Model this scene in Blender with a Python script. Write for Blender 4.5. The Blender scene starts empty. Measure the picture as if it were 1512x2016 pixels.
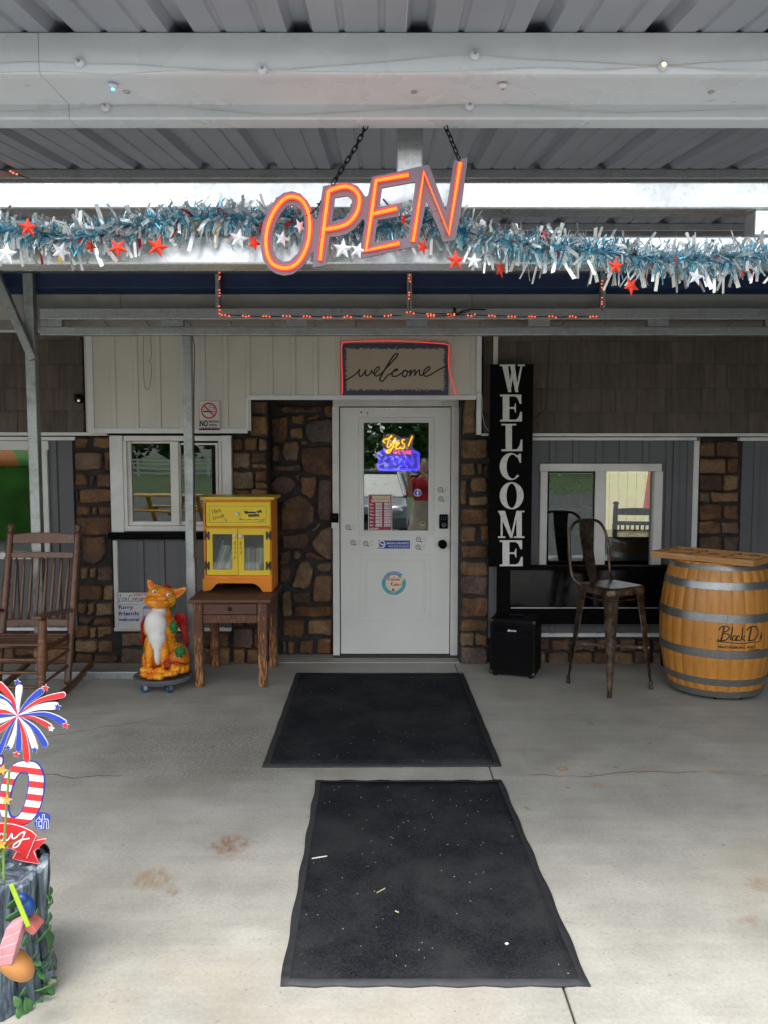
import bpy, bmesh, math, random
from mathutils import Vector, Matrix
random.seed(7)
R = random.Random(11)
PI = math.pi
rad = math.radians
scene = bpy.context.scene
col = scene.collection

# ------------------------------------------------------------------ camera, sky, sun, exposure
CAM_H, F_PX, PITCH = 1.62, 1580.0, math.atan(118 / 1580.0)
cam_d = bpy.data.cameras.new('camera')
cam_d.sensor_fit = 'VERTICAL'
cam_d.sensor_height = 36.0
cam_d.lens = F_PX / 2016.0 * 36.0
cam_d.clip_start = 0.02
cam_d.clip_end = 2000
cam = bpy.data.objects.new('camera', cam_d)
col.objects.link(cam)
cam.location = (0, 0, CAM_H)
cam.rotation_euler = (PI / 2 - PITCH, 0, 0)
scene.camera = cam

SUN_EL, SUN_AZ = rad(67), rad(205)     # azimuth from +Y towards +X: high behind the viewer, a little to the left
world = bpy.data.worlds.new('World')
scene.world = world
world.use_nodes = True
wn = world.node_tree
sky = wn.nodes.new('ShaderNodeTexSky')
sky.sky_type = 'NISHITA'
sky.sun_disc = False
sky.sun_elevation = SUN_EL
sky.sun_rotation = SUN_AZ
sky.air_density = 1.0
sky.dust_density = 3.0
bg = wn.nodes['Background']
bg.inputs[1].default_value = 0.15
hs = wn.nodes.new('ShaderNodeHueSaturation')       # thin bright cloud: a paler sky
hs.inputs['Saturation'].default_value = .28
wn.links.new(sky.outputs[0], hs.inputs['Color'])
wn.links.new(hs.outputs[0], bg.inputs[0])
sun_d = bpy.data.lights.new('sun', 'SUN')
sun_d.energy = .5
sun_d.angle = rad(24)
sun_d.color = (1, 0.95, 0.88)
sun = bpy.data.objects.new('sun', sun_d)
col.objects.link(sun)
sd = Vector((math.sin(SUN_AZ) * math.cos(SUN_EL), math.cos(SUN_AZ) * math.cos(SUN_EL), math.sin(SUN_EL)))
sun.rotation_euler = sd.to_track_quat('Z', 'Y').to_euler()
sun.location = (-3, -5, 14)
vs = scene.view_settings
vs.view_transform = 'Standard'
vs.look = 'None'
vs.gamma = 1
vs.exposure = 1.66

# ------------------------------------------------------------------ helpers
def ray(px, py):
    u = (px - 756) / F_PX
    v = (1008 - py) / F_PX
    return u, math.cos(PITCH) + v * math.sin(PITCH), -math.sin(PITCH) + v * math.cos(PITCH)
def P(px, py, Y):
    d = ray(px, py)
    t = Y / d[1]
    return d[0] * t, CAM_H + d[2] * t
def P3(px, py, Y):
    x, z = P(px, py, Y)
    return Vector((x, Y, z))
def G(px, py, z=0.0):
    d = ray(px, py)
    t = (z - CAM_H) / d[2]
    return d[0] * t, d[1] * t
def PX(px, Y, py=1000):
    return P(px, py, Y)[0]
def PZ(py, Y):
    return P(756, py, Y)[1]

class MB:
    def __init__(s):
        s.v, s.f, s.m = [], [], []
    def add(s, vs_, fs, mi=0):
        b = len(s.v)
        s.v += [tuple(q) for q in vs_]
        for q in fs:
            s.f.append(tuple(b + i for i in q))
            s.m.append(mi)
        return s
    def box(s, x0, x1, y0, y1, z0, z1, mi=0, M=None):
        vv = [Vector(q) for q in ((x0, y0, z0), (x1, y0, z0), (x1, y1, z0), (x0, y1, z0), (x0, y0, z1), (x1, y0, z1), (x1, y1, z1), (x0, y1, z1))]
        if M is not None:
            vv = [M @ q for q in vv]
        return s.add(vv, [(0, 3, 2, 1), (4, 5, 6, 7), (0, 1, 5, 4), (1, 2, 6, 5), (2, 3, 7, 6), (3, 0, 4, 7)], mi)
    def pbox(s, px0, py0, px1, py1, Yf, d, mi=0):
        xm, ym = (px0 + px1) / 2, (py0 + py1) / 2
        x0, x1 = P(px0, ym, Yf)[0], P(px1, ym, Yf)[0]
        z1, z0 = P(xm, py0, Yf)[1], P(xm, py1, Yf)[1]
        return s.box(x0, x1, Yf, Yf + d, z0, z1, mi)
    def bar(s, a, b, w, h=None, mi=0, up=(0, 0, 1)):
        """square bar from a to b"""
        a, b = Vector(a), Vector(b)
        h = h or w
        d = (b - a).normalized()
        upv = Vector(up)
        if abs(d.dot(upv)) > .98:
            upv = Vector((0, 1, 0))
        r = d.cross(upv).normalized()
        u = r.cross(d)
        vv = []
        for p in (a, b):
            for sx, sy in ((-1, -1), (1, -1), (1, 1), (-1, 1)):
                vv.append(p + r * sx * w / 2 + u * sy * h / 2)
        return s.add(vv, [(3, 2, 1, 0), (4, 5, 6, 7), (0, 1, 5, 4), (1, 2, 6, 5), (2, 3, 7, 6), (3, 0, 4, 7)], mi)
    def tube(s, pts, r, n=8, mi=0, closed=False, caps=True):
        pts = [Vector(p) for p in pts]
        N = len(pts)
        rr = r if isinstance(r, (list, tuple)) else [r] * N
        up = Vector((0, 0, 1))
        vv, prev = [], None
        for i, p in enumerate(pts):
            a = pts[i - 1] if (i > 0 or closed) else pts[i]
            b = pts[(i + 1) % N] if (i < N - 1 or closed) else pts[i]
            d = (b - a)
            d = d.normalized() if d.length > 1e-9 else Vector((0, 0, 1))
            if prev is None:
                q = d.cross(up)
                if q.length < .05:
                    q = d.cross(Vector((0, 1, 0)))
                q.normalize()
            else:
                q = prev - d * prev.dot(d)
                q.normalize()
            prev = q
            w = d.cross(q)
            for k in range(n):
                t = 2 * PI * k / n
                vv.append(p + (q * math.cos(t) + w * math.sin(t)) * rr[i])
        fs = []
        for i in range(N if closed else N - 1):
            j = (i + 1) % N
            for k in range(n):
                l = (k + 1) % n
                fs.append((i * n + k, i * n + l, j * n + l, j * n + k))
        if caps and not closed:
            fs.append(tuple(range(n - 1, -1, -1)))
            fs.append(tuple((N - 1) * n + k for k in range(n)))
        return s.add(vv, fs, mi)
    def lathe(s, prof, c=(0, 0, 0), n=24, mi=0, M=None, a0=0, a1=2 * PI):
        """prof: (r, z) list; axis Z through c, or transformed by M"""
        full = abs(a1 - a0 - 2 * PI) < 1e-6
        cnt = n if full else n + 1
        vv, c = [], Vector(c)
        for r, z in prof:
            for k in range(cnt):
                t = a0 + (a1 - a0) * k / n
                q = Vector((r * math.cos(t), r * math.sin(t), z))
                vv.append((M @ q) if M is not None else q + c)
        fs = []
        for i in range(len(prof) - 1):
            for k in range(n):
                l = (k + 1) % cnt if full else k + 1
                fs.append((i * cnt + k, i * cnt + l, (i + 1) * cnt + l, (i + 1) * cnt + k))
        return s.add(vv, fs, mi)
    def ell(s, c, r, n=16, m=10, mi=0, M=None):
        prof = [(math.sin(PI * i / m), -math.cos(PI * i / m)) for i in range(m + 1)]
        T = Matrix.Translation(Vector(c)) @ (M if M is not None else Matrix.Identity(4)) @ Matrix.Diagonal((r[0], r[1], r[2], 1))
        prof = [(max(a, 1e-3), b) for a, b in prof]
        return s.lathe(prof, n=n, mi=mi, M=T)
    def prism(s, pts, y0, y1, mi=0, M=None):
        """pts: (x,z) outline extruded from y0 to y1 (front at y0)"""
        n = len(pts)
        ar = sum(pts[i][0] * pts[(i + 1) % n][1] - pts[(i + 1) % n][0] * pts[i][1] for i in range(n))
        if ar < 0:
            pts = pts[::-1]
        vv = [Vector((x, y0, z)) for x, z in pts] + [Vector((x, y1, z)) for x, z in pts]
        if M is not None:
            vv = [M @ q for q in vv]
        fs = [tuple(range(n)), tuple(range(2 * n - 1, n - 1, -1))]
        fs += [(i, i + n, (i + 1) % n + n, (i + 1) % n) for i in range(n)]
        return s.add(vv, fs, mi)
    def pprism(s, pts, Y, d, mi=0):
        return s.prism([P(a, b, Y) for a, b in pts], Y, Y + d, mi)
    def ribbon(s, pts, w, Y, mi=0, d=0.0012, closed=False):
        """flat brush stroke through (x,z) points on the plane Y, facing -Y, each quad a hair further out"""
        pts = [Vector((a, b)) for a, b in pts]
        N = len(pts)
        ww = w if isinstance(w, (list, tuple)) else [w] * N
        L = []
        for i in range(N):
            a = pts[i - 1] if (i > 0 or closed) else pts[i]
            b = pts[(i + 1) % N] if (i < N - 1 or closed) else pts[i]
            t = b - a
            t = t.normalized() if t.length > 1e-9 else Vector((1, 0))
            nrm = Vector((-t.y, t.x))
            L.append((pts[i] + nrm * ww[i] / 2, pts[i] - nrm * ww[i] / 2))
        for i in range(N if closed else N - 1):
            j = (i + 1) % N
            y = Y - d - i * 4e-6
            q = [L[i][0], L[i][1], L[j][1], L[j][0]]
            s.add([(p.x, y, p.y) for p in q], [(0, 1, 2, 3)], mi)
        return s
    def pstroke(s, pts, wpx, Y, mi=0, d=0.0012, n=4, closed=False, smooth=True):
        pts = cr(pts, n, closed) if smooth else pts
        sc = Y / F_PX
        return s.ribbon([P(a, b, Y) for a, b in pts], wpx * sc, Y, mi, d, closed)
    def build(s, name, mats, parent=None, smooth=False, bevel=0, bseg=2, local=False, mods=None):
        me = bpy.data.meshes.new(name)
        off = Vector((0, 0, 0)) if local else wloc(parent)
        me.from_pydata([tuple(Vector(q) - off) for q in s.v], [], s.f)
        if not isinstance(mats, (list, tuple)):
            mats = [mats]
        for m in mats:
            me.materials.append(m)
        if len(mats) > 1:
            me.polygons.foreach_set('material_index', s.m)
        me.validate()
        if smooth:
            me.polygons.foreach_set('use_smooth', [True] * len(me.polygons))
            if smooth != 'all':
                me.set_sharp_from_angle(angle=rad(38))
        me.update()
        o = bpy.data.objects.new(name, me)
        col.objects.link(o)
        if parent is not None:
            o.parent = parent
        if bevel:
            b = o.modifiers.new('bevel', 'BEVEL')
            b.width = bevel
            b.segments = bseg
            b.limit_method = 'ANGLE'
            b.angle_limit = rad(40)
        return o

def wloc(o):
    v = Vector((0, 0, 0))
    while o is not None:
        v += o.location
        o = o.parent
    return v
def tag(o, label, cat, group=None):
    o['label'] = label
    o['category'] = cat
    if group:
        o['group'] = group
    return o
def thing(name, label, cat, loc=(0, 0, 0), rz=0.0, group=None):
    o = bpy.data.objects.new(name, None)
    o.empty_display_size = .1
    col.objects.link(o)
    o.location = loc
    o.rotation_euler = (0, 0, rz)
    return tag(o, label, cat, group)
def struct(o):
    o['kind'] = 'structure'
    return o
def stuff(o):
    o['kind'] = 'stuff'
    return o
def cr(pts, n=4, closed=False):
    """Catmull-Rom through points"""
    pts = [tuple(p) for p in pts]
    N = len(pts)
    out = []
    dim = len(pts[0])
    for i in range(N if closed else N - 1):
        g = (lambda k: pts[k % N]) if closed else (lambda k: pts[max(0, min(N - 1, k))])
        p0, p1, p2, p3 = g(i - 1), g(i), g(i + 1), g(i + 2)
        for k in range(n):
            t = k / n
            out.append(tuple(.5 * (2 * p1[a] + (p2[a] - p0[a]) * t + (2 * p0[a] - 5 * p1[a] + 4 * p2[a] - p3[a]) * t * t
                                   + (3 * p1[a] - p0[a] - 3 * p2[a] + p3[a]) * t ** 3) for a in range(dim)))
    if not closed:
        out.append(pts[-1])
    return out
def chaikin(pts, it=2, q=.25):
    for _ in range(it):
        o = []
        for i in range(len(pts)):
            a, b = pts[i], pts[(i + 1) % len(pts)]
            o.append((a[0] * (1 - q) + b[0] * q, a[1] * (1 - q) + b[1] * q))
            o.append((a[0] * q + b[0] * (1 - q), a[1] * q + b[1] * (1 - q)))
        pts = o
    return pts
_tc = {}
def text2d(body, bold=0.0):
    """default-font lettering as a flat mesh scaled to the unit square"""
    k = (body, bold)
    if k not in _tc:
        cu = bpy.data.curves.new('t', 'FONT')
        cu.body = body
        cu.offset = bold
        cu.resolution_u = 3
        ob = bpy.data.objects.new('t', cu)
        me = bpy.data.meshes.new_from_object(ob)
        vv = [(v.co.x, v.co.y) for v in me.vertices]
        ff = [tuple(p.vertices) for p in me.polygons]
        bpy.data.objects.remove(ob)
        bpy.data.meshes.remove(me)
        bpy.data.curves.remove(cu)
        x0, x1 = min(v[0] for v in vv), max(v[0] for v in vv)
        y0, y1 = min(v[1] for v in vv), max(v[1] for v in vv)
        _tc[k] = ([((v[0] - x0) / (x1 - x0), (v[1] - y0) / (y1 - y0)) for v in vv], ff)
    return _tc[k]
def write(mb, body, fn, mi=0, bold=0.0):
    """fn maps unit-square (u right, v up) to a 3D point"""
    vv, ff = text2d(body, bold)
    pts = [Vector(fn(u, v)) for u, v in vv]
    mb.add(pts, ff, mi)
def pwrite(mb, body, rect, Y, mi=0, bold=0.0, d=.0015, shear=0.0):
    x0, y0, x1, y1 = rect
    def fn(u, v):
        a, b = P(x0 + (x1 - x0) * u + shear * v * (y1 - y0), y1 + (y0 - y1) * v, Y)
        return a, Y - d, b
    write(mb, body, fn, mi, bold)
def disc(mb, cx, cy, r, Y, mi=0, d=.001, n=28, r0=0):
    """px disc / ring facing -Y"""
    X, Z = P(cx, cy, Y)
    k = Y / F_PX
    o = [(X + math.cos(2 * PI * i / n) * r * k, Y - d, Z + math.sin(2 * PI * i / n) * r * k) for i in range(n)]
    if r0 == 0:
        mb.add(o, [tuple(range(n))], mi)
    else:
        q = [(X + math.cos(2 * PI * i / n) * r0 * k, Y - d, Z + math.sin(2 * PI * i / n) * r0 * k) for i in range(n)]
        mb.add(o + q, [(i, (i + 1) % n, (i + 1) % n + n, i + n) for i in range(n)], mi)
def prect(mb, x0, y0, x1, y1, Y, mi=0, d=.001):
    xm, ym = (x0 + x1) / 2, (y0 + y1) / 2
    a, b = P(x0, ym, Y)[0], P(x1, ym, Y)[0]
    t, u = P(xm, y0, Y)[1], P(xm, y1, Y)[1]
    mb.add([(a, Y - d, u), (b, Y - d, u), (b, Y - d, t), (a, Y - d, t)], [(0, 1, 2, 3)], mi)
def filled(name, outline, holes, Y, thick, mat, parent):
    """2D filled outline with holes (x,z), extruded, as a mesh on plane Y"""
    cu = bpy.data.curves.new(name, 'CURVE')
    cu.dimensions = '2D'
    cu.fill_mode = 'BOTH'
    cu.extrude = thick / 2
    for loop in [outline] + holes:
        sp = cu.splines.new('POLY')
        sp.points.add(len(loop) - 1)
        for p, (x, z) in zip(sp.points, loop):
            p.co = (x, z, 0, 1)
        sp.use_cyclic_u = True
    ob = bpy.data.objects.new(name, cu)
    me = bpy.data.meshes.new_from_object(ob)
    bpy.data.objects.remove(ob)
    bpy.data.curves.remove(cu)
    M = Matrix(((1, 0, 0, 0), (0, 0, -1, Y + thick / 2), (0, 1, 0, 0), (0, 0, 0, 1)))
    me.transform(M)
    me.transform(Matrix.Translation(-wloc(parent)))
    me.materials.clear()
    me.materials.append(mat)
    me.name = name
    o = bpy.data.objects.new(name, me)
    col.objects.link(o)
    o.parent = parent
    return o
def slab_holes(mb, rect, holes, Y0, Y1, mi=0):
    """wall sheet between Y0 (front) and Y1 with rectangular openings and their reveals; rects are X0,Z0,X1,Z1"""
    xs = sorted({rect[0], rect[2]} | {min(max(h[i], rect[0]), rect[2]) for h in holes for i in (0, 2)})
    zs = sorted({rect[1], rect[3]} | {min(max(h[i], rect[1]), rect[3]) for h in holes for i in (1, 3)})
    def solid(i, j):
        if i < 0 or j < 0 or i >= len(xs) - 1 or j >= len(zs) - 1:
            return False
        cx, cz = (xs[i] + xs[i + 1]) / 2, (zs[j] + zs[j + 1]) / 2
        return not any(h[0] < cx < h[2] and h[1] < cz < h[3] for h in holes)
    for i in range(len(xs) - 1):
        for j in range(len(zs) - 1):
            if not solid(i, j):
                continue
            a, b, c, d = xs[i], xs[i + 1], zs[j], zs[j + 1]
            mb.add([(a, Y0, c), (b, Y0, c), (b, Y0, d), (a, Y0, d)], [(0, 1, 2, 3)], mi)
            mb.add([(a, Y1, c), (b, Y1, c), (b, Y1, d), (a, Y1, d)], [(3, 2, 1, 0)], mi)
            if not solid(i - 1, j):
                mb.add([(a, Y0, c), (a, Y0, d), (a, Y1, d), (a, Y1, c)], [(0, 1, 2, 3)], mi)
            if not solid(i + 1, j):
                mb.add([(b, Y0, c), (b, Y1, c), (b, Y1, d), (b, Y0, d)], [(0, 1, 2, 3)], mi)
            if not solid(i, j - 1):
                mb.add([(a, Y0, c), (a, Y1, c), (b, Y1, c), (b, Y0, c)], [(0, 1, 2, 3)], mi)
            if not solid(i, j + 1):
                mb.add([(a, Y0, d), (b, Y0, d), (b, Y1, d), (a, Y1, d)], [(0, 1, 2, 3)], mi)
def prectw(px0, py0, px1, py1, Y):
    xm, ym = (px0 + px1) / 2, (py0 + py1) / 2
    return P(px0, ym, Y)[0], P(xm, py1, Y)[1], P(px1, ym, Y)[0], P(xm, py0, Y)[1]

# ------------------------------------------------------------------ materials
class NT:
    """small node-graph helper"""
    def __init__(s, name):
        s.m = bpy.data.materials.new(name)
        s.m.use_nodes = True
        s.t = s.m.node_tree
        s.p = s.t.nodes['Principled BSDF']
        s.out = s.t.nodes['Material Output']
        s.tc = s.t.nodes.new('ShaderNodeTexCoord')
    def n(s, ty, **kw):
        o = s.t.nodes.new(ty)
        for k, v in kw.items():
            setattr(o, k, v)
        return o
    def l(s, a, b):
        s.t.links.new(a, b)
    def val(s, sock, v):
        if hasattr(v, 'is_linked') or hasattr(v, 'links'):
            s.l(v, sock)
        else:
            sock.default_value = v
    def co(s, scale=(1, 1, 1), rot=(0, 0, 0), loc=(0, 0, 0), src='Object'):
        mp = s.n('ShaderNodeMapping')
        mp.inputs['Scale'].default_value = scale
        mp.inputs['Rotation'].default_value = rot
        mp.inputs['Location'].default_value = loc
        s.l(s.tc.outputs[src], mp.inputs[0])
        return mp.outputs[0]
    def noise(s, scale=5, detail=4, rough=.55, co=None, dist=0.0):
        o = s.n('ShaderNodeTexNoise')
        o.inputs['Scale'].default_value = scale
        o.inputs['Detail'].default_value = detail
        o.inputs['Roughness'].default_value = rough
        o.inputs['Distortion'].default_value = dist
        s.l(co if co is not None else s.tc.outputs['Object'], o.inputs[0])
        return o.outputs[0]
    def vor(s, scale=5, co=None, feature='F1', out=0, rnd=1.0):
        o = s.n('ShaderNodeTexVoronoi', feature=feature)
        o.inputs['Scale'].default_value = scale
        o.inputs['Randomness'].default_value = rnd
        s.l(co if co is not None else s.tc.outputs['Object'], o.inputs[0])
        return o.outputs[out]
    def ramp(s, fac, stops):
        o = s.n('ShaderNodeValToRGB')
        e = o.color_ramp.elements
        while len(e) < len(stops):
            e.new(.5)
        for q, (p, c) in zip(e, stops):
            q.position = p
            q.color = c if len(c) == 4 else (*c, 1)
        s.l(fac, o.inputs[0])
        return o.outputs[0]
    def mr(s, v, a, b, c=0.0, d=1.0):
        o = s.n('ShaderNodeMapRange')
        s.val(o.inputs[0], v)
        for i, q in enumerate((a, b, c, d)):
            o.inputs[i + 1].default_value = q
        return o.outputs[0]
    def mix(s, fac, a, b, mode='MIX'):
        o = s.n('ShaderNodeMix', data_type='RGBA', blend_type=mode)
        s.val(o.inputs[0], fac)
        for sock, v in ((o.inputs[6], a), (o.inputs[7], b)):
            if isinstance(v, (tuple, list)):
                sock.default_value = v if len(v) == 4 else (*v, 1)
            else:
                s.l(v, sock)
        return o.outputs[2]
    def math(s, op, a, b=0.0, c=0.0):
        o = s.n('ShaderNodeMath', operation=op)
        for sock, v in zip(o.inputs, (a, b, c)):
            s.val(sock, v)
        return o.outputs[0]
    def hsv(s, c, h=.5, sat=1.0, v=1.0):
        o = s.n('ShaderNodeHueSaturation')
        s.val(o.inputs['Hue'], h)
        s.val(o.inputs['Saturation'], sat)
        s.val(o.inputs['Value'], v)
        if isinstance(c, (tuple, list)):
            o.inputs['Color'].default_value = (*c[:3], 1)
        else:
            s.l(c, o.inputs['Color'])
        return o.outputs[0]
    def rnd(s):
        return s.n('ShaderNodeObjectInfo').outputs['Random']
    def bump(s, h, strength=.3, dist=.01):
        o = s.n('ShaderNodeBump')
        o.inputs['Strength'].default_value = strength
        o.inputs['Distance'].default_value = dist
        s.l(h, o.inputs['Height'])
        s.l(o.outputs[0], s.p.inputs['Normal'])
        return o
    def fin(s, color=None, rough=.6, metal=0.0, spec=.5, coat=0.0):
        for key, v in (('Base Color', color), ('Roughness', rough), ('Metallic', metal), ('Specular IOR Level', spec), ('Coat Weight', coat)):
            if v is None:
                continue
            sock = s.p.inputs[key]
            if isinstance(v, (tuple, list)):
                sock.default_value = v if len(v) == 4 else (*v, 1)
            else:
                s.val(sock, v)
        return s.m
def plain(name, c, rough=.6, metal=0.0, var=.25, scale=9, bump=.08, bscale=120, rand=0.0, spec=.5, coat=0.0):
    t = NT(name)
    f = t.noise(scale, 5)
    cc = t.hsv(c, .5, 1.0, t.mr(f, .25, .75, 1 - var, 1 + var))
    if rand:
        cc = t.hsv(cc, .5, 1.0, t.mr(t.rnd(), 0, 1, 1 - rand, 1 + rand))
    if bump:
        t.bump(t.noise(bscale, 3), bump, .004)
    return t.fin(cc, t.mr(t.noise(scale * 2, 3), .3, .7, max(.03, rough - .08), min(1, rough + .08)), metal, spec, coat)
def emit(name, c, strength):
    t = NT(name)
    t.p.inputs['Emission Color'].default_value = (*c, 1)
    t.p.inputs['Emission Strength'].default_value = strength
    return t.fin(tuple(min(1, q * .5) for q in c), .35)
def ink(name, c, rough=.5):
    t = NT(name)
    return t.fin(t.hsv(c, .5, 1.0, t.mr(t.noise(60, 3), .3, .7, .88, 1.12)), rough)
def glassy(name, refl=.12, tint=(.9, .95, .93)):
    """window pane: clear body with a fresnel mirror coat"""
    t = NT(name)
    tr = t.n('ShaderNodeBsdfTransparent')
    tr.inputs[0].default_value = (*tint, 1)
    gl = t.n('ShaderNodeBsdfGlossy')
    gl.inputs['Roughness'].default_value = .004
    gl.inputs['Color'].default_value = (.97, 1, .98, 1)
    fr = t.n('ShaderNodeFresnel')
    fr.inputs[0].default_value = 1.5
    b = t.n('ShaderNodeBump')
    b.inputs['Strength'].default_value = .012
    b.inputs['Distance'].default_value = .02
    t.l(t.noise(2.2, 1), b.inputs['Height'])
    t.l(b.outputs[0], gl.inputs['Normal'])
    fac = t.math('MULTIPLY_ADD', fr.outputs[0], 1.0, refl)
    mx = t.n('ShaderNodeMixShader')
    t.l(fac, mx.inputs[0])
    t.l(tr.outputs[0], mx.inputs[1])
    t.l(gl.outputs[0], mx.inputs[2])
    t.l(mx.outputs[0], t.out.inputs[0])
    return t.m

def wood(name, dark, light, grain=(1, 1, .12), scale=22, rough=.55, rand=.0, axis=None, bump=.25, coat=0.0, wear=None):
    t = NT(name)
    co = t.co(grain)
    a = t.noise(scale, 6, .65, co, 1.2)
    b = t.noise(scale * 4, 3, .6, co)
    f = t.math('ADD', t.math('MULTIPLY', a, .7), t.math('MULTIPLY', b, .3))
    c = t.ramp(f, [(.32, dark), (.68, light)])
    if rand:
        c = t.hsv(c, .5, 1, t.mr(t.rnd(), 0, 1, 1 - rand, 1 + rand))
    if wear:
        w = t.noise(scale * 5, 5, .6, co)
        zz = t.n('ShaderNodeSeparateXYZ')
        t.l(t.tc.outputs['Object'], zz.inputs[0])
        low = t.mr(zz.outputs[2], wear[1], wear[2], .075, -.03)
        c = t.mix(t.mr(t.math('ADD', w, low), .57, .62), c, wear[0])
    t.bump(f, bump, .004)
    return t.fin(c, t.mr(a, .3, .7, rough - .1, rough + .12), 0, .5, coat)

def make_concrete():
    t = NT('concrete')
    big = t.noise(.55, 5, .6)
    mid = t.noise(3.2, 6, .65)
    fine = t.noise(70, 4, .6)
    c = t.ramp(big, [(.28, (.29, .285, .255)), (.5, (.385, .375, .335)), (.72, (.45, .437, .385))])
    c = t.hsv(c, .5, 1, t.mr(mid, .28, .74, .78, 1.14))
    c = t.hsv(c, .5, 1, t.mr(fine, .25, .75, .88, 1.12))
    # yellowish traffic tint and dirt
    c = t.mix(t.mr(t.noise(1.3, 4, .6, t.co(loc=(4, 2, 0))), .52, .7, 0, .35), c, (.38, .33, .23))
    sp = t.mr(t.noise(33, 5, .7, t.co((1, 1.3, 1))), .62, .70, 0, .7)
    patch = t.mr(t.noise(1.5, 3, .6, t.co(loc=(1, 7, 0))), .42, .6, .05, .7)
    c = t.mix(t.math('MULTIPLY', sp, patch), c, (.10, .09, .075))
    sp2 = t.mr(t.noise(95, 2, .5), .67, .72, 0, .6)
    c = t.mix(sp2, c, (.12, .11, .10))
    s3 = t.mr(t.noise(7, 5, .7, t.co((1, 1.3, 1), loc=(9, 3, 0))), .66, .68, 0, .5)
    c = t.mix(s3, c, (.17, .14, .10))
    # gritty dirt patch left of the mats, faint trowel streaks
    gx, gy = G(430, 1470)
    gd = t.n('ShaderNodeVectorMath', operation='DISTANCE')
    t.l(t.co((.75, 1, 1), loc=(0, 0, 0)), gd.inputs[0])
    gd.inputs[1].default_value = (gx * .75, gy, 0)
    grit = t.math('MULTIPLY', t.mr(t.math('ADD', gd.outputs['Value'], t.math('MULTIPLY', mid, .5)), .95, .5), t.mr(t.noise(75, 4, .75), .46, .56, 0, .62))
    c = t.mix(grit, c, (.13, .12, .10))
    tr_ = t.noise(5, 5, .6, t.co((.35, 3.0, 1), rot=(0, 0, .5)))
    c = t.hsv(c, .5, 1, t.mr(tr_, .3, .7, .93, 1.06))
    # rust marks with shapes of their own
    ob = t.n('ShaderNodeVectorMath', operation='ADD')
    wv = t.n('ShaderNodeTexNoise')
    wv.inputs['Scale'].default_value = 13
    wv.inputs['Detail'].default_value = 5
    t.l(t.tc.outputs['Object'], wv.inputs[0])
    wob = t.n('ShaderNodeVectorMath', operation='MULTIPLY')
    t.l(wv.outputs['Color'], wob.inputs[0])
    wob.inputs[1].default_value = (.11, .11, 0)
    t.l(t.tc.outputs['Object'], ob.inputs[0])
    t.l(wob.outputs[0], ob.inputs[1])
    marks = [((305, 1730), .085, .8, .3), ((342, 1755), .05, .9, .8), ((455, 1662), .075, .9, .85), ((440, 1594), .035, .7, .6), ((300, 1850), .018, .8, .7),
             ((345, 1872), .025, .6, .3), ((520, 1660), .015, .7, .7), ((519, 1753), .015, .7, .8), ((195, 1450), .06, .5, .1), ((512, 1838), .03, .8, -.4), ((1388, 1694), .035, .9, -.6),
             ((1478, 1815), .05, .6, .6), ((1500, 1742), .06, .7, .2), ((1505, 1705), .03, .6, .6), ((1175, 1581), .03, .7, .3), ((1163, 1424), .05, .5, -.3), ((1318, 1423), .04, .5, -.4)]
    for (px, py), r, k, hue in marks:
        x, y = G(px, py)
        d = t.n('ShaderNodeVectorMath', operation='DISTANCE')
        t.l(ob.outputs[0], d.inputs[0])
        d.inputs[1].default_value = (x + .055, y + .055, .05)
        mk = t.math('MULTIPLY', t.mr(d.outputs['Value'], r * 1.35, r * .9), t.mr(t.noise(30, 5, .75, t.co((1, .45, 1), rot=(0, 0, .6))), .40, .58, .12, k))
        cc = (.23, .12, .06) if hue > .5 else ((.27, .19, .11) if hue >= 0 else (.10, .08, .045))
        c = t.mix(mk, c, cc)
    for px, py, r in ((1107, 1513, .034), (1176, 1545, .022)):
        x, y = G(px, py)
        d = t.n('ShaderNodeVectorMath', operation='DISTANCE')
        t.l(t.tc.outputs['Object'], d.inputs[0])
        d.inputs[1].default_value = (x, y, 0)
        ring = t.math('MULTIPLY', t.mr(d.outputs['Value'], r, r * .85), t.mr(d.outputs['Value'], r * .3, r * .75, .25, .9))
        c = t.mix(ring, c, (.42, .25, .09))
    # hairline cracks
    sx = t.n('ShaderNodeSeparateXYZ')
    t.l(t.tc.outputs['Object'], sx.inputs[0])
    n1 = t.math('MULTIPLY', t.math('SUBTRACT', t.noise(1.1, 6, .55, t.co((1, .02, 1))), .5), .5)
    dist = t.math('ABSOLUTE', t.math('SUBTRACT', sx.outputs[1], t.math('ADD', n1, 3.93)))
    cm = t.math('MULTIPLY', t.math('MULTIPLY', t.mr(dist, .006, .0025), t.mr(t.noise(1.7, 3, .6, t.co(loc=(2, 0, 0))), .42, .52, .15, 1)), t.math('MAXIMUM', t.mr(sx.outputs[0], .6, .75), t.mr(sx.outputs[0], -.9, -1.2)))
    halo = t.math('MULTIPLY', t.mr(dist, .05, .0, 0, .5), t.mr(sx.outputs[0], 1.1, 1.5))
    c = t.mix(t.math('MULTIPLY', halo, t.mr(t.noise(9, 3), .4, .6)), c, (.33, .2, .09))
    c = t.mix(t.math('MULTIPLY', cm, .9), c, (.09, .06, .035))
    n2 = t.math('MULTIPLY', t.math('SUBTRACT', t.noise(2.2, 6, .6, t.co((1, .02, 1), loc=(5, 0, 0))), .5), .5)
    d2 = t.math('ABSOLUTE', t.math('SUBTRACT', sx.outputs[1], t.math('ADD', t.math('ADD', n2, 5.55), t.math('MULTIPLY', sx.outputs[0], .55))))
    cm2 = t.math('MULTIPLY', t.mr(d2, .006, .0025), t.mr(sx.outputs[0], -1.2, -1.5))
    d2b = t.math('MULTIPLY', cm2, t.mr(t.noise(5, 2), .42, .5))
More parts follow.
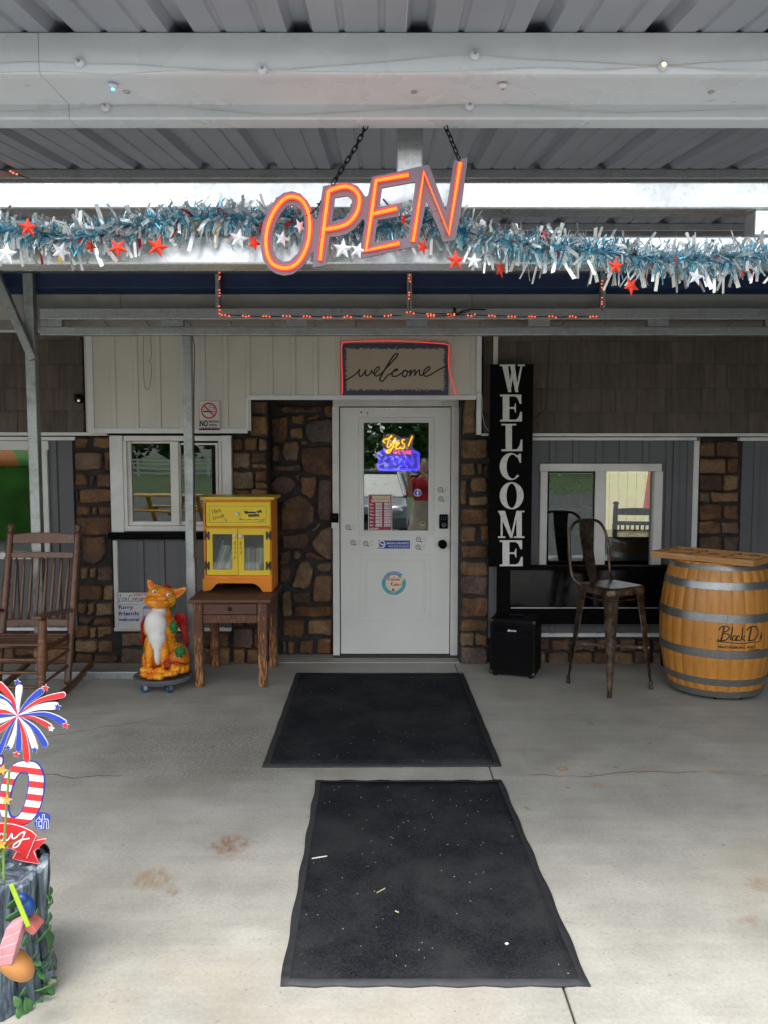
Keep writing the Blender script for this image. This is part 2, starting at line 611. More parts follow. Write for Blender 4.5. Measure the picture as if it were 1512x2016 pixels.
    c = t.mix(t.math('MULTIPLY', d2b, .8), c, (.07, .06, .05))
    hgt = t.math('ADD', t.math('MULTIPLY', fine, .5), t.math('MULTIPLY', mid, .6))
    t.bump(hgt, .22, .006)
    return t.fin(c, t.mr(mid, .3, .7, .48, .68), 0, .45)
def make_stone():
    t = NT('field_stone')
    r = t.rnd()
    c = t.ramp(r, [(0, (.13, .075, .045)), (.16, (.24, .16, .10)), (.34, (.075, .050, .040)), (.5, (.20, .115, .068)), (.66, (.30, .215, .135)), (.8, (.125, .098, .092)), (1, (.17, .09, .05))])
    n = t.noise(9, 6, .65)
    c = t.mix(t.mr(n, .35, .68), c, t.hsv(c, .49, 1.05, .52))
    c = t.mix(t.mr(t.noise(5, 4, .6, t.co(loc=(3, 1, 5))), .52, .7, 0, .6), c, (.34, .20, .105))
    c = t.hsv(c, .5, 1.18, t.mr(t.noise(60, 3), .3, .7, .75, 1.25))
    c = t.mix(t.mr(t.noise(45, 3, .6, t.co(loc=(2, 2, 2))), .69, .73, 0, .7), c, (.45, .40, .33))
    t.bump(t.math('ADD', t.noise(24, 6, .7), t.math('MULTIPLY', t.noise(110, 3), .4)), .8, .02)
    return t.fin(c, .72, 0, .4)
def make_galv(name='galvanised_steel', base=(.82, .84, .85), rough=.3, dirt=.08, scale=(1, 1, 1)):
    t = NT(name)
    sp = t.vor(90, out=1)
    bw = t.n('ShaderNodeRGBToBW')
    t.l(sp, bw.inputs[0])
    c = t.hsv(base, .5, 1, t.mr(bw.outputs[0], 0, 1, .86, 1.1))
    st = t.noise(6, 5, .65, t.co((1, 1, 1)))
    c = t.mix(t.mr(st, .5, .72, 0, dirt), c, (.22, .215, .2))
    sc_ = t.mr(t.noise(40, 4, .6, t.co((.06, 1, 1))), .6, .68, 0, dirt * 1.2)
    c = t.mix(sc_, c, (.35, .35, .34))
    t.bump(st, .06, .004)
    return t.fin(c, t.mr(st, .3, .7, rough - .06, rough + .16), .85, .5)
def make_shingle():
    t = NT('shake_shingle')
    g = t.noise(30, 4, .6, t.co((1, 1, .05)))
    c = t.ramp(g, [(.3, (.088, .069, .055)), (.7, (.150, .120, .097))])
    c = t.hsv(c, .5, 1, t.mr(t.rnd(), 0, 1, .84, 1.14))
    t.bump(g, .6, .008)
    return t.fin(c, .75, 0, .3)
def make_mat():
    t = NT('rubber_mat')
    n = t.noise(160, 4, .7)
    c = t.ramp(n, [(.36, (.002, .0025, .0035)), (.64, (.024, .027, .033))])
    c = t.mix(t.mr(t.noise(3, 5, .65), .40, .72, 0, .7), c, (.048, .049, .05))
    dust = t.mr(t.noise(120, 2, .5, t.co((1, .6, 1))), .73, .76, 0, .7)
    c = t.mix(t.math('MULTIPLY', dust, .5), c, (.26, .24, .2))
    t.bump(n, .8, .006)
    return t.fin(c, .85, 0, .12)
def make_oak():
    t = NT('barrel_oak')
    co = t.co((1, 1, .05))
    g = t.noise(26, 6, .65, co, .6)
    c = t.ramp(g, [(.3, (.42, .16, .022)), (.7, (.60, .265, .045))])
    c = t.hsv(c, .5, 1, t.mr(t.rnd(), 0, 1, .90, 1.08))
    c = t.mix(t.mr(t.noise(3.5, 5, .7), .56, .74, 0, .4), c, (.24, .10, .03))
    c = t.mix(t.mr(t.noise(30, 3, .7), .65, .70, 0, .6), c, (.1, .05, .02))
    c = t.mix(t.mr(t.noise(60, 4, .6, co), .58, .70, 0, .45), c, (.20, .085, .02))
    t.bump(g, .2, .004)
    return t.fin(c, .42, 0, .5, .15)
def make_leaf(name, c1, c2, trans=0.0):
    t = NT(name)
    c = t.mix(t.mr(t.noise(14, 3), .3, .7), c1, c2)
    if trans:
        t.p.inputs['Transmission Weight'].default_value = 0
    return t.fin(c, .5, 0, .4)
M = {}
M['concrete'] = make_concrete()
M['stone'] = make_stone()
M['mortar'] = plain('mortar', (.045, .042, .041), .95, spec=.2, var=.4, scale=14, bump=.6, bscale=60)
M['galv'] = make_galv()
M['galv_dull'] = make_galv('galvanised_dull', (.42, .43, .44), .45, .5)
M['shingle'] = make_shingle()
M['cream'] = plain('cream_vinyl', (.60, .57, .49), .5, var=.06, scale=3, bump=.05, bscale=40)
M['white_trim'] = plain('white_trim', (.72, .72, .70), .5, var=.1, scale=7, bump=.06)
M['door_paint'] = plain('door_paint', (.72, .72, .68), .42, var=.05, scale=3, bump=.05, bscale=60)
M['frame_paint'] = plain('frame_paint', (.70, .68, .64), .5, var=.1, scale=8, bump=.08)
M['grey_siding'] = plain('grey_siding', (.115, .117, .124), .55, var=.12, scale=4, bump=.08, bscale=50)
M['fascia_white'] = plain('fascia_white', (.64, .675, .72), .3, var=.06, scale=3, bump=.03, bscale=30)
M['roof_metal'] = plain('roof_underside', (.29, .315, .37), .45, var=.12, scale=3, bump=.04, bscale=30)
M['navy'] = plain('navy_gutter', (.012, .028, .085), .45, var=.2, scale=4)
M['black'] = plain('black_paint', (.0025, .0025, .003), .7, var=.3, spec=.08)
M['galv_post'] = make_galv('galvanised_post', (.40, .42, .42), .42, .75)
M['black_gloss'] = plain('black_gloss', (.003, .003, .004), .14, var=.2, bump=0, spec=.3)
M['rubber'] = plain('black_rubber', (.008, .008, .009), .75, var=.3, spec=.2)
M['mat'] = make_mat()
M['mat_edge'] = plain('mat_edge', (.022, .024, .027), .6, var=.4, scale=18, bump=.2)
M['glass'] = glassy('window_glass', .045)
M['glass_door'] = glassy('door_glass', .11)
M['glass_clear'] = glassy('cabinet_glass', .02)
M['oak'] = make_oak()
M['hoop'] = make_galv('hoop_steel', (.30, .31, .30), .34, .4)
M['ink_black'] = ink('ink_black', (.008, .008, .009))
M['ink_white'] = ink('ink_white', (.74, .73, .70))
M['chrome'] = plain('chrome', (.7, .7, .72), .2, 1.0, var=.1, bump=0)
M['interior'] = plain('interior_dark', (.10, .095, .09), .8, var=.3, scale=2)

# ================================================================== SETTING: ground, slab, lot
YW, YR, YC = 6.09, 6.32, 5.99       # mortar face of the front wall, of the door recess, face of the cream siding
M['grass'] = plain('grass', (.06, .105, .026), .9, var=.55, scale=.6, bump=.4, bscale=30)
M['asphalt'] = plain('asphalt', (.10, .10, .10), .85, var=.25, scale=3, bump=.4, bscale=90)
mb = MB()
mb.add([(-220, -260, -.09), (220, -260, -.09), (220, 220, -.09), (-220, 220, -.09)], [(0, 1, 2, 3)])
struct(mb.build('ground', M['grass']))
mb = MB()
mb.box(-70, 70, -20.5, -.4, -.3, -.07)
struct(mb.build('road', M['asphalt']))
# concrete porch slabs with open joints between them
slab_root = None
XJ = G(1000, 1700)[0]
JY = G(900, 1526)[1]
def slab(x0, x1, y0, y1):
    nx, ny = 2, 2
    m = MB()
    m.box(x0 + .0035, x1 - .0035, y0 + .0035, y1 - .0035, -.2, 0)
    return m
mbs = MB()
mbs.box(-7, 7, -.4, 6.6, -.28, -.012)
porch = struct(mbs.build('porch_floor', plain('joint_dirt', (.055, .045, .032), .95)))
xj = .545
for (a, b, c, d) in ((-7, -3.2, -.4, 6.6), (-3.2, xj, -.4, 6.6), (xj, 3.9, -.4, 6.6), (3.9, 7, -.4, 6.6)):
    slab(a, b, c, d).build('concrete_slab', M['concrete'], porch, bevel=.004, bseg=1)

# ================================================================== BUILDING
shop = thing('shop_building', 'low shop front with brown stone, grey board siding and white entry door', 'building', (0, 6.1, 0))

# --- shell
holes_w = [prectw(-90, 886, 84, 1090, YW), prectw(243, 862, 437, 1046, YW), prectw(1068, 918, 1297, 1140, YW), prectw(526, 700, 906, 1420, YW)]
mb = MB()
slab_holes(mb, (-6.5, -.1, 6.5, 2.75), holes_w, YW + .012, YW + .22)
mb.build('wall_core', M['mortar'], shop)
rx0, rx1 = PX(526, YW), PX(906, YW)
zt = PZ(782, YR)
mb = MB()
slab_holes(mb, (rx0 - .1, -.1, rx1 + .1, zt + .3), [prectw(664, 796, 892, 1420, YR)], YR, YR + .1)
mb.box(rx0 - .12, rx0, YW + .02, YR + .02, -.1, zt)          # left return
mb.box(rx1, rx1 + .12, YW + .02, YR + .02, -.1, zt)
recess = mb.build('recess_wall', M['mortar'], shop)
mb = MB()
mb.box(rx0, rx1, YC + .02, YR + .05, zt, zt + .25)
mb.build('lintel', plain('plaster', (.30, .29, .27), .8), shop)
# rooms behind the glass: closed box, back right opening added to let daylight in
mb = MB()
mb.box(-6.5, 6.5, YR + .12, 10.2, .0, .03)
mb.box(-6.6, 6.6, YW + .23, 10.3, 2.60, 2.66)
mb.box(-6.6, -6.5, YW + .23, 10.2, 0, 2.6)
mb.box(6.5, 6.6, YW + .23, 10.2, 0, 2.6)
mb.box(1.12, 1.2, YW + .23, 10.2, 0, 2.6)
slab_holes(mb, (-6.5, 0, 6.5, 2.6), [(1.25, .1, 6.0, 2.45)], 10.2, 10.3)
mb.box(1.21, 2.45, 8.85, 8.95, .03, 2.6)
mb.build('inner_room', M['interior'], shop)
mb = MB()
mb.box(-7, 7, 5.83, 10.8, 2.99, 3.08)
mb.build('roof', plain('roof_dark', (.10, .10, .11), .7), shop)

# --- stone veneer
VEN = []
def veneer(px0, py0, px1, py1, k):
    x0, z0, x1, z1 = prectw(px0, py0, px1, py1, YW)
    m = MB()
    m.box(x0, x1, YW - .003 * k, YW + .011, max(z0, -.05), z1)
    VEN.append((px0, py0, px1, py1, m.build('stone_veneer', M['mortar'], shop)))
for r in ((147, 857, 221, 1420), (455, 862, 527, 1420), (489, 788, 527, 861), (906, 865, 963, 1420), (910, 788, 940, 864), (1373, 864, 1456, 1420)):
    veneer(*r, 0)
for r in ((-400, 1241, 146, 1420), (222, 1241, 454, 1420), (964, 1254, 1372, 1420), (1457, 1254, 1900, 1420)):
    veneer(*r, 1)
def ven_of(poly):
    cx, cy = sum(p[0] for p in poly) / len(poly), sum(p[1] for p in poly) / len(poly)
    for x0, y0, x1, y1, o in VEN:
        if x0 <= cx <= x1 and y0 <= cy <= y1:
            return o
    return VEN[0][4]

def stone_mesh(poly, Yb, d, it=2, q=.22):
    """poly in metres (x,z); a hewn lump standing proud of the mortar plane Yb"""
    pts = []
    n0 = len(poly)
    for i in range(n0):
        a, b = poly[i], poly[(i + 1) % n0]
        pts.append(a)
        L = math.hypot(b[0] - a[0], b[1] - a[1])
        if L > .07:
            j = min(.010, L * .05)
            pts.append(((a[0] + b[0]) / 2 + R.uniform(-j, j), (a[1] + b[1]) / 2 + R.uniform(-j, j)))
    pts = chaikin(pts, 1, .17)
    pts = [(x + R.uniform(-.0034, .0034), z + R.uniform(-.0034, .0034)) for x, z in pts]
    n = len(pts)
    ar = sum(pts[i][0] * pts[(i + 1) % n][1] - pts[(i + 1) % n][0] * pts[i][1] for i in range(n))
    if ar < 0:
        pts = pts[::-1]
    cx, cz = sum(p[0] for p in pts) / n, sum(p[1] for p in pts) / n
    tx, tz = R.uniform(-.05, .05), R.uniform(-.06, .06)
    vv = []
    for ins, dep in ((0, .0), (.0025, .70), (.007, .95), (.020, 1.0)):
        for x, z in pts:
            L = math.hypot(x - cx, z - cz) + 1e-6
            k = max(.3, 1 - ins / L)
            X, Z = cx + (x - cx) * k, cz + (z - cz) * k
            y = Yb - d * dep + (0 if dep == 0 else (X - cx) * tx + (Z - cz) * tz + R.uniform(-.0045, .0045))
            vv.append((X, y, Z))
    vv.append((cx + R.uniform(-.01, .01), Yb - d * R.uniform(1.0, 1.12), cz + R.uniform(-.01, .01)))
    fs = []
    for k in range(3):
        for i in range(n):
            j = (i + 1) % n
            fs.append((k * n + i, k * n + j, (k + 1) * n + j, (k + 1) * n + i))
    for i in range(n):
        fs.append((3 * n + i, 3 * n + (i + 1) % n, 4 * n))
    m = MB()
    m.add(vv, fs)
    return m
def stone_px(poly, Y, d=None):
    d = d or R.uniform(.028, .05)
    pl = [P(a, b, Y - d * .7) for a, b in poly]
    return stone_mesh(pl, Y, d).build('stone', M['stone'], recess if Y == YR else ven_of(poly), smooth='all')
def courses(x0, y0, x1, y1, rows, wr, gap=3.2, Y=YW, jit=2.2):
    y = y0
    while y < y1 - 6:
        h = R.uniform(*rows)
        if y1 - (y + h) < rows[0] * .7:
            h = y1 - y
        x = x0
        while x < x1 - 5:
            w = R.uniform(*wr) * (1.25 if h > 36 else 1)
            if x1 - (x + w) < wr[0] * .65:
                w = x1 - x
            g = gap + R.uniform(-1.2, 1.5)
            j = lambda: R.uniform(-jit, jit)
            if h > 34 and R.random() < .22 and w > 22:      # two small ones on top of each other
                hm = h * R.uniform(.35, .65)
                stone_px([(x + g / 2 + j() * .6, y + g / 2 + j()), (x + w - g / 2 + j() * .6, y + g / 2 + j()), (x + w - g / 2, y + hm - g / 2), (x + g / 2, y + hm - g / 2 + j())], Y)
                stone_px([(x + g / 2, y + hm + g / 2 + j()), (x + w - g / 2, y + hm + g / 2 + j()), (x + w - g / 2 + j() * .6, y + h - g / 2), (x + g / 2, y + h - g / 2 + j())], Y)
            else:
                stone_px([(x + g / 2 + j() * .6, y + g / 2 + j()), (x + w - g / 2 + j() * .6, y + g / 2 + j()), (x + w - g / 2 + j() * .6, y + h - g / 2 + j()), (x + g / 2 + j() * .6, y + h - g / 2 + j())], Y)
            x += w
        y += h
# left pillar, traced from the photograph
zs = lambda x, y: (x / 3.78, 640 + y / 3.78)
for q in (((556, 840), (655, 845), (650, 915), (560, 915)), ((700, 835), (830, 832), (828, 905), (780, 918), (690, 900)), ((555, 945), (760, 950), (755, 1075), (560, 1085)),
          ((778, 945), (826, 940), (815, 1085), (775, 1080)), ((560, 1105), (640, 1105), (655, 1190), (558, 1195)), ((668, 1120), (705, 1115), (695, 1195), (665, 1200)),
          ((722, 1110), (825, 1105), (822, 1205), (722, 1205)), ((560, 1225), (582, 1225), (582, 1305), (562, 1305)), ((592, 1225), (828, 1222), (826, 1318), (592, 1325)),
          ((568, 1345), (672, 1345), (665, 1418), (572, 1418)), ((690, 1355), (714, 1352), (712, 1415), (692, 1415)), ((728, 1348), (830, 1350), (832, 1412), (738, 1415)),
          ((570, 1435), (832, 1432), (830, 1560), (640, 1570), (572, 1520))):
    stone_px([zs(*p) for p in q], YW)
zs4 = lambda x, y: (x / 3.78, 1000 + y / 3.78)
for q in (((612, 215), (785, 208), (790, 330), (760, 390), (700, 425), (608, 400)), ((600, 440), (655, 440), (650, 530), (600, 535)), ((668, 450), (715, 445), (705, 520), (668, 520)),
          ((728, 440), (835, 435), (838, 540), (730, 545)), ((585, 575), (755, 575), (752, 685), (588, 688)), ((775, 580), (840, 575), (842, 690), (775, 690)),
          ((578, 710), (640, 708), (638, 785), (580, 785)), ((715, 712), (838, 705), (842, 800), (715, 805)), ((650, 705), (702, 705), (700, 790), (652, 800)), ((585, 805), (690, 815), (655, 870), (585, 850)), ((700, 820), (840, 815), (838, 870), (690, 872)),
          ((560, 880), (655, 870), (662, 960), (560, 970)), ((668, 890), (715, 890), (715, 965), (668, 970)), ((725, 888), (835, 880), (838, 940), (725, 970)),
          ((560, 985), (720, 985), (715, 1075), (560, 1070)), ((730, 985), (838, 990), (838, 1075), (730, 1080)), ((560, 1090), (690, 1085), (690, 1150), (560, 1150)), ((700, 1095), (880, 1090), (870, 1150), (700, 1150))):
    stone_px([zs4(*p) for p in q], YW)
courses(-60, 1243, 145, 1310, (26, 36), (34, 60))
courses(236, 1243, 452, 1310, (26, 40), (36, 64))
courses(457, 862, 526, 1310, (24, 46), (22, 36))
courses(491, 790, 526, 858, (50, 66), (34, 36))
# right of the door, traced
zr = lambda x, y: (890 + x / 2.431, 660 + y / 2.431)
for q in (((60, 310), (110, 306), (112, 470), (50, 474)), ((45, 498), (170, 495), (172, 585), (45, 590)), ((45, 612), (110, 608), (112, 668), (45, 672)), ((122, 615), (145, 612), (142, 668), (125, 668)), ((155, 622), (174, 620), (174, 670), (155, 668)),
          ((45, 695), (70, 692), (66, 810), (45, 812)), ((92, 682), (160, 680), (175, 720), (165, 755), (95, 752), (86, 715)), ((80, 775), (172, 768), (174, 812), (80, 815)),
          ((45, 832), (172, 828), (174, 905), (45, 905)), ((45, 920), (115, 918), (112, 990), (45, 992)), ((140, 912), (175, 910), (175, 985), (142, 988)), ((45, 1008), (174, 1005), (174, 1068), (45, 1070))):
    stone_px([zr(*p) for p in q], YW)
courses(907, 1103, 962, 1312, (26, 46), (26, 58))
courses(966, 1257, 1371, 1313, (25, 30), (28, 52))
courses(1375, 868, 1455, 1312, (22, 36), (24, 60))
courses(1458, 1257, 1570, 1313, (26, 32), (30, 52))
# recess, traced stone by stone
zq = lambda x, y: (480 + x / 3.665, 770 + y / 3.665)
RS = (((265, 108), (560, 104), (572, 150), (540, 158), (270, 152)), ((580, 98), (640, 95), (640, 190), (590, 190), (578, 160)), ((205, 190), (318, 185), (320, 290), (290, 375), (205, 375)),
      ((340, 178), (436, 170), (432, 240), (345, 235)), ((455, 190), (545, 165), (540, 195), (470, 222)), ((440, 250), (500, 205), (615, 198), (640, 215), (640, 380), (490, 378), (455, 330)),
      ((332, 265), (420, 260), (430, 320), (420, 345), (335, 342)), ((412, 358), (458, 355), (456, 388), (412, 385)), ((205, 395), (252, 392), (250, 510), (205, 515)),
      ((290, 365), (385, 360), (400, 410), (385, 500), (300, 508), (272, 440)), ((416, 405), (632, 400), (636, 500), (636, 620), (520, 608), (425, 578), (414, 500)), ((205, 540), (415, 535), (416, 580), (205, 582)),
      ((195, 670), (230, 620), (290, 605), (345, 625), (378, 670), (345, 730), (260, 745), (195, 720)), ((362, 605), (398, 600), (396, 655)), ((410, 618), (520, 612), (526, 660), (510, 750), (490, 778), (410, 735)),
      ((540, 640), (620, 632), (638, 660), (636, 900), (620, 940), (545, 935), (528, 860)), ((262, 815), (330, 765), (400, 752), (470, 785), (510, 850), (505, 950), (440, 995), (330, 1008), (262, 1010)),
      ((480, 1005), (545, 950), (548, 968), (510, 1015)), ((560, 1000), (638, 970), (638, 1220), (590, 1215), (510, 1150), (485, 1090)), ((270, 1040), (455, 1022), (468, 1080), (455, 1138), (270, 1135)),
      ((352, 1160), (385, 1145), (415, 1170), (400, 1215), (355, 1215)), ((262, 1160), (335, 1152), (325, 1250), (262, 1255)), ((440, 1165), (490, 1160), (590, 1215), (500, 1215), (438, 1195)),
      ((510, 1262), (560, 1238), (636, 1240), (636, 1295), (560, 1305)), ((380, 1290), (405, 1232), (460, 1225), (495, 1280), (490, 1350), (470, 1415), (420, 1430), (340, 1415)),
      ((262, 1275), (330, 1275), (345, 1310), (320, 1380), (262, 1385)), ((520, 1335), (560, 1325), (638, 1330), (638, 1520), (500, 1525), (500, 1400)), ((345, 1455), (485, 1452), (486, 1530), (350, 1532)),
      ((365, 1560), (390, 1548), (636, 1550), (636, 1622), (368, 1628)), ((280, 1450), (330, 1445), (345, 1540), (345, 1625), (282, 1630)), ((285, 1650), (435, 1648), (440, 1740), (420, 1778), (285, 1765)),
      ((460, 1655), (638, 1650), (638, 1765), (460, 1758)), ((318, 1805), (370, 1805), (355, 1910), (320, 1900)), ((400, 1800), (508, 1790), (498, 1895), (395, 1885)), ((530, 1785), (632, 1782), (632, 1895), (525, 1895)), ((284, 1798), (300, 1798), (300, 1900), (284, 1900)))
for q in RS:
    stone_px([zq(*p) for p in q], YR, R.uniform(.03, .05))

# --- shingles
zt0, zt1 = PZ(636, 6.06), PZ(852, 6.06)
M['shingle_back'] = plain('shingle_backing', (.06, .052, .045), .9)
def shingle_rows(xa, xb, ys):
    shg = MB()
    if xa < 500:
        shg.box(-6.4, PX(172, 6.06), 6.062, 6.085, zt1, zt0)
    else:
        shg.box(PX(948, 6.06), 6.4, 6.062, 6.085, PZ(856, 6.06), zt0)
    shing = shg.build('shingle_siding', M['shingle_back'], shop)
    for k in range(len(ys) - 1):
        z1, z0 = PZ(ys[k] - 3, 6.05), PZ(ys[k + 1], 6.05)
        x = xa - R.uniform(0, 40)
        while x < xb:
            w = R.choice((28, 34, 42, 55, 62, 70))
            a, b = max(x, xa), min(x + w, xb)
            if b - a > 3:
                X0, X1 = PX(a, 6.05) + .0011, PX(b, 6.05) - .0011
                dz = R.uniform(-.003, .003)
                m = MB()
                yb, yt = 6.030 + R.uniform(-.003, .003), 6.052
                m.add([(X0, yb, z0 + dz), (X1, yb, z0 + dz), (X1, 6.062, z0 + dz), (X0, 6.062, z0 + dz), (X0, yt, z1), (X1, yt, z1), (X1, 6.062, z1), (X0, 6.062, z1)],
                      [(0, 3, 2, 1), (4, 5, 6, 7), (0, 1, 5, 4), (1, 2, 6, 5), (2, 3, 7, 6), (3, 0, 4, 7)])
                m.build('shingle', M['shingle'], shing)
            x += w
shingle_rows(-110, 171, [625, 670, 718, 764, 809, 852])
shingle_rows(949, 1640, [628, 672, 717, 765, 812, 855])

# --- cream board and batten over the entry
cb = MB()
zc_top = PZ(640, YC)
xl, xm_, xr = PX(174, YC), PX(487, YC), PX(946, YC)
cb.prism([(xl, PZ(850, YC)), (xm_, PZ(850, YC)), (xm_, PZ(783, YC)), (xr, PZ(783, YC)), (xr, zc_top), (xl, zc_top)], YC, YC + .075)
cream = cb.build('cream_siding', M['cream'], shop)
x = 183.0
k = 0
while x < 940:
    yb = 848 if x < 478 else 780
    m = MB()
    m.pbox(x + 35, 640, x + 44.5, yb, YC - .008, .0082)
    m.build('batten', M['cream'], cream, bevel=.003, bseg=1)
    x += 44.3
# --- grey board and batten
GS = []
def grey(px0, py0, px1, py1, holes=()):
    gs = MB()
    slab_holes(gs, prectw(px0, py0, px1, py1, YW - .02), [prectw(*h, YW - .02) for h in holes], YW - .02, YW + .012)
    GS.append((px0, px1, gs.build('grey_siding', M['grey_siding'], shop)))
grey(-200, 858, 147, 1241, [(-90, 880, 88, 1094)])
grey(228, 1062, 455, 1241)
grey(963, 860, 1373, 1255, [(1068, 918, 1297, 1130)])
grey(1456, 860, 1640, 1255)
def battens(xs, py0, py1):
    for x in xs:
        m = MB()
        m.pbox(x, py0, x + 12, py1, YW - .034, .0138)
        m.build('batten', M['grey_siding'], next(o for a, b, o in GS if a <= x <= b), bevel=.003, bseg=1)
battens((104,), 862, 1240)
battens((-30, 24, 66), 1104, 1240)
battens((272, 313, 357, 400, 440), 1064, 1238)
battens((1034, 1308, 1322, 1350), 862, 1252)
battens((1082, 1128, 1174, 1220, 1266), 862, 912)
battens((1082, 1128, 1174, 1220, 1266), 1142, 1252)
battens((1480, 1530, 1580), 862, 1252)

# --- trim
def trim(px0, py0, px1, py1, Yf, d, mat='white_trim', bev=.002, name='trim'):
    m = MB()
    m.pbox(px0, py0, px1, py1, Yf, d)
    return m.build(name, M[mat], shop, bevel=bev, bseg=1)
trim(171, 655, 183, 853, YC - .014, .03)
trim(183.5, 843, 487, 853, YC - .012, .028)
trim(484, 784, 489, 843, YC - .013, .028)
trim(489.5, 778, 938, 787, YC - .014, .03)
trim(938.5, 655, 948, 771, YC - .014, .07)
trim(939, 774, 948, 856, YC - .008, .07)
trim(-120, 851, 210, 857.5, 6.02, .05)
trim(948.5, 853, 962, 858, 6.02, .05)
trim(1040, 853, 1640, 859, 6.02, .05)
trim(1040, 861, 1372, 867, 6.045, .04)
trim(1456, 861, 1640, 868, 6.045, .04)
trim(1362, 868, 1372, 1254, 6.045, .03)
trim(-120, 860, 147, 867, 6.045, .04)
trim(224, 1064, 232, 1240, 6.045, .03)
trim(224.5, 1236, 455, 1243, 6.05, .03)
trim(965, 1247, 1361, 1254, 6.05, .03)
trim(-120, 1236, 146, 1242, 6.05, .03)
trim(212, 1049, 457, 1061, 5.965, .12, 'black', .003, 'window_ledge')
# --- soffit, fascia, gutter of the building
YF = 5.79
zf, zw = PZ(629, YF), PZ(652, 6.07)
soff = MB()
soff.add([(-6.5, YF, zf + .012), (6.5, YF, zf + .012), (6.5, 6.09, zw + .012), (-6.5, 6.09, zw + .012)], [(0, 1, 2, 3)])
soff.box(-6.5, 6.5, 6.03, 6.06, zw - .014, zw + .006)
M['soffit'] = plain('soffit_vinyl', (.40, .385, .35), .6, var=.1)
sof = soff.build('soffit', M['white_trim'], shop)
x = -5.0
while x < 5.0:
    m = MB()
    X0, X1 = x, x + .292
    m.add([(X0, YF, zf), (X1, YF, zf), (X1, 6.03, zw), (X0, 6.03, zw), (X0, YF, zf + .008), (X1, YF, zf + .008), (X1, 6.03, zw + .008), (X0, 6.03, zw + .008)],
          [(0, 3, 2, 1), (4, 5, 6, 7), (0, 1, 5, 4), (1, 2, 6, 5), (2, 3, 7, 6), (3, 0, 4, 7)])
    m.build('soffit_panel', M['soffit'], sof, bevel=.003, bseg=1)
    x += .30
for a, b in ((-6, -1.86), (-1.857, .62), (.623, 2.9), (2.903, 6)):
    m = MB()
    m.box(a, b, YF - .025, YF - .002, zf - .006, PZ(580, YF - .02))
    m.build('fascia_board', M['soffit'], shop, bevel=.002, bseg=1)
m = MB()
zg0, zg1 = PZ(580, YF - .05) + .004, 2.985
m.prism([(YF - .06, zg0), (YF - .11, zg0 + .03), (YF - .11, zg1), (YF - .03, zg1), (YF - .03, zg0)], -6, 6, M=Matrix(((0, 1, 0, 0), (1, 0, 0, 0), (0, 0, 1, 0), (0, 0, 0, 1))))
m.build('gutter', M['navy'], shop, bevel=.004)

# --- windows
def win(frame_boxes, panes, Yf, d, label=None):
    m = MB()
    for i, (a, b, c, e) in enumerate(frame_boxes):
        m.pbox(a, b, c, e, Yf + (i % 3) * .0015, d)
    w = m.build('window', M['frame_paint'], shop, bevel=.002, bseg=1)
    for a, b, c, e in panes:
        q = MB()
        q.pbox(a, b, c, e, Yf + d * .55, .005)
        q.build('pane', M['glass'], w)
    return w
win([(-90, 868, 95, 886), (82, 886.2, 95, 1088), (-90, 1088.2, 95, 1101)], [(-90, 884, 84, 1090)], 6.045, .10)
w = win([(243, 858, 437, 868), (243, 868.2, 250, 1046), (431, 868.2, 437, 1046), (250.2, 1036, 430.8, 1046)], [], 6.03, .10)
for a, b, c, e, Y0 in ((251, 869, 352, 1035, 6.06), (348, 872, 430, 1035, 6.085)):
    m = MB()
    m.pbox(a, b, a + 8, e, Y0, .03)
    m.pbox(c - (16 if a < 300 else 5), b, c, e, Y0 + .001, .03)
    m.pbox(a + 8.1, b, c - 5, b + 4, Y0 + .0005, .028)
    m.pbox(a + 8.1, e - 8, c - 5, e, Y0 + .0005, .028)
    m.build('sash', M['frame_paint'], w, bevel=.002, bseg=1)
    m = MB()
    m.pbox(a + 6, b + 2, c - 5, e - 6, Y0 + .016, .004)
    m.build('pane', M['glass'], w)
trim(217, 857.5, 242.5, 1048.5, 6.02, .06, 'white_trim', .003, 'window_casing')
trim(437.5, 857.5, 456, 1048.5, 6.02, .06, 'white_trim', .003, 'window_casing')
w = win([(1063, 913, 1303, 928), (1063, 928.2, 1077, 1140), (1171, 928.2, 1192, 1140), (1287, 928.2, 1303, 1140)], [(1190, 926, 1289, 1140)], 6.04, .09)
m = MB()
m.pbox(1076, 927, 1173, 931, 6.066, .02)
m.pbox(1076.5, 931.2, 1080, 1140, 6.066, .02)
m.pbox(1168.5, 931.2, 1172, 1140, 6.066, .02)
m.build('screen_frame', M['black'], w)
m = MB()
m.pbox(1078, 929, 1172, 1140, 6.085, .004)
m.build('pane', M['glass'], w)

# --- door frame, threshold, door
YD = 6.27
def pb(m, r, Y, d, mi=0):
    m.pbox(*r, Y, d, mi)
m = MB()
pb(m, (655, 800, 668, 1292), YD - .03, .10)
pb(m, (888, 800, 903, 1292), YD - .03, .10)
pb(m, (655, 785, 903, 799.7), YD - .031, .10)
m.build('door_frame', M['frame_paint'], shop, bevel=.003)
m = MB()
m.box(PX(655, YD), PX(903, YD), YD - .06, YR + .1, -.001, .018)
m.build('threshold', plain('threshold_dirt', (.03, .03, .03), .7), shop, bevel=.004)
m = MB()
m.box(rx0, rx1, YW - .01, YR, -.02, .006)
m.build('entry_sill', M['concrete'], shop)
m = MB()
GX = prectw(716, 831, 844, 1046, YD)
DX = prectw(670.3, 802.5, 885.7, 1287, YD)
slab_holes(m, DX, [GX], YD, YD + .045)
door = m.build('door', M['door_paint'], shop, bevel=.002, bseg=1)
door['label'] = 'white entry door with half glass, stickers and black lock'
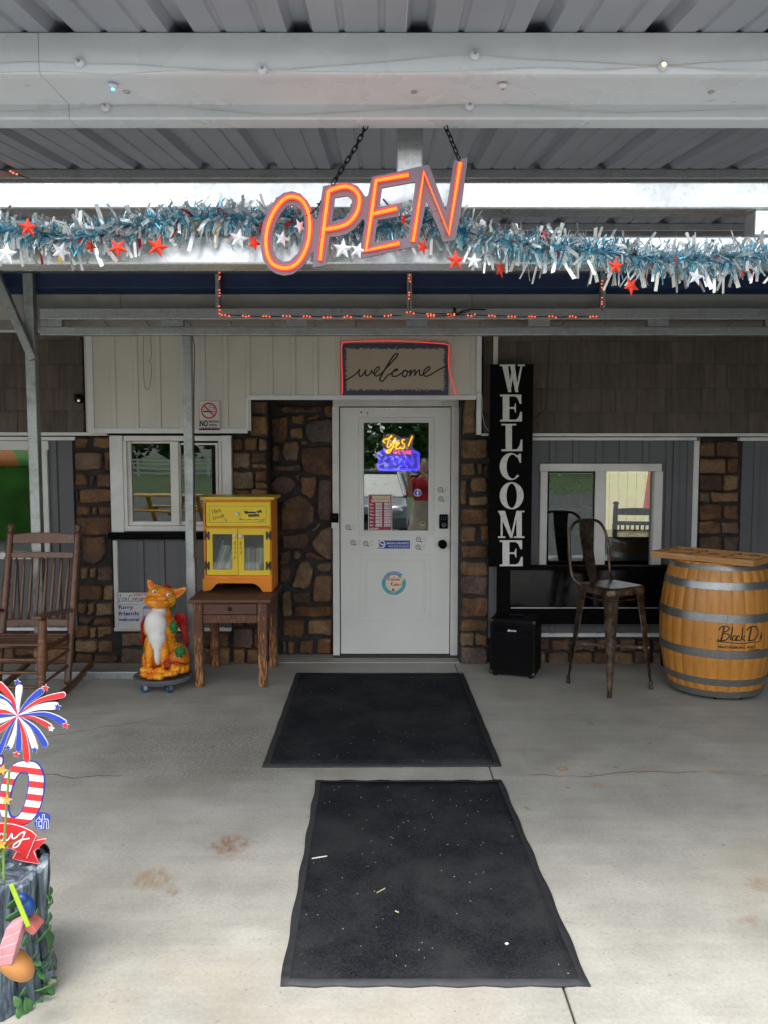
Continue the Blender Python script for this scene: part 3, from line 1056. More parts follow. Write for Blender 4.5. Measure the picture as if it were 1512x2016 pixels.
def frame4(m, o, i, Y, d, mi=0):
    pb(m, (o[0], o[1], o[2], i[1]), Y, d, mi)
    pb(m, (o[0], i[3], o[2], o[3]), Y, d, mi)
    pb(m, (o[0], i[1] + .05, i[0], i[3] - .05), Y + .0004, d, mi)
    pb(m, (i[2], i[1] + .05, o[2], i[3] - .05), Y + .0004, d, mi)
m = MB()
frame4(m, (706, 822, 854, 1055), (712, 828, 848, 1049), YD - .012, .0118)
frame4(m, (711, 827, 849, 1050), (716, 832, 844, 1045), YD - .018, .030)
m.build('glazing_frame', M['door_paint'], door, bevel=.003)
m = MB()
pb(m, (714, 830, 846, 1047), YD + .018, .004)
_c = sum((Vector(v) for v in m.v), Vector()) / len(m.v)        # the sealed unit sits a little out of true in its frame
_T = Matrix.Translation(_c) @ Matrix.Rotation(rad(-1.3), 4, 'Z') @ Matrix.Rotation(rad(-.8), 4, 'X') @ Matrix.Translation(-_c)
m.v = [tuple(_T @ Vector(v)) for v in m.v]
m.build('door_glass', M['glass_door'], door)
m = MB()
frame4(m, (708, 1091, 848, 1221), (712, 1095, 844, 1217), YD - .004, .0038)
frame4(m, (718, 1101, 838, 1211), (721, 1104, 835, 1208), YD - .005, .0048)
m.build('panel_moulding', M['door_paint'], door, bevel=.002)
m = MB()
pb(m, (722, 1105, 834, 1207), YD - .003, .0028)
m.build('raised_panel', M['door_paint'], door, bevel=.002)
m = MB()
pb(m, (670, 1287.6, 886, 1293), YD + .004, .03)
m.build('door_sweep', M['rubber'], door)
# lock, knob
m = MB()
pb(m, (865, 1013, 882, 1041), YD - .028, .0278)
lk = m.build('keypad_lock', M['black'], door, bevel=.006)
m = MB()
c = P3(871, 1071, YD)
m.lathe([(.001, .062), (.022, .06), (.033, .048), (.034, .038), (.026, .024), (.013, .018), (.013, .008), (.034, .006), (.034, 0)], n=24, M=Matrix.Translation(c) @ Matrix.Rotation(PI / 2, 4, 'X'))
m.build('door_knob', M['black'], door, smooth='all')
m = MB()
lx, lz = P(873.5, 1033, YD)
m.lathe([(.001, .006), (.017, .006), (.02, 0)], n=20, M=Matrix.Translation((lx, YD - .028, lz)) @ Matrix.Rotation(PI / 2, 4, 'X'))
for i in range(2):
    for j in range(3):
        a, b = P(869 + j * 4.5, 1018 + i * 4.5, YD - .028)
        m.box(a - .004, a + .004, YD - .030, YD - .028, b - .004, b + .004)
m.build('lock_cylinder', plain('dark_grey', (.05, .05, .055), .4), door)
# screw marks in frame and door
m = MB()
for a, b in ((707, 806), (718, 806), (757, 806), (766, 806)):
    disc(m, a, b, .8, YD, 0, .0008, 8)
for a, b in ((679, 795), (775, 794), (871, 793)):
    disc(m, a, b, .8, YD - .031, 0, .0008, 8)
for a, b in ((661, 807), (661, 980), (661, 995), (896, 812), (895, 875), (894, 1008), (893, 1114)):
    disc(m, a, b, .8, YD - .03, 0, .0008, 8)
disc(m, 711, 811.5, 2.2, YD, 0, .0008, 4)
disc(m, 723, 813, 2.0, YD, 0, .0008, 12, 1.1)
m.build('screw_holes', M['ink_black'], door)
# doorbell camera on the frame
db = MB()
pb(db, (652.5, 1011, 666, 1029), YD - .055, .0245, 0)
pb(db, (652.5, 1029.2, 666, 1040), YD - .055, .0245, 1)
disc(db, 659, 1018, 3.4, YD - .055, 2, .001, 16)
d_ = db.build('doorbell', [M['black'], M['white_trim'], M['black_gloss']], shop, bevel=.003)

# --- stickers on the door
S = {k: ink('sticker_' + k, c) for k, c in dict(blue=(.012, .05, .36), navy=(.02, .03, .12), white=(.8, .8, .8), red=(.55, .02, .02), teal=(.03, .36, .50), sky=(.06, .30, .62), pink=(.7, .25, .45),
     cream=(.75, .68, .5), grey=(.10, .10, .11), yellow=(.75, .6, .2), green=(.2, .55, .3), maroon=(.36, .015, .05), purple=(.25, .2, .5), gold=(.5, .42, .2), fblue=(.02, .11, .5)).items()}
for px, py in ((685, 1038), (695, 1068), (720, 1070), (824, 1062), (823, 1077), (867, 964), (868, 982)):
    m = MB()
    disc(m, px, py, 5.3, YD, 0, .0012, 20, 3.9)
    m.pstroke([(px + 3, py + 3), (px + 6.5, py + 5.5)], 2, YD, 0, .0014)
    prect(m, px - 2.6, py - 1.6, px + 2.6, py - .4, YD, 0, .0012)
    prect(m, px - 1.6, py + .6, px + 1.6, py + 1.8, YD, 0, .0012)
    for i in range(5):
        prect(m, px + 8, py - 4.4 + i * 2.1, px + 16 - (i * 37 % 5), py - 3.8 + i * 2.1, YD, 1, .0012)
    m.build('service_sticker', [S['grey'], plain('sticker_faint', (.45, .46, .45), .6)], door)
m = MB()
prect(m, 745, 1064, 807, 1080, YD, 0, .001)
disc(m, 751.5, 1071.5, 7.6, YD, 1, .0014, 24, 5.8)
m.pstroke([(747, 1067), (756, 1077)], 1.6, YD, 1, .0018)
prect(m, 749, 1070.5, 757, 1072.5, YD, 1, .0016)
pwrite(m, 'SMOKING IS PROHIBITED', (761, 1067.5, 805, 1071.5), YD, 1, .012)
pwrite(m, 'WITHIN 25 FEET OF LOCATION', (764, 1074, 804.5, 1077.5), YD, 1, .008)
m.build('smoking_sticker', [S['blue'], S['white']], door)
m = MB()
disc(m, 775.5, 1148, 24.8, YD - .003, 0, .001, 48)
disc(m, 775.5, 1148, 24.0, YD - .003, 1, .0016, 48, 16.6)
disc(m, 775.5, 1148, 16.6, YD - .003, 2, .0016, 40)
def arctext(mb, s, cx, cy, r, a0, a1, h, Y, mi, inward=False):
    for i, ch in enumerate(s):
        if ch == ' ':
            continue
        a = a0 + (a1 - a0) * (i + .5) / len(s)
        w_ = abs(a1 - a0) * r / len(s) * .78
        def fn(u, v):
            t = a - (u - .5) * w_ / r * (1 if not inward else -1)
            rr = r + (v - .5) * h * (1 if not inward else -1)
            X, Z = P(cx + math.cos(t) * rr, cy - math.sin(t) * rr, Y)
            return X, Y - .0023, Z
        write(mb, ch, fn, mi, .02)
arctext(m, 'Hand Dipped', 775.5, 1148, 20.4, rad(165), rad(62), 5, YD - .003, 3)
arctext(m, 'Cakes Available To Order', 775.5, 1148, 20.4, rad(196), rad(338), 4.6, YD - .003, 4, True)
for st in ([(765, 1136), (763, 1143)], [(768.5, 1136), (764.5, 1140), (768, 1143)], [(770, 1140), (772.5, 1139.5), (772, 1142.5), (769.5, 1142.5), (770, 1140)], [(776.5, 1135), (775, 1143)], [(775, 1140), (772.8, 1140.5), (773, 1143), (775, 1142.5)],
           [(778, 1139.5), (777.5, 1143)], [(782, 1139.5), (780, 1140), (779.5, 1142.5), (782, 1142.5), (782.3, 1139.5), (782, 1143)], [(785.5, 1135), (784, 1143)], [(787, 1139), (784.3, 1141), (787, 1143)],
           [(771, 1146), (769, 1153)], [(775, 1146), (770.5, 1150), (774.5, 1153)], [(776, 1150), (778.4, 1149.5), (778, 1152.5), (775.5, 1152.5), (776, 1150)], [(779.5, 1149.5), (779, 1153), (779.6, 1150.5), (781.5, 1149.5), (781.5, 1153)], [(783, 1151.5), (785, 1150), (783.5, 1149.5), (783, 1152.5), (785.5, 1152.5)], [(789, 1149.5), (787.2, 1150), (788.6, 1151.5), (786.5, 1153)]):
    m.pstroke(st, 1.25, YD - .003, 5, .0022, 3)
prect(m, 772.5, 1163.5, 779.5, 1167, YD - .003, 6, .0024)
disc(m, 774, 1161, 2.6, YD - .003, 5, .0023, 12)
disc(m, 778.5, 1160.5, 2.4, YD - .003, 2, .0025, 12)
X0 = [P(a, b, YD - .003) for a, b in ((788, 1138), (798, 1139.5), (790, 1147.5))]
m.add([(x_, YD - .0056, z_) for x_, z_ in X0], [(0, 1, 2)], 7)
disc(m, 793.5, 1135.5, 4, YD - .003, 2, .0026, 14)
m.build('round_logo_sticker', [S['white'], S['teal'], S['cream'], S['pink'], S['green'], S['red'], S['pink'], S['yellow']], door)
# stickers and poster on the glass
YG = YD + .009
m = MB()
disc(m, 822, 970, 7.4, YG, 0, .001, 28)
disc(m, 822, 970, 6.5, YG, 1, .0014, 28)
m.pstroke([(825, 966.2), (823, 966), (822.3, 968), (822.3, 976)], 1.8, YG, 0, .0018)
prect(m, 819.6, 969.3, 825, 971, YG, 0, .0022)
m.build('social_media_sticker', [S['white'], S['fblue']], door)
m = MB()
disc(m, 831, 1033, 8, YG, 0, .001, 18)
disc(m, 831, 1033, 7.2, YG, 1, .0014, 28, 6.3)
m.pstroke([(825.5, 1031), (828.5, 1034), (831, 1031.5), (833.5, 1034), (836.5, 1031)], 1.3, YG, 1, .0018)
m.pstroke([(831, 1030), (831, 1037)], 1.1, YG, 1, .002)
m.pstroke([(827, 1037), (831, 1035), (835, 1037)], 1, YG, 1, .0022)
m.build('emblem_sticker', [S['grey'], S['gold']], door)
m = MB()
prect(m, 725, 973, 772, 1045, YG, 0, .001)
prect(m, 726, 974.5, 771, 1043.5, YG, 1, .0014)
prect(m, 733, 976.5, 768, 982, YG, 2, .0018)
prect(m, 731, 983, 769, 988.5, YG, 2, .0018)
pwrite(m, 'CLOSED', (735.5, 977, 765, 981.6), YG, 3, .02, .0024)
pwrite(m, 'MONDAYS', (732, 983.6, 767, 988.1), YG, 3, .02, .0024)
for i, (dn, a, b) in enumerate((('Mon', 'CLOSED', 'CLOSED'), ('Tue', '12:00', '7:00'), ('Wed', '12:00', '9:00'), ('Thur', '12:00', '9:00'), ('Fri', '12:00', '9:00'), ('Sat', '11:00', '9:00'), ('Sun', '11:00', '9:00'))):
    y = 990 + i * 6.85
    pwrite(m, dn, (728, y + .8, 728 + 2.3 * len(dn), y + 4.6), YG, 0, .02, .002)
    prect(m, 739.5, y, 752, y + 5.4, YG, 0, .0018)
    prect(m, 756.5, y, 769, y + 5.4, YG, 0, .0018)
    pwrite(m, a, (740.5, y + .8, 751, y + 4.6), YG, 4, .015, .0024)
    pwrite(m, b, (757.5, y + .8, 768, y + 4.6), YG, 4, .015, .0024)
pwrite(m, 'HOURS', (728, 1039, 745, 1042.5), YG, 0, .02, .002)
m.build('opening_hours_poster', [S['white'], S['maroon'], S['cream'], S['gold'], S['grey']], door)

# ================================================================== CANOPY
can = thing('metal_canopy', 'galvanised tube canopy with ribbed metal roof and white front trim', 'canopy', (0, 4, 0))
z_a, z_b = PZ(63, 2.14), PZ(331, 3.83)
slope = (z_b - z_a) / (3.83 - 2.14)
def zroof(Y):
    return z_a + slope * (Y - 2.14) if Y <= 3.95 else z_a + slope * (3.95 - 2.14) - .012 * (Y - 3.95)
yf = 2.14
while yf > 1.4 and (zroof(yf) - PZ(1, yf)) < 0:
    yf -= .005
PITCHX = .305
xr0 = PX(825, 2.14, 62)
prof = []
for i in range(3):
    o = i * PITCHX
    prof += [(o - .034, 0), (o - .018, .030), (o + .018, .030), (o + .034, 0)]
    for q in (.098, .20):
        prof += [(o + q, 0), (o + q + .006, .006), (o + q + .014, .006), (o + q + .02, 0)]
prof.append((2.999 * PITCHX - .034, 0))
def roof_panel(x0, ya, yb, nm):
    m = MB()
    n = len(prof)
    vv = []
    for th in (0, .0016):
        for Y in (ya, yb):
            vv += [(x0 + a, Y, zroof(Y) + b + th) for a, b in prof]
    fs = []
    for i in range(n - 1):
        fs.append((i, i + n, i + n + 1, i + 1))
        fs.append((2 * n + i, 2 * n + i + 1, 3 * n + i + 1, 3 * n + i))
        fs.append((i, i + 1, 2 * n + i + 1, 2 * n + i))
        fs.append((n + i, 3 * n + i, 3 * n + i + 1, n + i + 1))
    m.add(vv, fs)
    return m.build(nm, M['roof_metal'], can)
k0 = -5
for k in range(-5, 6):
    roof_panel(xr0 + k * 3 * PITCHX, yf, 3.95, 'roof_panel')
    roof_panel(xr0 + k * 3 * PITCHX, 3.951, 5.70, 'roof_panel')
AX = Matrix(((0, 1, 0, 0), (1, 0, 0, 0), (0, 0, 1, 0), (0, 0, 0, 1)))      # outline (y,z) swept along x
z1 = PZ(146, 2.14)
z2 = PZ(234, 2.335)
zi = z1 + .012
outl = [(2.14, z_a - .002), (2.14, z1 + .012), (2.146, z1 + .003), (2.157, z1), (2.18, z1 + .004), (2.335, z1 + .006), (2.335, z2 + .004), (2.340, z2), (2.40, z2), (2.40, z_a + .02)]
xs = PX(76, 2.14, 100)
for a, b in ((-5, xs - .0007), (xs + .0007, 5)):
    m = MB()
    m.prism(outl, a, b, M=AX)
    m.build('front_trim', M['fascia_white'], can, smooth=True)
for px in (815, 1400, 250):
    m = MB()
    c = P3(px, 182, 2.25)
    c.z = z1 + .004
    m.ell(c, (.009, .009, .005), 10, 6)
    m.build('screw_head', M['galv_dull'], can, smooth='all')
# front header: two tubes with uprights
YH = 2.50
def tubebox(px0, py0, px1, py1, Y, d, name, mat='galv', bev=.006):
    m = MB()
    m.pbox(px0, py0, px1, py1, Y, d)
    return m.build(name, M[mat], can, bevel=bev, bseg=2)
tubebox(-700, 357, 2300, 411, YH, .088, 'header_tube')
tubebox(-700, 465, 2300, 520, YH, .088, 'header_tube')
for a, b in ((781, 833), (1487, 1540), (-48, 4)):
    tubebox(a, 411.3, b, 464.7, YH + .004, .08, 'header_upright')
    if a != 781:
        continue
    m = MB()
    m.box(PX(a, YH, 300), PX(b, YH, 300), YH + .004, YH + .084, PZ(356.7, YH), zroof(YH) - .002)
    m.build('header_upright', M['galv'], can, bevel=.006)
# purlins across under the roof
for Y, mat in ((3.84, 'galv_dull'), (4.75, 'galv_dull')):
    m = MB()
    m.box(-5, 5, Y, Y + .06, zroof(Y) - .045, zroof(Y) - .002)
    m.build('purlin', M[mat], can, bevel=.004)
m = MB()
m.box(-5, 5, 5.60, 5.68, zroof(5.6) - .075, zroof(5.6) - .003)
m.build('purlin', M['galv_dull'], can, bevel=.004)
# rear frame against the building
YB = 5.62
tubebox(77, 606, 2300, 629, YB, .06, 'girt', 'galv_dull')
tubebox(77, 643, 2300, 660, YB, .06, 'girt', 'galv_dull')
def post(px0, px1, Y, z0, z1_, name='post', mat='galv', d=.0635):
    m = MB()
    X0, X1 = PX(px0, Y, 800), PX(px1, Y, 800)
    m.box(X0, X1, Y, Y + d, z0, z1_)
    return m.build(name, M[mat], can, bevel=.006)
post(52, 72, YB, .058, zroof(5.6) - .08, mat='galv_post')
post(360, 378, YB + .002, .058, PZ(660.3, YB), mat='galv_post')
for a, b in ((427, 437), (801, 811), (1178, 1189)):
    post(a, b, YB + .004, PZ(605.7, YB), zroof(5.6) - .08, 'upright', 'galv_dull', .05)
for px in (79, 318, 563, 799, 1040, 1275, 1507):
    m = MB()
    m.pbox(px, 629.4, px + 43, 642.6, YB + .006, .045)
    m.build('bracket', M['galv_post'], can, bevel=.003)
m = MB()
a, b = P3(-14, 525, YB - .03), P3(66, 708, YB - .03)
m.bar(a, b, .056, .05, up=(0, 1, 0))
m.build('brace', M['galv_dull'], can, bevel=.005)
m = MB()
m.box(-3.6, PX(300, YB), YB, YB + .0635, .0, .0575)
m.build('base_rail', M['galv_post'], can, bevel=.005)
# unseen sheet-metal walls added left and right to darken the rear of the porch
for X in (-4.3, 3.75):
    m = MB()
    y0_ = 4.3 if X < 0 else 2.55
    m.box(X, X + .02, y0_, 6.05, .0, 2.72)
    for i in range(5 if X < 0 else 11):
        m.box(X - .018, X + .038, y0_ + .07 + i * .305, y0_ + .11 + i * .305, .0, 2.72)
    m.build('shade_panel', plain('shade_panel_grey', (.22, .23, .25), .6), can)
# thin loose wires on the frame
def wire(name, label, pts, r=.0016, mat=None, cat='wire', n=6):
    m = MB()
    m.tube(cr(pts, 5), r, n)
    o = m.build(name, mat or M['rubber'], None, smooth='all')
    return tag(o, label, cat)
YX = YC - .02
wire('hanging_wire', 'thin bare wire loop hanging down the cream siding left of the post', [P3(a, b, YX) for a, b in ((283, 650), (282, 700), (284, 755), (292, 767), (298, 740), (298, 718), (294, 712), (298, 700), (296, 655))], .0013)
wire('hanging_cable', 'dark cable hanging down the brown shingles beside the vertical sign', [P3(a, b, 6.01) for a, b in ((1084, 655), (1081, 700), (1078, 760), (1074, 800), (1060, 818), (1050, 823), (1058, 835), (1058, 846))], .002)
wire('post_cable', 'black cable running down the side of the galvanised post by the window', [P3(a, b, YB - .006) for a, b in ((379, 662), (383, 690), (382, 760), (382, 850), (383, 920), (381, 1000), (382, 1100))], .003)
wire('white_wire', 'thin pale wire drooping beside the vertical sign at the siding edge', [P3(a, b, YC - .03) for a, b in ((937, 768), (946, 774), (950, 790), (949, 812), (955, 838), (962, 848))], .0016, M['white_trim'])

# ================================================================== OBJECTS
# ---- floor mats
def floor_mat(c4, label, thick, wave, seed):
    r = random.Random(seed)
    (ax, ay), (bx, by), (cx, cy), (dx, dy) = [G(*q) for q in c4]      # far left, far right, near right, near left
    loc = ((ax + bx + cx + dx) / 4, (ay + by + cy + dy) / 4, 0)
    root = thing('floor_mat', label, 'mat', loc, group=None)
    nx, ny = 26, 30
    ph = [r.uniform(0, 6) for _ in range(6)]
    def pt(u, v, z):
        x = (ax * (1 - u) + bx * u) * (1 - v) + (dx * (1 - u) + cx * u) * v
        y = (ay * (1 - u) + by * u) * (1 - v) + (dy * (1 - u) + cy * u) * v
        e = min(u, 1 - u, v, 1 - v)
        k = max(0, 1 - e / .06)
        z += wave * k * max(0, math.sin(u * 31 + ph[0]) * math.sin(v * 3 + ph[1]) + math.sin(v * 37 + ph[2]) * .6)
        if v > .985 or v < .015:
            y += wave * .9 * math.sin(u * 40 + ph[3])
        if u > .985 or u < .015:
            x += wave * .8 * math.sin(v * 33 + ph[4])
        return (x, y, z)
    def grid(u0, u1, v0, v1, z, nm, mat):
        m = MB()
        vv = [pt(u0 + (u1 - u0) * i / nx, v0 + (v1 - v0) * j / ny, z) for j in range(ny + 1) for i in range(nx + 1)]
        fs = [(j * (nx + 1) + i, (j + 1) * (nx + 1) + i, (j + 1) * (nx + 1) + i + 1, j * (nx + 1) + i + 1) for j in range(ny) for i in range(nx)]
        m.add(vv, fs)
        o = m.build(nm, mat, root, smooth='all')
        s_ = o.modifiers.new('solid', 'SOLIDIFY')
        s_.thickness = z - .001
        s_.offset = -1
        return o
    grid(0, 1, 0, 1, thick * .55, 'rubber_border', M['mat_edge'])
    grid(.028, .972, .022, .978, thick, 'carpet_field', M['mat'])
    return root
mat1 = floor_mat(((583, 1326), (912, 1326), (988, 1510), (516, 1512)), 'wide black rubber mat lying directly in front of the white door', .011, .0015, 1)
mat2 = floor_mat(((622, 1538), (988, 1538), (1163, 1944), (551, 1944)), 'narrow black mat with wavy edges lying nearest the viewer', .009, .004, 2)
# litter on the mat
def litter(px, py, dx, dy, w, mat, name, label, z=.0112):
    m = MB()
    a, b = G(px, py), G(px + dx, py + dy)
    m.bar((a[0], a[1], z + .003), (b[0], b[1], z + .003), w, .003)
    tag(m.build(name, mat), label, 'litter')
straw = plain('straw', (.5, .45, .25), .7)
litter(614, 1697, 30, -5, .004, M['ink_white'], 'paper_scrap', 'white paper straw wrapper on the near mat, left side')
litter(742, 1765, 16, -9, .003, straw, 'dry_leaf', 'dry yellow leaf blade on the middle of the near mat')
litter(778, 1801, 7, 3, .003, straw, 'leaf_bit', 'small dry leaf bit below the leaf blade on the near mat')
litter(995, 1867, 5, -2, .008, M['ink_white'], 'paper_crumb', 'small white paper crumb on the near mat, lower right')
m = MB()
rr = random.Random(5)
for c4, n in ((((583, 1326), (912, 1326), (988, 1510), (516, 1512)), 45), (((622, 1538), (988, 1538), (1163, 1944), (551, 1944)), 80)):
    for i in range(n):
        u, v = rr.uniform(.04, .96), rr.uniform(.03, .97)
        A = [G(*q) for q in c4]
        x = (A[0][0] * (1 - u) + A[1][0] * u) * (1 - v) + (A[3][0] * (1 - u) + A[2][0] * u) * v
        y = (A[0][1] * (1 - u) + A[1][1] * u) * (1 - v) + (A[3][1] * (1 - u) + A[2][1] * u) * v
        L, t = rr.uniform(.002, .006), rr.uniform(0, PI)
        dx_, dy_ = math.cos(t) * L / 2, math.sin(t) * L / 2
        m.bar((x - dx_, y - dy_, .0122), (x + dx_, y + dy_, .0122), .0018, .0014)
o = stuff(m.build('lint_specks', plain('lint', (.42, .39, .33), .8)))
tag(o, 'pale lint and grass specks scattered over the black mats', 'litter')

# ---- side table
TY0, TY1 = 5.42, 6.0
wt = wood('weathered_table', (.045, .016, .008), (.16, .06, .026), (1, 1, .1), 26, .62, bump=.5, wear=((.46, .21, .07), .12, .52))
wt_top = wood('weathered_top', (.05, .022, .012), (.15, .066, .034), (.1, 1, 1), 26, .6, bump=.5)
tz = PZ(1180, 5.40)
tab = thing('side_table', 'weathered brown wooden side table with one drawer under the yellow cabinet', 'table', (PX(455, 5.6), 5.7, 0))
lx0, lx1 = PX(381, TY0, 1300), PX(526, TY0, 1300)
LW = .066
for a in (lx0, lx1 - LW):
    for b in (TY0, TY1 - LW):
        m = MB()
        t_ = .006
        m.add([(a + t_, b + t_, .001), (a + LW - t_, b + t_, .001), (a + LW - t_, b + LW - t_, .001), (a + t_, b + LW - t_, .001), (a, b, tz - .028), (a + LW, b, tz - .028), (a + LW, b + LW, tz - .028), (a, b + LW, tz - .028)],
              [(0, 3, 2, 1), (4, 5, 6, 7), (0, 1, 5, 4), (1, 2, 6, 5), (2, 3, 7, 6), (3, 0, 4, 7)])
        m.build('leg', wt, tab, bevel=.004)
m = MB()
m.box(PX(370, 5.40, 1180), PX(533, 5.40, 1180), 5.385, 6.02, tz - .026, tz)
m.build('table_top', wt_top, tab, bevel=.007)
m = MB()
za, zb_ = tz - .17, tz - .03
m.box(lx0 + .012, lx0 + .034, TY0 + LW, TY1 - LW, za, zb_)
m.box(lx1 - .034, lx1 - .012, TY0 + LW, TY1 - LW, za, zb_)
m.box(lx0 + LW, lx1 - LW, TY1 - .04, TY1 - .02, za, zb_)
m.box(lx0 + LW, lx1 - LW, TY0 + .012, TY0 + .032, za, za + .055)
m.build('apron', wt, tab, bevel=.002)
m = MB()
m.box(lx0 + LW + .004, lx1 - LW - .004, TY0 + .008, TY0 + .032, za + .06, zb_ - .005)
dr = m.build('drawer', wt_top, tab, bevel=.004)
m = MB()
m.ell(((lx0 + lx1) / 2, TY0 - .006, (za + .06 + zb_) / 2), (.013, .011, .013), 14, 8)
m.lathe([(.006, 0), (.006, .02)], n=10, M=Matrix.Translation(((lx0 + lx1) / 2, TY0 + .012, (za + .06 + zb_) / 2)) @ Matrix.Rotation(PI / 2, 4, 'X'))
m.build('knob', M['black_gloss'], dr, smooth='all')

# ---- yellow and orange book cabinet
BY = 5.70
yel = plain('yellow_paint', (.80, .55, .015), .45, var=.1, scale=6, bump=.08, bscale=40)
ora = plain('orange_paint', (.80, .24, .010), .45, var=.1, scale=6, bump=.08, bscale=40)
cabn = thing('book_cabinet', 'yellow and orange painted book exchange cabinet standing on the brown table', 'cabinet', (PX(468, BY), BY + .15, tz))
cx0, cx1 = PX(401, BY, 1070), PX(535, BY, 1070)
cz1 = PZ(984, BY)
CD = .31
th = .016
m = MB()
zfoot = PZ(1128, BY) - .016
m.box(cx0, cx0 + th, BY, BY + CD, tz + .001, cz1)
m.box(cx1 - th, cx1, BY, BY + CD, tz + .001, cz1)
m.box(cx0 + th, cx1 - th, BY + CD - th, BY + CD, zfoot, cz1)
m.box(cx0 + th, cx1 - th, BY + .02, BY + CD - th, zfoot, zfoot + th)
zmid = PZ(1038, BY)
m.box(cx0 + th, cx1 - th, BY + .02, BY + CD - th, zmid, zmid + .012)
m.build('carcass', ora, cabn, bevel=.002)
m = MB()
m.box(cx0 + th + .0005, cx0 + th + .003, BY + .021, BY + CD - th - .004, zfoot + th + .0005, PZ(1038, BY) - .0005)
m.box(cx1 - th - .003, cx1 - th - .0005, BY + .021, BY + CD - th - .004, zfoot + th + .0005, PZ(1038, BY) - .0005)
m.box(cx0 + th + .0005, cx1 - th - .0005, BY + CD - th - .0035, BY + CD - th - .0005, zfoot + th + .0005, PZ(1038, BY) - .0005)
m.build('shade_lining', plain('shade_black', (.012, .010, .009), .9, spec=.1), cabn)  # added near-black sheets painting in the shade inside the cabinet
m = MB()
fz = lambda py: PZ(py, BY)
m.box(cx0 + .0005, cx1 - .0005, BY - .003, BY + .018, fz(990), cz1)
m.box(cx0 + .0005, cx1 - .0005, BY - .003, BY + .018, fz(1042), fz(1036.5))
m.box(cx0 + .0005, cx0 + .014, BY - .0025, BY + .018, fz(1135), fz(990))
m.box(cx1 - .014, cx1 - .0005, BY - .0025, BY + .018, fz(1135), fz(990))
m.box(cx0 + .0005, cx1 - .0005, BY - .003, BY + .018, fz(1140), fz(1132.5))
m.build('face_frame', ora, cabn, bevel=.0015)
m = MB()
sk = [(399, 1139.5), (534.5, 1140.5), (534.5, 1165), (517, 1165), (512, 1157), (505, 1151.5), (499, 1148.5), (430, 1148), (425, 1151), (420, 1157), (415, 1162), (399, 1163.5)]
m.prism([P(a, b, BY - .008) for a, b in sk], BY - .012, BY + .006)
m.build('skirt', ora, cabn, bevel=.002)
m = MB()
m.box(PX(395.5, BY, 980), PX(541, BY, 980), BY - .026, BY + CD + .012, cz1 + .0005, cz1 + .022)
m.build('cabinet_top', plain('yellow_top', (.72, .48, .015), .45, var=.15), cabn, bevel=.004)
m = MB()
DR = (405, 988, 533, 1036.5)
m.pbox(*DR, BY - .022, .019)
dw = m.build('drawer_front', yel, cabn, bevel=.006)
Yd = BY - .022
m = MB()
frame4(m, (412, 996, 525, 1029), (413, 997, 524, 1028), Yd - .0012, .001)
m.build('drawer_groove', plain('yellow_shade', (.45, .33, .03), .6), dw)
def knob(px, py, Y, par):
    m = MB()
    c = P3(px, py, Y)
    m.lathe([(.001, .024), (.010, .023), (.015, .018), (.0145, .012), (.007, .008), (.007, 0)], n=18, M=Matrix.Translation(c) @ Matrix.Rotation(PI / 2, 4, 'X'))
    m.build('knob', plain('knob_white', (.72, .69, .6), .35, bump=0), par, smooth='all')
knob(467, 1012, Yd, dw)
zc3 = lambda x, y: (380 + x / 7.56, 960 + y / 7.56)
m = MB()
for st in ([(280, 345), (300, 395)], [(280, 345), (310, 320), (325, 345), (290, 370)], [(320, 370), (345, 355), (335, 340), (320, 360), (335, 382), (350, 375)], [(352, 365), (375, 345), (360, 335), (352, 355), (368, 372), (385, 362)], [(385, 310), (395, 365)], [(420, 330), (395, 345), (428, 365)],
           [(285, 440), (320, 428)], [(302, 435), (315, 480)], [(298, 482), (330, 470)], [(330, 440), (338, 470), (340, 440), (355, 432), (362, 462)], [(385, 425), (370, 430), (385, 448), (370, 455)], [(395, 420), (400, 450)], [(430, 420), (410, 425), (415, 448), (432, 440), (425, 380), (435, 442)], [(440, 425), (462, 410), (450, 400), (440, 415), (452, 430), (468, 422)],
           [(455, 445), (495, 495)], [(480, 490), (497, 497), (500, 465)],
           [(695, 460), (700, 490)], [(695, 460), (715, 460), (715, 472), (698, 475)], [(720, 475), (735, 470), (745, 485), (760, 475), (775, 485), (790, 478)], [(800, 475), (815, 485), (835, 470), (845, 485), (860, 475), (880, 485)], [(900, 470), (915, 485), (930, 465), (945, 480), (960, 470), (980, 482)], [(1000, 470), (1020, 485), (1045, 468), (1060, 485), (1070, 470)], [(970, 495), (1000, 505), (1030, 492), (1060, 500)]):
    m.pstroke([zc3(*p) for p in st], .75, Yd, 0, .001, 3)
for i in range(9):
    disc(m, *zc3(490 + i * 30, 400 - i * 12 + (i > 4) * (i - 4) * 11), .35, Yd, 0, .001, 6)
for st, w_ in (([(765, 345), (790, 385), (800, 350), (815, 385)], 3), ([(810, 375), (850, 370), (935, 372)], 3.4), ([(955, 345), (975, 372), (1000, 340), (1020, 375)], 3), ([(820, 410), (890, 408), (965, 405), (980, 430)], 3), ([(825, 430), (960, 425)], 1.6)):
    m.pstroke([zc3(*p) for p in st], w_, Yd, 0, .0014, 3)
m.build('handwriting', M['ink_black'], dw)
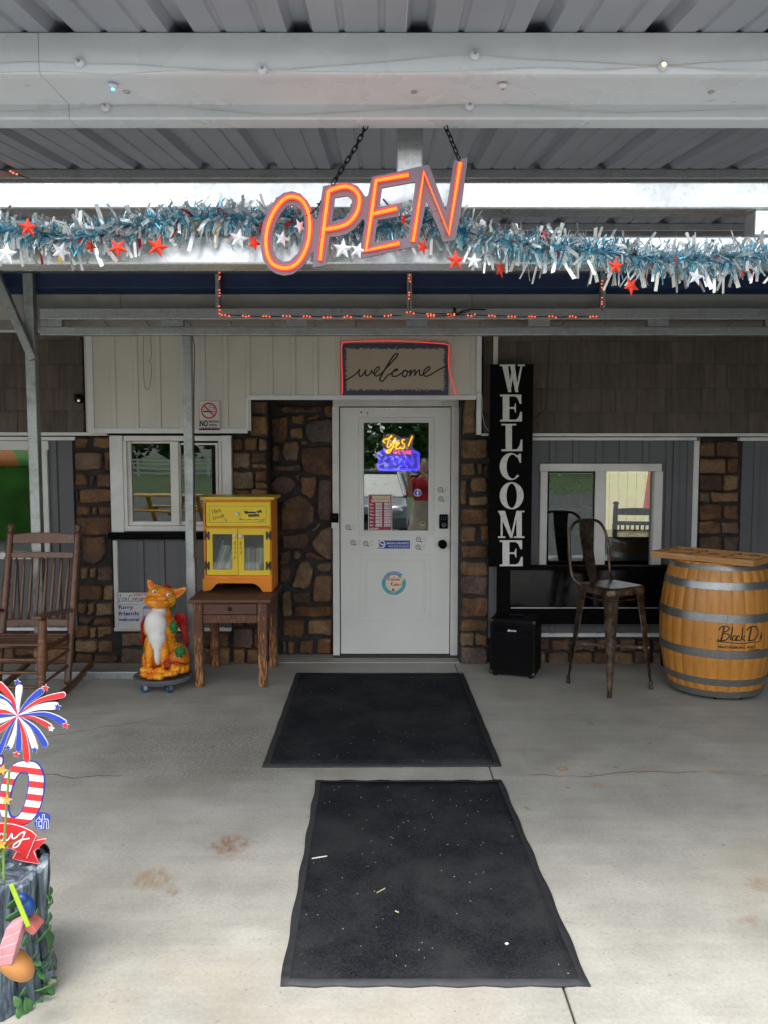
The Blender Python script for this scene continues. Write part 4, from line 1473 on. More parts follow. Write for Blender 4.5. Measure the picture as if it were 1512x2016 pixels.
# two glazed doors
def cab_door(r, hole, kn, hinge_x):
    m = MB()
    slab_holes(m, prectw(*r, BY - .02), [prectw(*hole, BY - .02)], BY - .022, BY - .0035)
    d = m.build('cabinet_door', yel, cabn, bevel=.002)
    m = MB()
    m.pbox(hole[0] - 1, hole[1] - 1, hole[2] + 1, hole[3] + 1, BY - .012, .003)
    m.build('pane', M['glass_clear'], d)
    knob(*kn, BY - .022, d)
    for py in (1054.5, 1114):
        m = MB()
        for s_ in (-1, 1):
            m.pbox(hinge_x + s_ * 3.2 - 2, py - 8, hinge_x + s_ * 3.2 + 2, py + 8, BY - .0265, .004 if s_ * (hinge_x - 468) < 0 else .022)
        m.pbox(hinge_x - 4, py - 4, hinge_x + 4, py + 4, BY - .0272, .0045)
        m.build('hinge', plain('hinge_brown', (.03, .016, .012), .4), d, bevel=.001)
    return d
d1 = cab_door((407, 1040.5, 468, 1132), (418.5, 1051.5, 457.5, 1121.5), (462, 1054.5), 407.5)
d2 = cab_door((469, 1040.5, 531.5, 1132.5), (480.5, 1053, 519.5, 1123), (474.5, 1055.5), 528.5)
for dd, ws, px in ((d1, 'BOOK', 462.8), (d2, 'BOX', 474.5)):
    m = MB()
    for i, ch in enumerate(ws):
        y = 1066 + i * 9.2
        for st in {'B': ([(-2, 0), (-2, 7)], [(-2, 0), (2, 1.5), (-2, 3.5), (2.4, 5), (-2, 7)]), 'O': ([(0, .2), (2, 3.5), (0, 6.8), (-2, 3.5), (0, .2)],), 'K': ([(-2, 0), (-2, 7)], [(2, .5), (-2, 4)], [(-1, 3.5), (2, 7)]), 'X': ([(-2, 0), (2, 7)], [(2, 0), (-2, 7)])}[ch]:
            m.pstroke([(px + a, y + b) for a, b in st], .75, BY - .022, 0, .001, 3, smooth=ch != 'X')
    m.build('handwriting', M['ink_black'], dd)
# books inside: each one stands on the cabinet floor
bk = random.Random(3)
pal = [(.30, .28, .24), (.62, .6, .55), (.18, .16, .13), (.1, .16, .28), (.45, .08, .05), (.5, .22, .06), (.06, .2, .1), (.42, .38, .3)]
pages = plain('book_pages', (.6, .56, .48), .8, var=.2, scale=60)
def book(x, w_, h_, lean, c, label, tilt_dir=1):
    root = thing('book', label, 'book', (x, BY + .075, zfoot + th + .001), 0, 'books in the yellow cabinet')
    M_ = Matrix.Rotation(lean, 4, 'Y')
    m = MB()
    m.box(0, w_, 0, .13, 0, h_, 0, M_)
    dz = -min(v[2] for v in m.v)
    T = Matrix.Translation((0, 0, dz)) @ M_
    m = MB()
    m.box(0, .0016, 0, .13, 0, h_, 0, T)
    m.box(w_ - .0016, w_, 0, .13, 0, h_, 0, T)
    m.box(.0016, w_ - .0016, 0, .002, 0, h_, 0, T)
    m.build('cover', plain('cover', c, .5, var=.15, scale=30, bump=0), root, local=True)
    m = MB()
    m.box(.0018, w_ - .0018, .0025, .126, .003, h_ - .003, 0, T)
    m.build('page_block', pages, root, local=True)
names = ['grey', 'white', 'brown', 'blue', 'red', 'orange', 'green', 'cream']
x = cx0 + .045
order = [3, 7, 1, 0, 2, 7, 1, 4, 5]
for i, ci in enumerate(order):
    w_ = bk.uniform(.010, .018)
    book(x, w_, .205 - .004 * i if ci != 3 else .235, rad(18), pal[ci], 'slanting %s book behind the left cabinet door, %s' % (names[ci], ('farthest left', 'second from left', 'third from left', 'fourth from left', 'middle one', 'sixth from left', 'seventh from left', 'near the door post', 'lowest at the door post')[i]))
    x += w_ / math.cos(rad(18)) + .003
ORD = ['first', 'second', 'third', 'fourth', 'fifth', 'sixth', 'seventh', 'eighth', 'ninth', 'tenth', 'eleventh', 'twelfth', 'thirteenth', 'fourteenth', 'fifteenth', 'sixteenth', 'seventeenth', 'eighteenth', 'nineteenth', 'twentieth', 'next to last', 'last']
x = cx0 + .275
i = 0
while x < cx1 - .045:
    w_ = bk.uniform(.007, .012)
    ci = bk.choice([0, 1, 2, 7, 0, 7]) if x < cx1 - .07 else (4, 6)[i % 2]
    book(x, w_, bk.uniform(.165, .172), 0, pal[ci], ('%s %s paperback from the left in the row behind the right cabinet door' % (ORD[i], names[ci])))
    x += w_ + .0025
    i += 1

# ---- "ice cream" sign board
IY = 6.015
m = MB()
ic = thing('ice_cream_sign', 'white plank sign about furry friends leaning behind the orange dragon statue', 'sign', (PX(270, IY), IY, PZ(1238, IY)))
sw = wood('white_planks', (.55, .53, .5), (.72, .71, .68), (.15, 1, 1), 20, .6, bump=.1)
for i, (a, b) in enumerate(((1167, 1190), (1190.4, 1214), (1214.4, 1236))):
    m = MB()
    m.pbox(232.5, a, 314, b, IY + .008, .012)
    m.build('plank', sw, ic, bevel=.001)
m = MB()
z4 = lambda x, y: (x / 3.78, 1000 + y / 3.78)
YI = IY + .008
for st in ([(885, 650), (905, 645)], [(898, 648), (888, 695)], [(880, 697), (905, 694)], [(928, 672), (914, 670), (910, 690), (928, 692)], [(932, 683), (944, 676), (938, 668), (930, 682), (940, 696), (950, 690)],
           [(985, 655), (968, 650), (955, 675), (960, 695), (985, 692)], [(990, 672), (990, 696), (992, 680), (1004, 671)], [(1008, 684), (1022, 676), (1015, 668), (1006, 684), (1016, 697), (1026, 690)], [(1048, 672), (1034, 674), (1032, 692), (1046, 690), (1050, 670), (1050, 696)], [(1058, 672), (1058, 696), (1060, 678), (1070, 670), (1074, 696), (1076, 678), (1086, 670), (1090, 696)]):
    m.pstroke([z4(*p) for p in st], 1.1, YI, 0, .001, 3)
pwrite(m, 'furry', (233.5, 1191.5, 263, 1201.5), YI, 1, .03)
pwrite(m, 'friends', (233.5, 1203.5, 274, 1211.5), YI, 1, .03)
pwrite(m, 'welcome!', (233.5, 1215.5, 274.5, 1223), YI, 1, .03)
pwrite(m, 'UNATTENDED', (264, 1168.5, 308, 1173.5), YI, 2, .02)
m.build('lettering', [S['navy'], S['blue'], S['red']], ic)
m = MB()       # printed ice cream cart
for st in ([(283, 1199), (283, 1212)], [(300, 1199), (300, 1212)], [(282, 1212), (302, 1212)]):
    m.pstroke(st, .7, YI, 0, .001, 1, smooth=False)
disc(m, 287, 1224, 6, YI, 0, .0012, 20, 5)
disc(m, 303, 1226, 4, YI, 0, .0012, 20, 3.2)
prect(m, 281, 1213, 304, 1222, YI, 1, .001)
m.pprism([(280, 1199), (284, 1193), (300, 1193), (304, 1199)], YI - .0012, .001, 1)
m.build('cart_print', [S['grey'], S['purple']], ic)
m = MB()
m.pbox(226, 1166, 232, 1234.5, IY - .003, .02)
m.pbox(226, 1234.8, 314, 1240, IY - .0035, .02)
m.build('sign_frame', sw, ic, bevel=.001)

# ---- dolly with dragon statue
DX_, DY_ = PX(320, 5.42, 1335), 5.44
dl = thing('plant_dolly', 'round grey plant dolly on blue casters under the orange dragon', 'dolly', (DX_, DY_, 0))
m = MB()
zp = .095
m.lathe([(.001, zp - .04), (.175, zp - .04), (.197, zp - .03), (.20, zp - .02), (.20, zp - .004), (.192, zp), (.18, zp - .004), (.001, zp - .004)], (DX_, DY_, 0), 40)
pl = m.build('plate', plain('grey_plastic', (.105, .115, .125), .45), dl, smooth=True)
m = MB()
m.box(DX_ - .03, DX_ + .06, DY_ - .206, DY_ - .196, zp - .034, zp - .012)
m.build('latch', plain('latch_grey', (.06, .065, .07), .4), pl, bevel=.003)
blue_tyre = plain('blue_tyre', (.01, .07, .17), .35, bump=0)
for a, rot in ((235, 30), (300, 60), (55, 10), (125, 80)):
    wx, wy = DX_ + .155 * math.cos(rad(a)), DY_ + .155 * math.sin(rad(a))
    T = Matrix.Translation((wx, wy, .027)) @ Matrix.Rotation(rad(rot), 4, 'Z')
    m = MB()
    for s_ in (-1, 1):
        m.box(-.013, .013, s_ * .013 - .0015, s_ * .013 + .0015, -.002, .03, 0, T)
    m.box(-.014, .014, -.0145, .0145, .0285, .0315, 0, T)
    cs = m.build('caster', M['chrome'], dl)
    m = MB()
    Tw = T @ Matrix.Rotation(PI / 2, 4, 'X')
    m.lathe([(.012, -.010), (.024, -.010), (.0265, -.006), (.0265, .006), (.024, .010), (.012, .010)], n=20, M=Tw)
    w_ = m.build('wheel', blue_tyre, cs, smooth=True)
    m = MB()
    m.lathe([(.001, -.0115), (.006, -.0115), (.013, -.0095), (.013, .0095), (.006, .0115), (.001, .0115)], n=16, M=Tw)
    m.build('hub', M['chrome'], cs, smooth=True)

drg = thing('dragon_statue', 'orange dragon garden statue with white belly sitting on the round dolly', 'statue', (DX_, DY_, zp))
KZ = .677
def dz(px, py, dy=0.0):
    """statue pixel to world, dy metres behind its mid plane"""
    x, z = P(px, py, DY_ + dy)
    return Vector((x, DY_ + dy, z))
zz5 = lambda x, y: (220 + x / 7.756, 1120 + y / 7.756)
def D(x, y, dy=0.0):
    return dz(*zz5(x, y), dy)
SCL = 5.44 / F_PX / 7.756        # metres per zoom pixel
def fell(m, c, dy, rx, ry, rz, rot=0.0, mi=0, tilt=0.0):
    """ellipsoid given in zoom pixels; rot turns it in the picture plane"""
    m.ell(D(c[0], c[1], dy), (rx * SCL, ry * SCL, rz * SCL), 20, 14, mi, Matrix.Rotation(rad(rot), 4, 'Y') @ Matrix.Rotation(rad(tilt), 4, 'X'))
def t_orange():
    t = NT('dragon_orange')
    n = t.noise(11, 5, .6)
    c = t.ramp(n, [(.3, (.75, .12, .004)), (.5, (.90, .29, .006)), (.72, (.95, .45, .015))])
    t.bump(t.math('ADD', t.noise(70, 4, .6), t.math('MULTIPLY', t.vor(60), 1.2)), .7, .008)
    return t.fin(c, .33, 0, .5, .2)
dor = t_orange()
def remesh(o, vox, it=6):
    r_ = o.modifiers.new('remesh', 'REMESH')
    r_.mode = 'VOXEL'
    r_.voxel_size = vox
    r_.use_smooth_shade = True
    s_ = o.modifiers.new('smooth', 'SMOOTH')
    s_.factor = .5
    s_.iterations = it
m = MB()
fell(m, (740, 1190), .02, 250, 230, 340)                 # trunk
fell(m, (742, 900), .0, 262, 180, 250)                 # chest
fell(m, (752, 680), .01, 168, 130, 190)                   # neck
fell(m, (1010, 1350), .03, 175, 240, 230, -8)            # haunch right
fell(m, (560, 1380), .07, 90, 200, 170)                  # haunch left
fell(m, (585, 1260), -.075, 75, 85, 260, 4)              # foreleg left
fell(m, (800, 1260), -.085, 78, 90, 260, -3)             # foreleg right
fell(m, (640, 1320), -.03, 150, 120, 190)
for cx, cy, dy in ((490, 1540, -.11), (510, 1610, -.135), (590, 1640, -.145), (575, 1545, -.11)):
    fell(m, (cx, cy), dy, 62, 75, 55)
for cx, cy, dy in ((680, 1640, -.15), (745, 1645, -.15), (760, 1550, -.11), (700, 1560, -.11)):
    fell(m, (cx, cy), dy, 58, 75, 55)
for cx, cy, dy in ((850, 1600, -.13), (910, 1595, -.135), (970, 1580, -.12), (900, 1560, -.06)):
    fell(m, (cx, cy), dy, 52, 90, 52)
fell(m, (720, 1600), .0, 300, 240, 80)
# head
fell(m, (765, 400), -.015, 222, 180, 145, 8)
fell(m, (695, 505), -.075, 195, 135, 102, 8)               # muzzle
fell(m, (560, 480), -.07, 70, 80, 60, 0)
fell(m, (880, 500), -.03, 95, 100, 85)
fell(m, (770, 450), -.135, 70, 50, 45)                    # nose
fell(m, (660, 340), -.07, 62, 45, 48)                     # brows
fell(m, (865, 375), -.065, 68, 45, 52)
fell(m, (745, 320), -.02, 130, 110, 60, 8)
# tail round the front
for x, y, dy, r in ((1130, 1480, .03, 62), (1120, 1520, -.03, 68), (1070, 1540, -.08, 62), (1000, 1520, -.11, 55), (940, 1490, -.125, 46), (895, 1470, -.135, 38)):
    fell(m, (x, y), dy, r, r * 1.1, r)
# ears
for pts in (((560, 165, -.005), (590, 230, -.01), (625, 290, -.01), (670, 320, -.01)), ((1135, 285, -.005), (1070, 330, -.01), (1000, 370, -.01), (930, 390, -.01))):
    ear = [D(a, b, c) for a, b, c in pts]
    rr_ = [16 * SCL, 60 * SCL, 92 * SCL, 92 * SCL]
    mm = MB()
    mm.tube(cr([tuple(e) for e in ear], 4), [rr_[0] + (rr_[-1] - rr_[0]) * min(1, (i / 12) ** .7 * 1.05) for i in range(13)], 12)
    cen = D(pts[2][0], pts[2][1], -.005).y
    mm.v = [(a, cen + (b - cen) * .42, c) for a, b, c in mm.v]
    m.add(mm.v, mm.f)
zmin = zp - .002
m.v = [(a, b, max(c, zmin)) for a, b, c in m.v]
bd = m.build('body', dor, drg, smooth='all')
remesh(bd, .0046, 2)
m = MB()
fell(m, (668, 850), -.085, 172, 122, 225, 2)
fell(m, (722, 660), -.055, 112, 95, 130)
fell(m, (690, 1050), -.105, 140, 110, 130)
fell(m, (700, 1150), -.108, 92, 100, 120)
fell(m, (705, 1290), -.105, 58, 95, 190)
bl = m.build('belly', plain('belly_white', (.74, .72, .68), .4, var=.06, bump=.1, bscale=110), drg, smooth='all')
remesh(bl, .005, 22)
for (x, y, dy, a) in ((650, 350, -.118, 0), (868, 400, -.118, 0)):
    m = MB()
    m.ell(D(x, y, dy), (34 * SCL, 22 * SCL, 27 * SCL), 16, 10, 0, Matrix.Rotation(rad(12), 4, 'Y'))
    e_ = m.build('eye', plain('eye_white', (.8, .78, .74), .2, bump=0), drg, smooth='all')
    m = MB()
    m.ell(D(x + 6, y + 4, dy - .0165), (13 * SCL, 8 * SCL, 15 * SCL), 12, 8)
    m.build('pupil', M['black_gloss'], e_, smooth='all')
dred = plain('dragon_red', (.42, .008, .008), .25, var=.25, scale=20, bump=.1)
m = MB()
fell(m, (830, 285), .0, 65, 70, 50)
fell(m, (800, 300), .03, 50, 60, 45)
fell(m, (875, 295), .03, 45, 60, 40)
m.build('hair_tuft', dred, drg, smooth='all')
# inner ears, mouth crease, nostril paint
m = MB()
fell(m, (605, 245), -.021, 26, 8, 66, -28)
fell(m, (1030, 352), -.021, 72, 8, 28, -28)
m.build('inner_ear', plain('ear_red', (.62, .12, .02), .4), drg, smooth='all')
m = MB()
m.tube(cr([tuple(D(a, b, c)) for a, b, c in ((520, 490, -.125), (580, 475, -.145), (660, 478, -.168), (760, 520, -.17), (850, 550, -.132), (920, 530, -.098), (930, 500, -.09))], 4), .0016, 6)
m.build('mouth_line', plain('mouth_dark', (.25, .04, .01), .5), drg, smooth='all')
# wings
def wing(pts, dy, mat):
    m = MB()
    top = [D(a, b, dy) for a, b in pts]
    m.prism([(p.x, p.z) for p in top], DY_ + dy, DY_ + dy + .022)
    o = m.build('wing', mat, drg, bevel=.008, bseg=3)
    m = MB()
    c = [(p.x, p.z) for p in top]
    for k in (.82, .62):
        ring = [((q[0] - c[8][0]) * k + c[8][0], (q[1] - c[8][1]) * k + c[8][1]) for q in c[:8]]
        m.tube([(a, DY_ + dy - .001, b) for a, b in cr(ring, 3)], .005, 6)
    m.build('wing_rib', mat, o, smooth='all')
wing([(930, 770), (970, 700), (1030, 668), (1090, 680), (1135, 730), (1145, 820), (1155, 980), (1180, 1170), (1100, 1100), (1080, 1000), (1020, 900)], .075, dred)
wing([(520, 800), (490, 760), (460, 770), (440, 830), (445, 930), (450, 1050), (440, 1150), (470, 1180), (500, 1000), (520, 950), (530, 880)], .12, dred)
# green scale patches, tail tip
grn = plain('scale_green', (.015, .16, .035), .22, var=.5, scale=60, bump=0)
def scales(c, rx, rz, dy, n, seed, bulge=.03):
    r = random.Random(seed)
    m = MB()
    for i in range(n):
        a, q = r.uniform(0, 2 * PI), math.sqrt(r.random())
        x, y = c[0] + math.cos(a) * q * rx, c[1] + math.sin(a) * q * rz
        m.ell(D(x, y, dy + bulge * q * q), (13 * SCL, 13 * SCL, 17 * SCL), 7, 5)
    stuff(m.build('scale_patch', grn, drg, smooth='all'))
scales((948, 885), 62, 95, -.092, 90, 1)
scales((1045, 1265), 85, 85, -.118, 100, 2)
scales((495, 1240), 20, 45, -.03, 24, 3)
scales((930, 580), 40, 70, -.02, 40, 4)
m = MB()
ringp = [D(845 + math.cos(t) * 48, 1440 + math.sin(t) * 52, -.155) for t in [i * 2 * PI / 14 for i in range(14)]]
m.tube([tuple(p) for p in ringp], 20 * SCL, 8, closed=True)
m.tube(cr([tuple(D(a, b, c)) for a, b, c in ((900, 1440, -.15), (960, 1425, -.145), (1040, 1435, -.12), (1120, 1455, -.06), (1150, 1440, -.01))], 3), 15 * SCL, 7)
m.build('tail_tip', dred, drg, smooth='all')

# ---- rocking chair
wc = wood('chair_walnut', (.045, .018, .008), (.20, .08, .03), (1, 1, .15), 18, .38, bump=.12, coat=.1)
def turned(m, a, b, r, rings=((.18, 3), (.5, 3), (.8, 3)), finial=False, n=14, taper=.85):
    """turned post from a to b: slim swelling shaft with groups of grooves"""
    a, b = Vector(a), Vector(b)
    L = (b - a).length
    prof = []
    N = 46
    for i in range(N + 1):
        t = i / N
        rr = r * (1 - (1 - taper) * abs(t - .5) * 2)
        for c, w in rings:
            d = abs(t - c)
            if d < .055:
                rr *= 1.10 if d < .03 else .97
                if d < .03 and i % 2:
                    rr *= .74
        prof.append((rr, t * L))
    if finial:
        prof += [(r * .6, L + .004), (r * .95, L + .012), (r * .55, L + .022), (r * 1.05, L + .034), (r * 1.0, L + .048), (r * .6, L + .056), (.001, L + .058)]
    T = Matrix.Translation(a) @ (b - a).to_track_quat('Z', 'Y').to_matrix().to_4x4()
    m.lathe([(.001, 0)] + prof + ([] if finial else [(.001, L)]), n=n, M=T)
def rocking_chair(label, loc, rz, group, wd=.47):
    root = thing('rocking_chair', label, 'chair', loc, rz, group)
    h = wd / 2
    def zr(y):        # rocker curve
        return .02 + .14 * (y + .02) ** 2
    for s_ in (-1, 1):
        m = MB()
        turned(m, (s_ * h, .16, zr(.16) + .03), (s_ * h, .42, 1.06), .027, ((.3, 3), (.52, 3), (.68, 3), (.84, 3)), True)
        m.build('back_post', wc, root, smooth='all', local=True)
        m = MB()
        turned(m, (s_ * h, -.26, zr(-.26) + .03), (s_ * h, -.20, .575), .030, ((.3, 3), (.55, 3), (.75, 3)))
        m.build('front_post', wc, root, smooth='all', local=True)
        m = MB()
        ys = [-.48 + i * .1 for i in range(12)]
        vv, fs = [], []
        for i, y in enumerate(ys):
            for dx, dz_ in ((-.017, 0), (.017, 0), (.017, .034), (-.017, .034)):
                vv.append((s_ * h + dx, y, zr(y) - .02 + dz_))
        for i in range(len(ys) - 1):
            for k in range(4):
                fs.append((i * 4 + k, i * 4 + (k + 1) % 4, (i + 1) * 4 + (k + 1) % 4, (i + 1) * 4 + k))
        fs += [(3, 2, 1, 0), tuple(4 * (len(ys) - 1) + k for k in range(4))]
        m.add(vv, fs)
        m.build('rocker', wc, root, bevel=.004, local=True)
        m = MB()
        arm = [(-.29, .598), (-.24, .602), (-.1, .588), (.08, .565), (.25, .545)]
        vv, fs = [], []
        for i, (y, z) in enumerate(arm):
            w_ = (.030, .037, .030, .024, .02)[i]
            vv += [(s_ * h - w_, y, z - .012), (s_ * h + w_, y, z - .012), (s_ * h + w_, y, z + .012), (s_ * h - w_, y, z + .012)]
        for i in range(4):
            for k in range(4):
                fs.append((i * 4 + k, i * 4 + (k + 1) % 4, (i + 1) * 4 + (k + 1) % 4, (i + 1) * 4 + k))
        fs += [(3, 2, 1, 0), (16, 17, 18, 19)]
        m.add(vv, fs)
        m.build('armrest', wc, root, bevel=.007, local=True)
        for z in (.17, .27):
            m = MB()
            m.tube([(s_ * h, -.24, z), (s_ * h, .2, z + .01)], .010, 10)
            m.build('stretcher', wc, root, smooth=True, local=True)
    def back(z):      # back plane
        return .16 + (.42 - .16) * (z - .05) / 1.01
    for z0, z1_, dy in ((.985, 1.045, 0), (.885, .925, 0), (.43, .475, 0)):
        m = MB()
        n = 8
        vv, fs = [], []
        for i in range(n + 1):
            x = -h + .01 + (wd - .02) * i / n
            bow = .022 * (1 - ((x) / h) ** 2)
            top = z1_ + (.012 * (1 - (x / h) ** 2) if z0 > .95 else 0)
            vv += [(x, back(z0) + bow - .009, z0), (x, back(z0) + bow + .009, z0), (x, back(top) + bow + .009, top), (x, back(top) + bow - .009, top)]
        for i in range(n):
            for k in range(4):
                fs.append((i * 4 + k, i * 4 + (k + 1) % 4, (i + 1) * 4 + (k + 1) % 4, (i + 1) * 4 + k))
        fs += [(3, 2, 1, 0), tuple(4 * n + k for k in range(4))]
        m.add([(a, b, c) for a, b, c in vv], [f[::-1] for f in fs])
        m.build('back_rail', wc, root, bevel=.003, local=True)
    for i in range(8):
        x = (-.5 + (i + .5) / 8) * (wd - .07)
        bow = .022 * (1 - (x / h) ** 2)
        m = MB()
        zz_ = [.46 + .44 * k / 6 for k in range(7)]
        m.tube([(x * (1 + .05 * k / 6), back(z) + bow, z) for k, z in enumerate(zz_)], [.008, .0108, .012, .012, .0108, .009, .0075], 10)
        m.build('spindle', wc, root, smooth='all', local=True)
    for i in range(9):
        y = -.25 + i * .052
        z = .385 + .03 * ((i - 5) / 5) ** 2 - .012 * (i > 5)
        m = MB()
        m.box(-h + .0, h - .0, y, y + .040, z, z + .012)
        m.build('seat_slat', wc, root, bevel=.004, local=True)
    for s_ in (-1, 1):
        m = MB()
        m.box(s_ * (h - .03) - .012, s_ * (h - .03) + .012, -.25, .22, .345, .384)
        m.build('seat_rail', wc, root, bevel=.003, local=True)
    for y, z in ((-.232, .15), (-.222, .24), (-.215, .32), (.19, .2), (.2, .3)):
        m = MB()
        turned(m, (-h, y, z), (h, y, z), .011, ((.5, 2),), n=10)
        m.build('stretcher', wc, root, smooth='all', local=True)
    return root
rocking_chair('brown wooden rocking chair with spindle back on the porch at the left edge', (-2.375, 5.165, 0), 0, None)

# ---- black bench cabinet under the right window
YK = 5.93
kb = thing('black_console', 'low black console with dark glass front under the right window', 'console', (PX(1145, YK), YK + .06, 0))
kx0, kx1 = PX(981, YK, 1170), PX(1330, YK, 1170)
kz1, kz0 = PZ(1115, YK), PZ(1229, YK)
m = MB()
m.box(kx0, kx1, YK, YK + .095, kz1 - .03, kz1)
m.box(kx0, kx0 + .09, YK + .002, YK + .095, kz0, kz1 - .0305)
m.box(kx1 - .12, kx1, YK + .002, YK + .095, kz0, kz1 - .0305)
m.box(kx0 + .0905, kx1 - .1205, YK + .002, YK + .095, kz0, PZ(1198, YK))
m.box(kx0 + .0905, kx1 - .1205, YK + .06, YK + .094, PZ(1198, YK) + .0005, kz1 - .0305)
m.build('carcass', M['black'], kb, bevel=.004)
m = MB()
m.box(kx0 + .091, kx1 - .121, YK + .02, YK + .026, PZ(1197.5, YK), kz1 - .031)
m.build('glass_front', M['black_gloss'], kb)
m = MB()
m.box(kx0 + .095, kx1 - .125, YK - .001, YK + .0018, PZ(1198, YK), PZ(1195.5, YK))
m.build('edge_strip', M['galv_dull'], kb)
for a in (kx0 + .004, kx1 - .07):
    m = MB()
    m.box(a, a + .06, YK + .01, YK + .09, .001, kz0 - .0005)
    m.build('leg', M['black'], kb, bevel=.003)

# ---- tall WELCOME board
WY = 5.905
wx0, wz0, wx1, wz1 = prectw(964, 717, 1048, 1114.5, WY)
wb = thing('welcome_board', 'tall black board spelling WELCOME downwards in white block letters', 'sign', ((wx0 + wx1) / 2, WY, kz1))
m = MB()
m.box(wx0, wx1, WY, WY + .018, kz1 + .001, wz1)
m.build('board', M['black'], wb, bevel=.002)
ltr = ink('letter_white', (.66, .65, .61))
def letter(ch, r):
    """slab-serif letter inside the px rectangle r as raised plaques"""
    m = MB()
    k = [0]
    def pl(*pts):
        k[0] += 1
        m.prism([P(r[0] + (r[2] - r[0]) * a, r[3] - (r[3] - r[1]) * b, WY) for a, b in pts], WY - .004 - k[0] * 8e-5, WY - .0002)
    def rc(a, b, c, d):
        pl((a, b), (c, b), (c, d), (a, d))
    def ringl(o, i, a0, a1, n=28):
        for j in range(n):
            t0, t1 = a0 + (a1 - a0) * j / n, a0 + (a1 - a0) * (j + 1) / n
            q = lambda e, t: (e[0] + e[2] * math.cos(t), e[1] + e[3] * math.sin(t))
            pl(q(o, t0), q(o, t1), q(i, t1), q(i, t0))
            k[0] -= 1
    if ch == 'E':
        rc(.12, 0, .42, 1)
        rc(0, .93, .12, 1)
        rc(0, 0, .12, .07)
        rc(.42, .93, .97, 1)
        pl((.97, .93), (.97, .66), (.90, .66), (.80, .86), (.70, .93))
        rc(.42, 0, 1, .07)
        pl((1, .07), (1, .36), (.93, .36), (.84, .15), (.72, .07))
        rc(.42, .47, .62, .535)
        pl((.62, .5), (.70, .68), (.72, .68), (.72, .33), (.70, .33))
    elif ch == 'L':
        rc(.2, 0, .5, 1)
        rc(0, .94, .2, 1)
        rc(.5, .94, .7, 1)
        rc(0, 0, .2, .07)
        rc(.5, 0, 1, .07)
        pl((1, .07), (1, .42), (.93, .42), (.86, .2), (.74, .07))
    elif ch == 'W':
        pl((.10, .94), (.33, .94), (.46, 0), (.34, 0))
        pl((.42, .94), (.60, .94), (.74, 0), (.62, 0))
        pl((.34, 0), (.42, 0), (.56, .70), (.53, .94), (.50, .94))
        pl((.62, 0), (.70, 0), (.90, .94), (.83, .94))
        rc(0, .94, .62, 1)
        rc(.72, .94, 1, 1)
    elif ch == 'M':
        rc(.10, .06, .17, 1)
        pl((.0, 1), (.26, 1), (.56, .0), (.46, .0))
        pl((.50, .16), (.54, .0), (.76, 1), (.70, 1))
        rc(.70, .06, .90, 1)
        rc(0, 0, .27, .06)
        rc(.60, 0, 1, .06)
        rc(.90, .95, 1, 1)
        rc(0, .95, .1, .985)
    elif ch == 'O':
        ringl((.5, .5, .5, .5), (.5, .5, .22, .45), 0, 2 * PI, 40)
    elif ch == 'C':
        ringl((.52, .5, .52, .5), (.60, .5, .28, .45), rad(50), rad(318), 34)
        pl((.93, .98), (1, .98), (1, .64), (.94, .64), (.84, .84), (.80, .90))
    m.build('letter', ltr, wb)
for ch, r in (('W', (228, 140, 348, 272)), ('E', (230, 284, 334, 413)), ('L', (236, 424, 336, 555)), ('C', (228, 564, 330, 693)), ('O', (228, 703, 342, 833)), ('M', (220, 840, 346, 970)), ('E', (228, 981, 338, 1105))):
    letter(ch, (890 + r[0] / 2.431, 660 + r[1] / 2.431, 890 + r[2] / 2.431, 660 + r[3] / 2.431))

# ---- "welcome" panel over the door with a red light rope round it
VY = YC - .036
vp = thing('welcome_sign', 'beige and slate painted panel with cursive welcome above the door', 'sign', (PX(778, VY), VY, PZ(778, VY)))
t = NT('brushed_panel')
sxyz = t.n('ShaderNodeSeparateXYZ')
t.l(t.tc.outputs['Generated'], sxyz.inputs[0])
nz = t.math('MULTIPLY', t.math('SUBTRACT', t.noise(34, 5, .75, t.co((1, 1, 2.2))), .5), .13)
ax_ = t.math('ABSOLUTE', t.math('SUBTRACT', sxyz.outputs[0], .5))
az_ = t.math('ABSOLUTE', t.math('SUBTRACT', sxyz.outputs[2], .5))
e1 = t.math('SUBTRACT', t.math('ADD', ax_, nz), .462)
e2 = t.math('SUBTRACT', t.math('ADD', az_, t.math('MULTIPLY', nz, 1.8)), .395)
mk = t.mr(t.math('MAXIMUM', e1, e2), -.004, .006)
cpan = t.mix(mk, t.hsv((.42, .345, .255), .5, 1, t.mr(t.noise(3, 3), .3, .7, .92, 1.08)), t.mix(t.noise(25, 4), (.035, .035, .075), (.075, .07, .12)))
cpan = t.mix(t.math('MULTIPLY', t.mr(t.noise(30, 4, .7, t.co((1, 1, 3), loc=(3, 0, 1))), .66, .70, 0, .8), t.mr(sxyz.outputs[0], .5, .1)), cpan, (.08, .075, .11))
M['panel'] = t.fin(cpan, .6)
m = MB()
m.pbox(674, 676, 882, 778, VY, .02)
m.build('panel_board', M['panel'], vp, bevel=.002)
m = MB()
zw1 = lambda x, y: (640 + x / 5.4, 660 + y / 5.4)
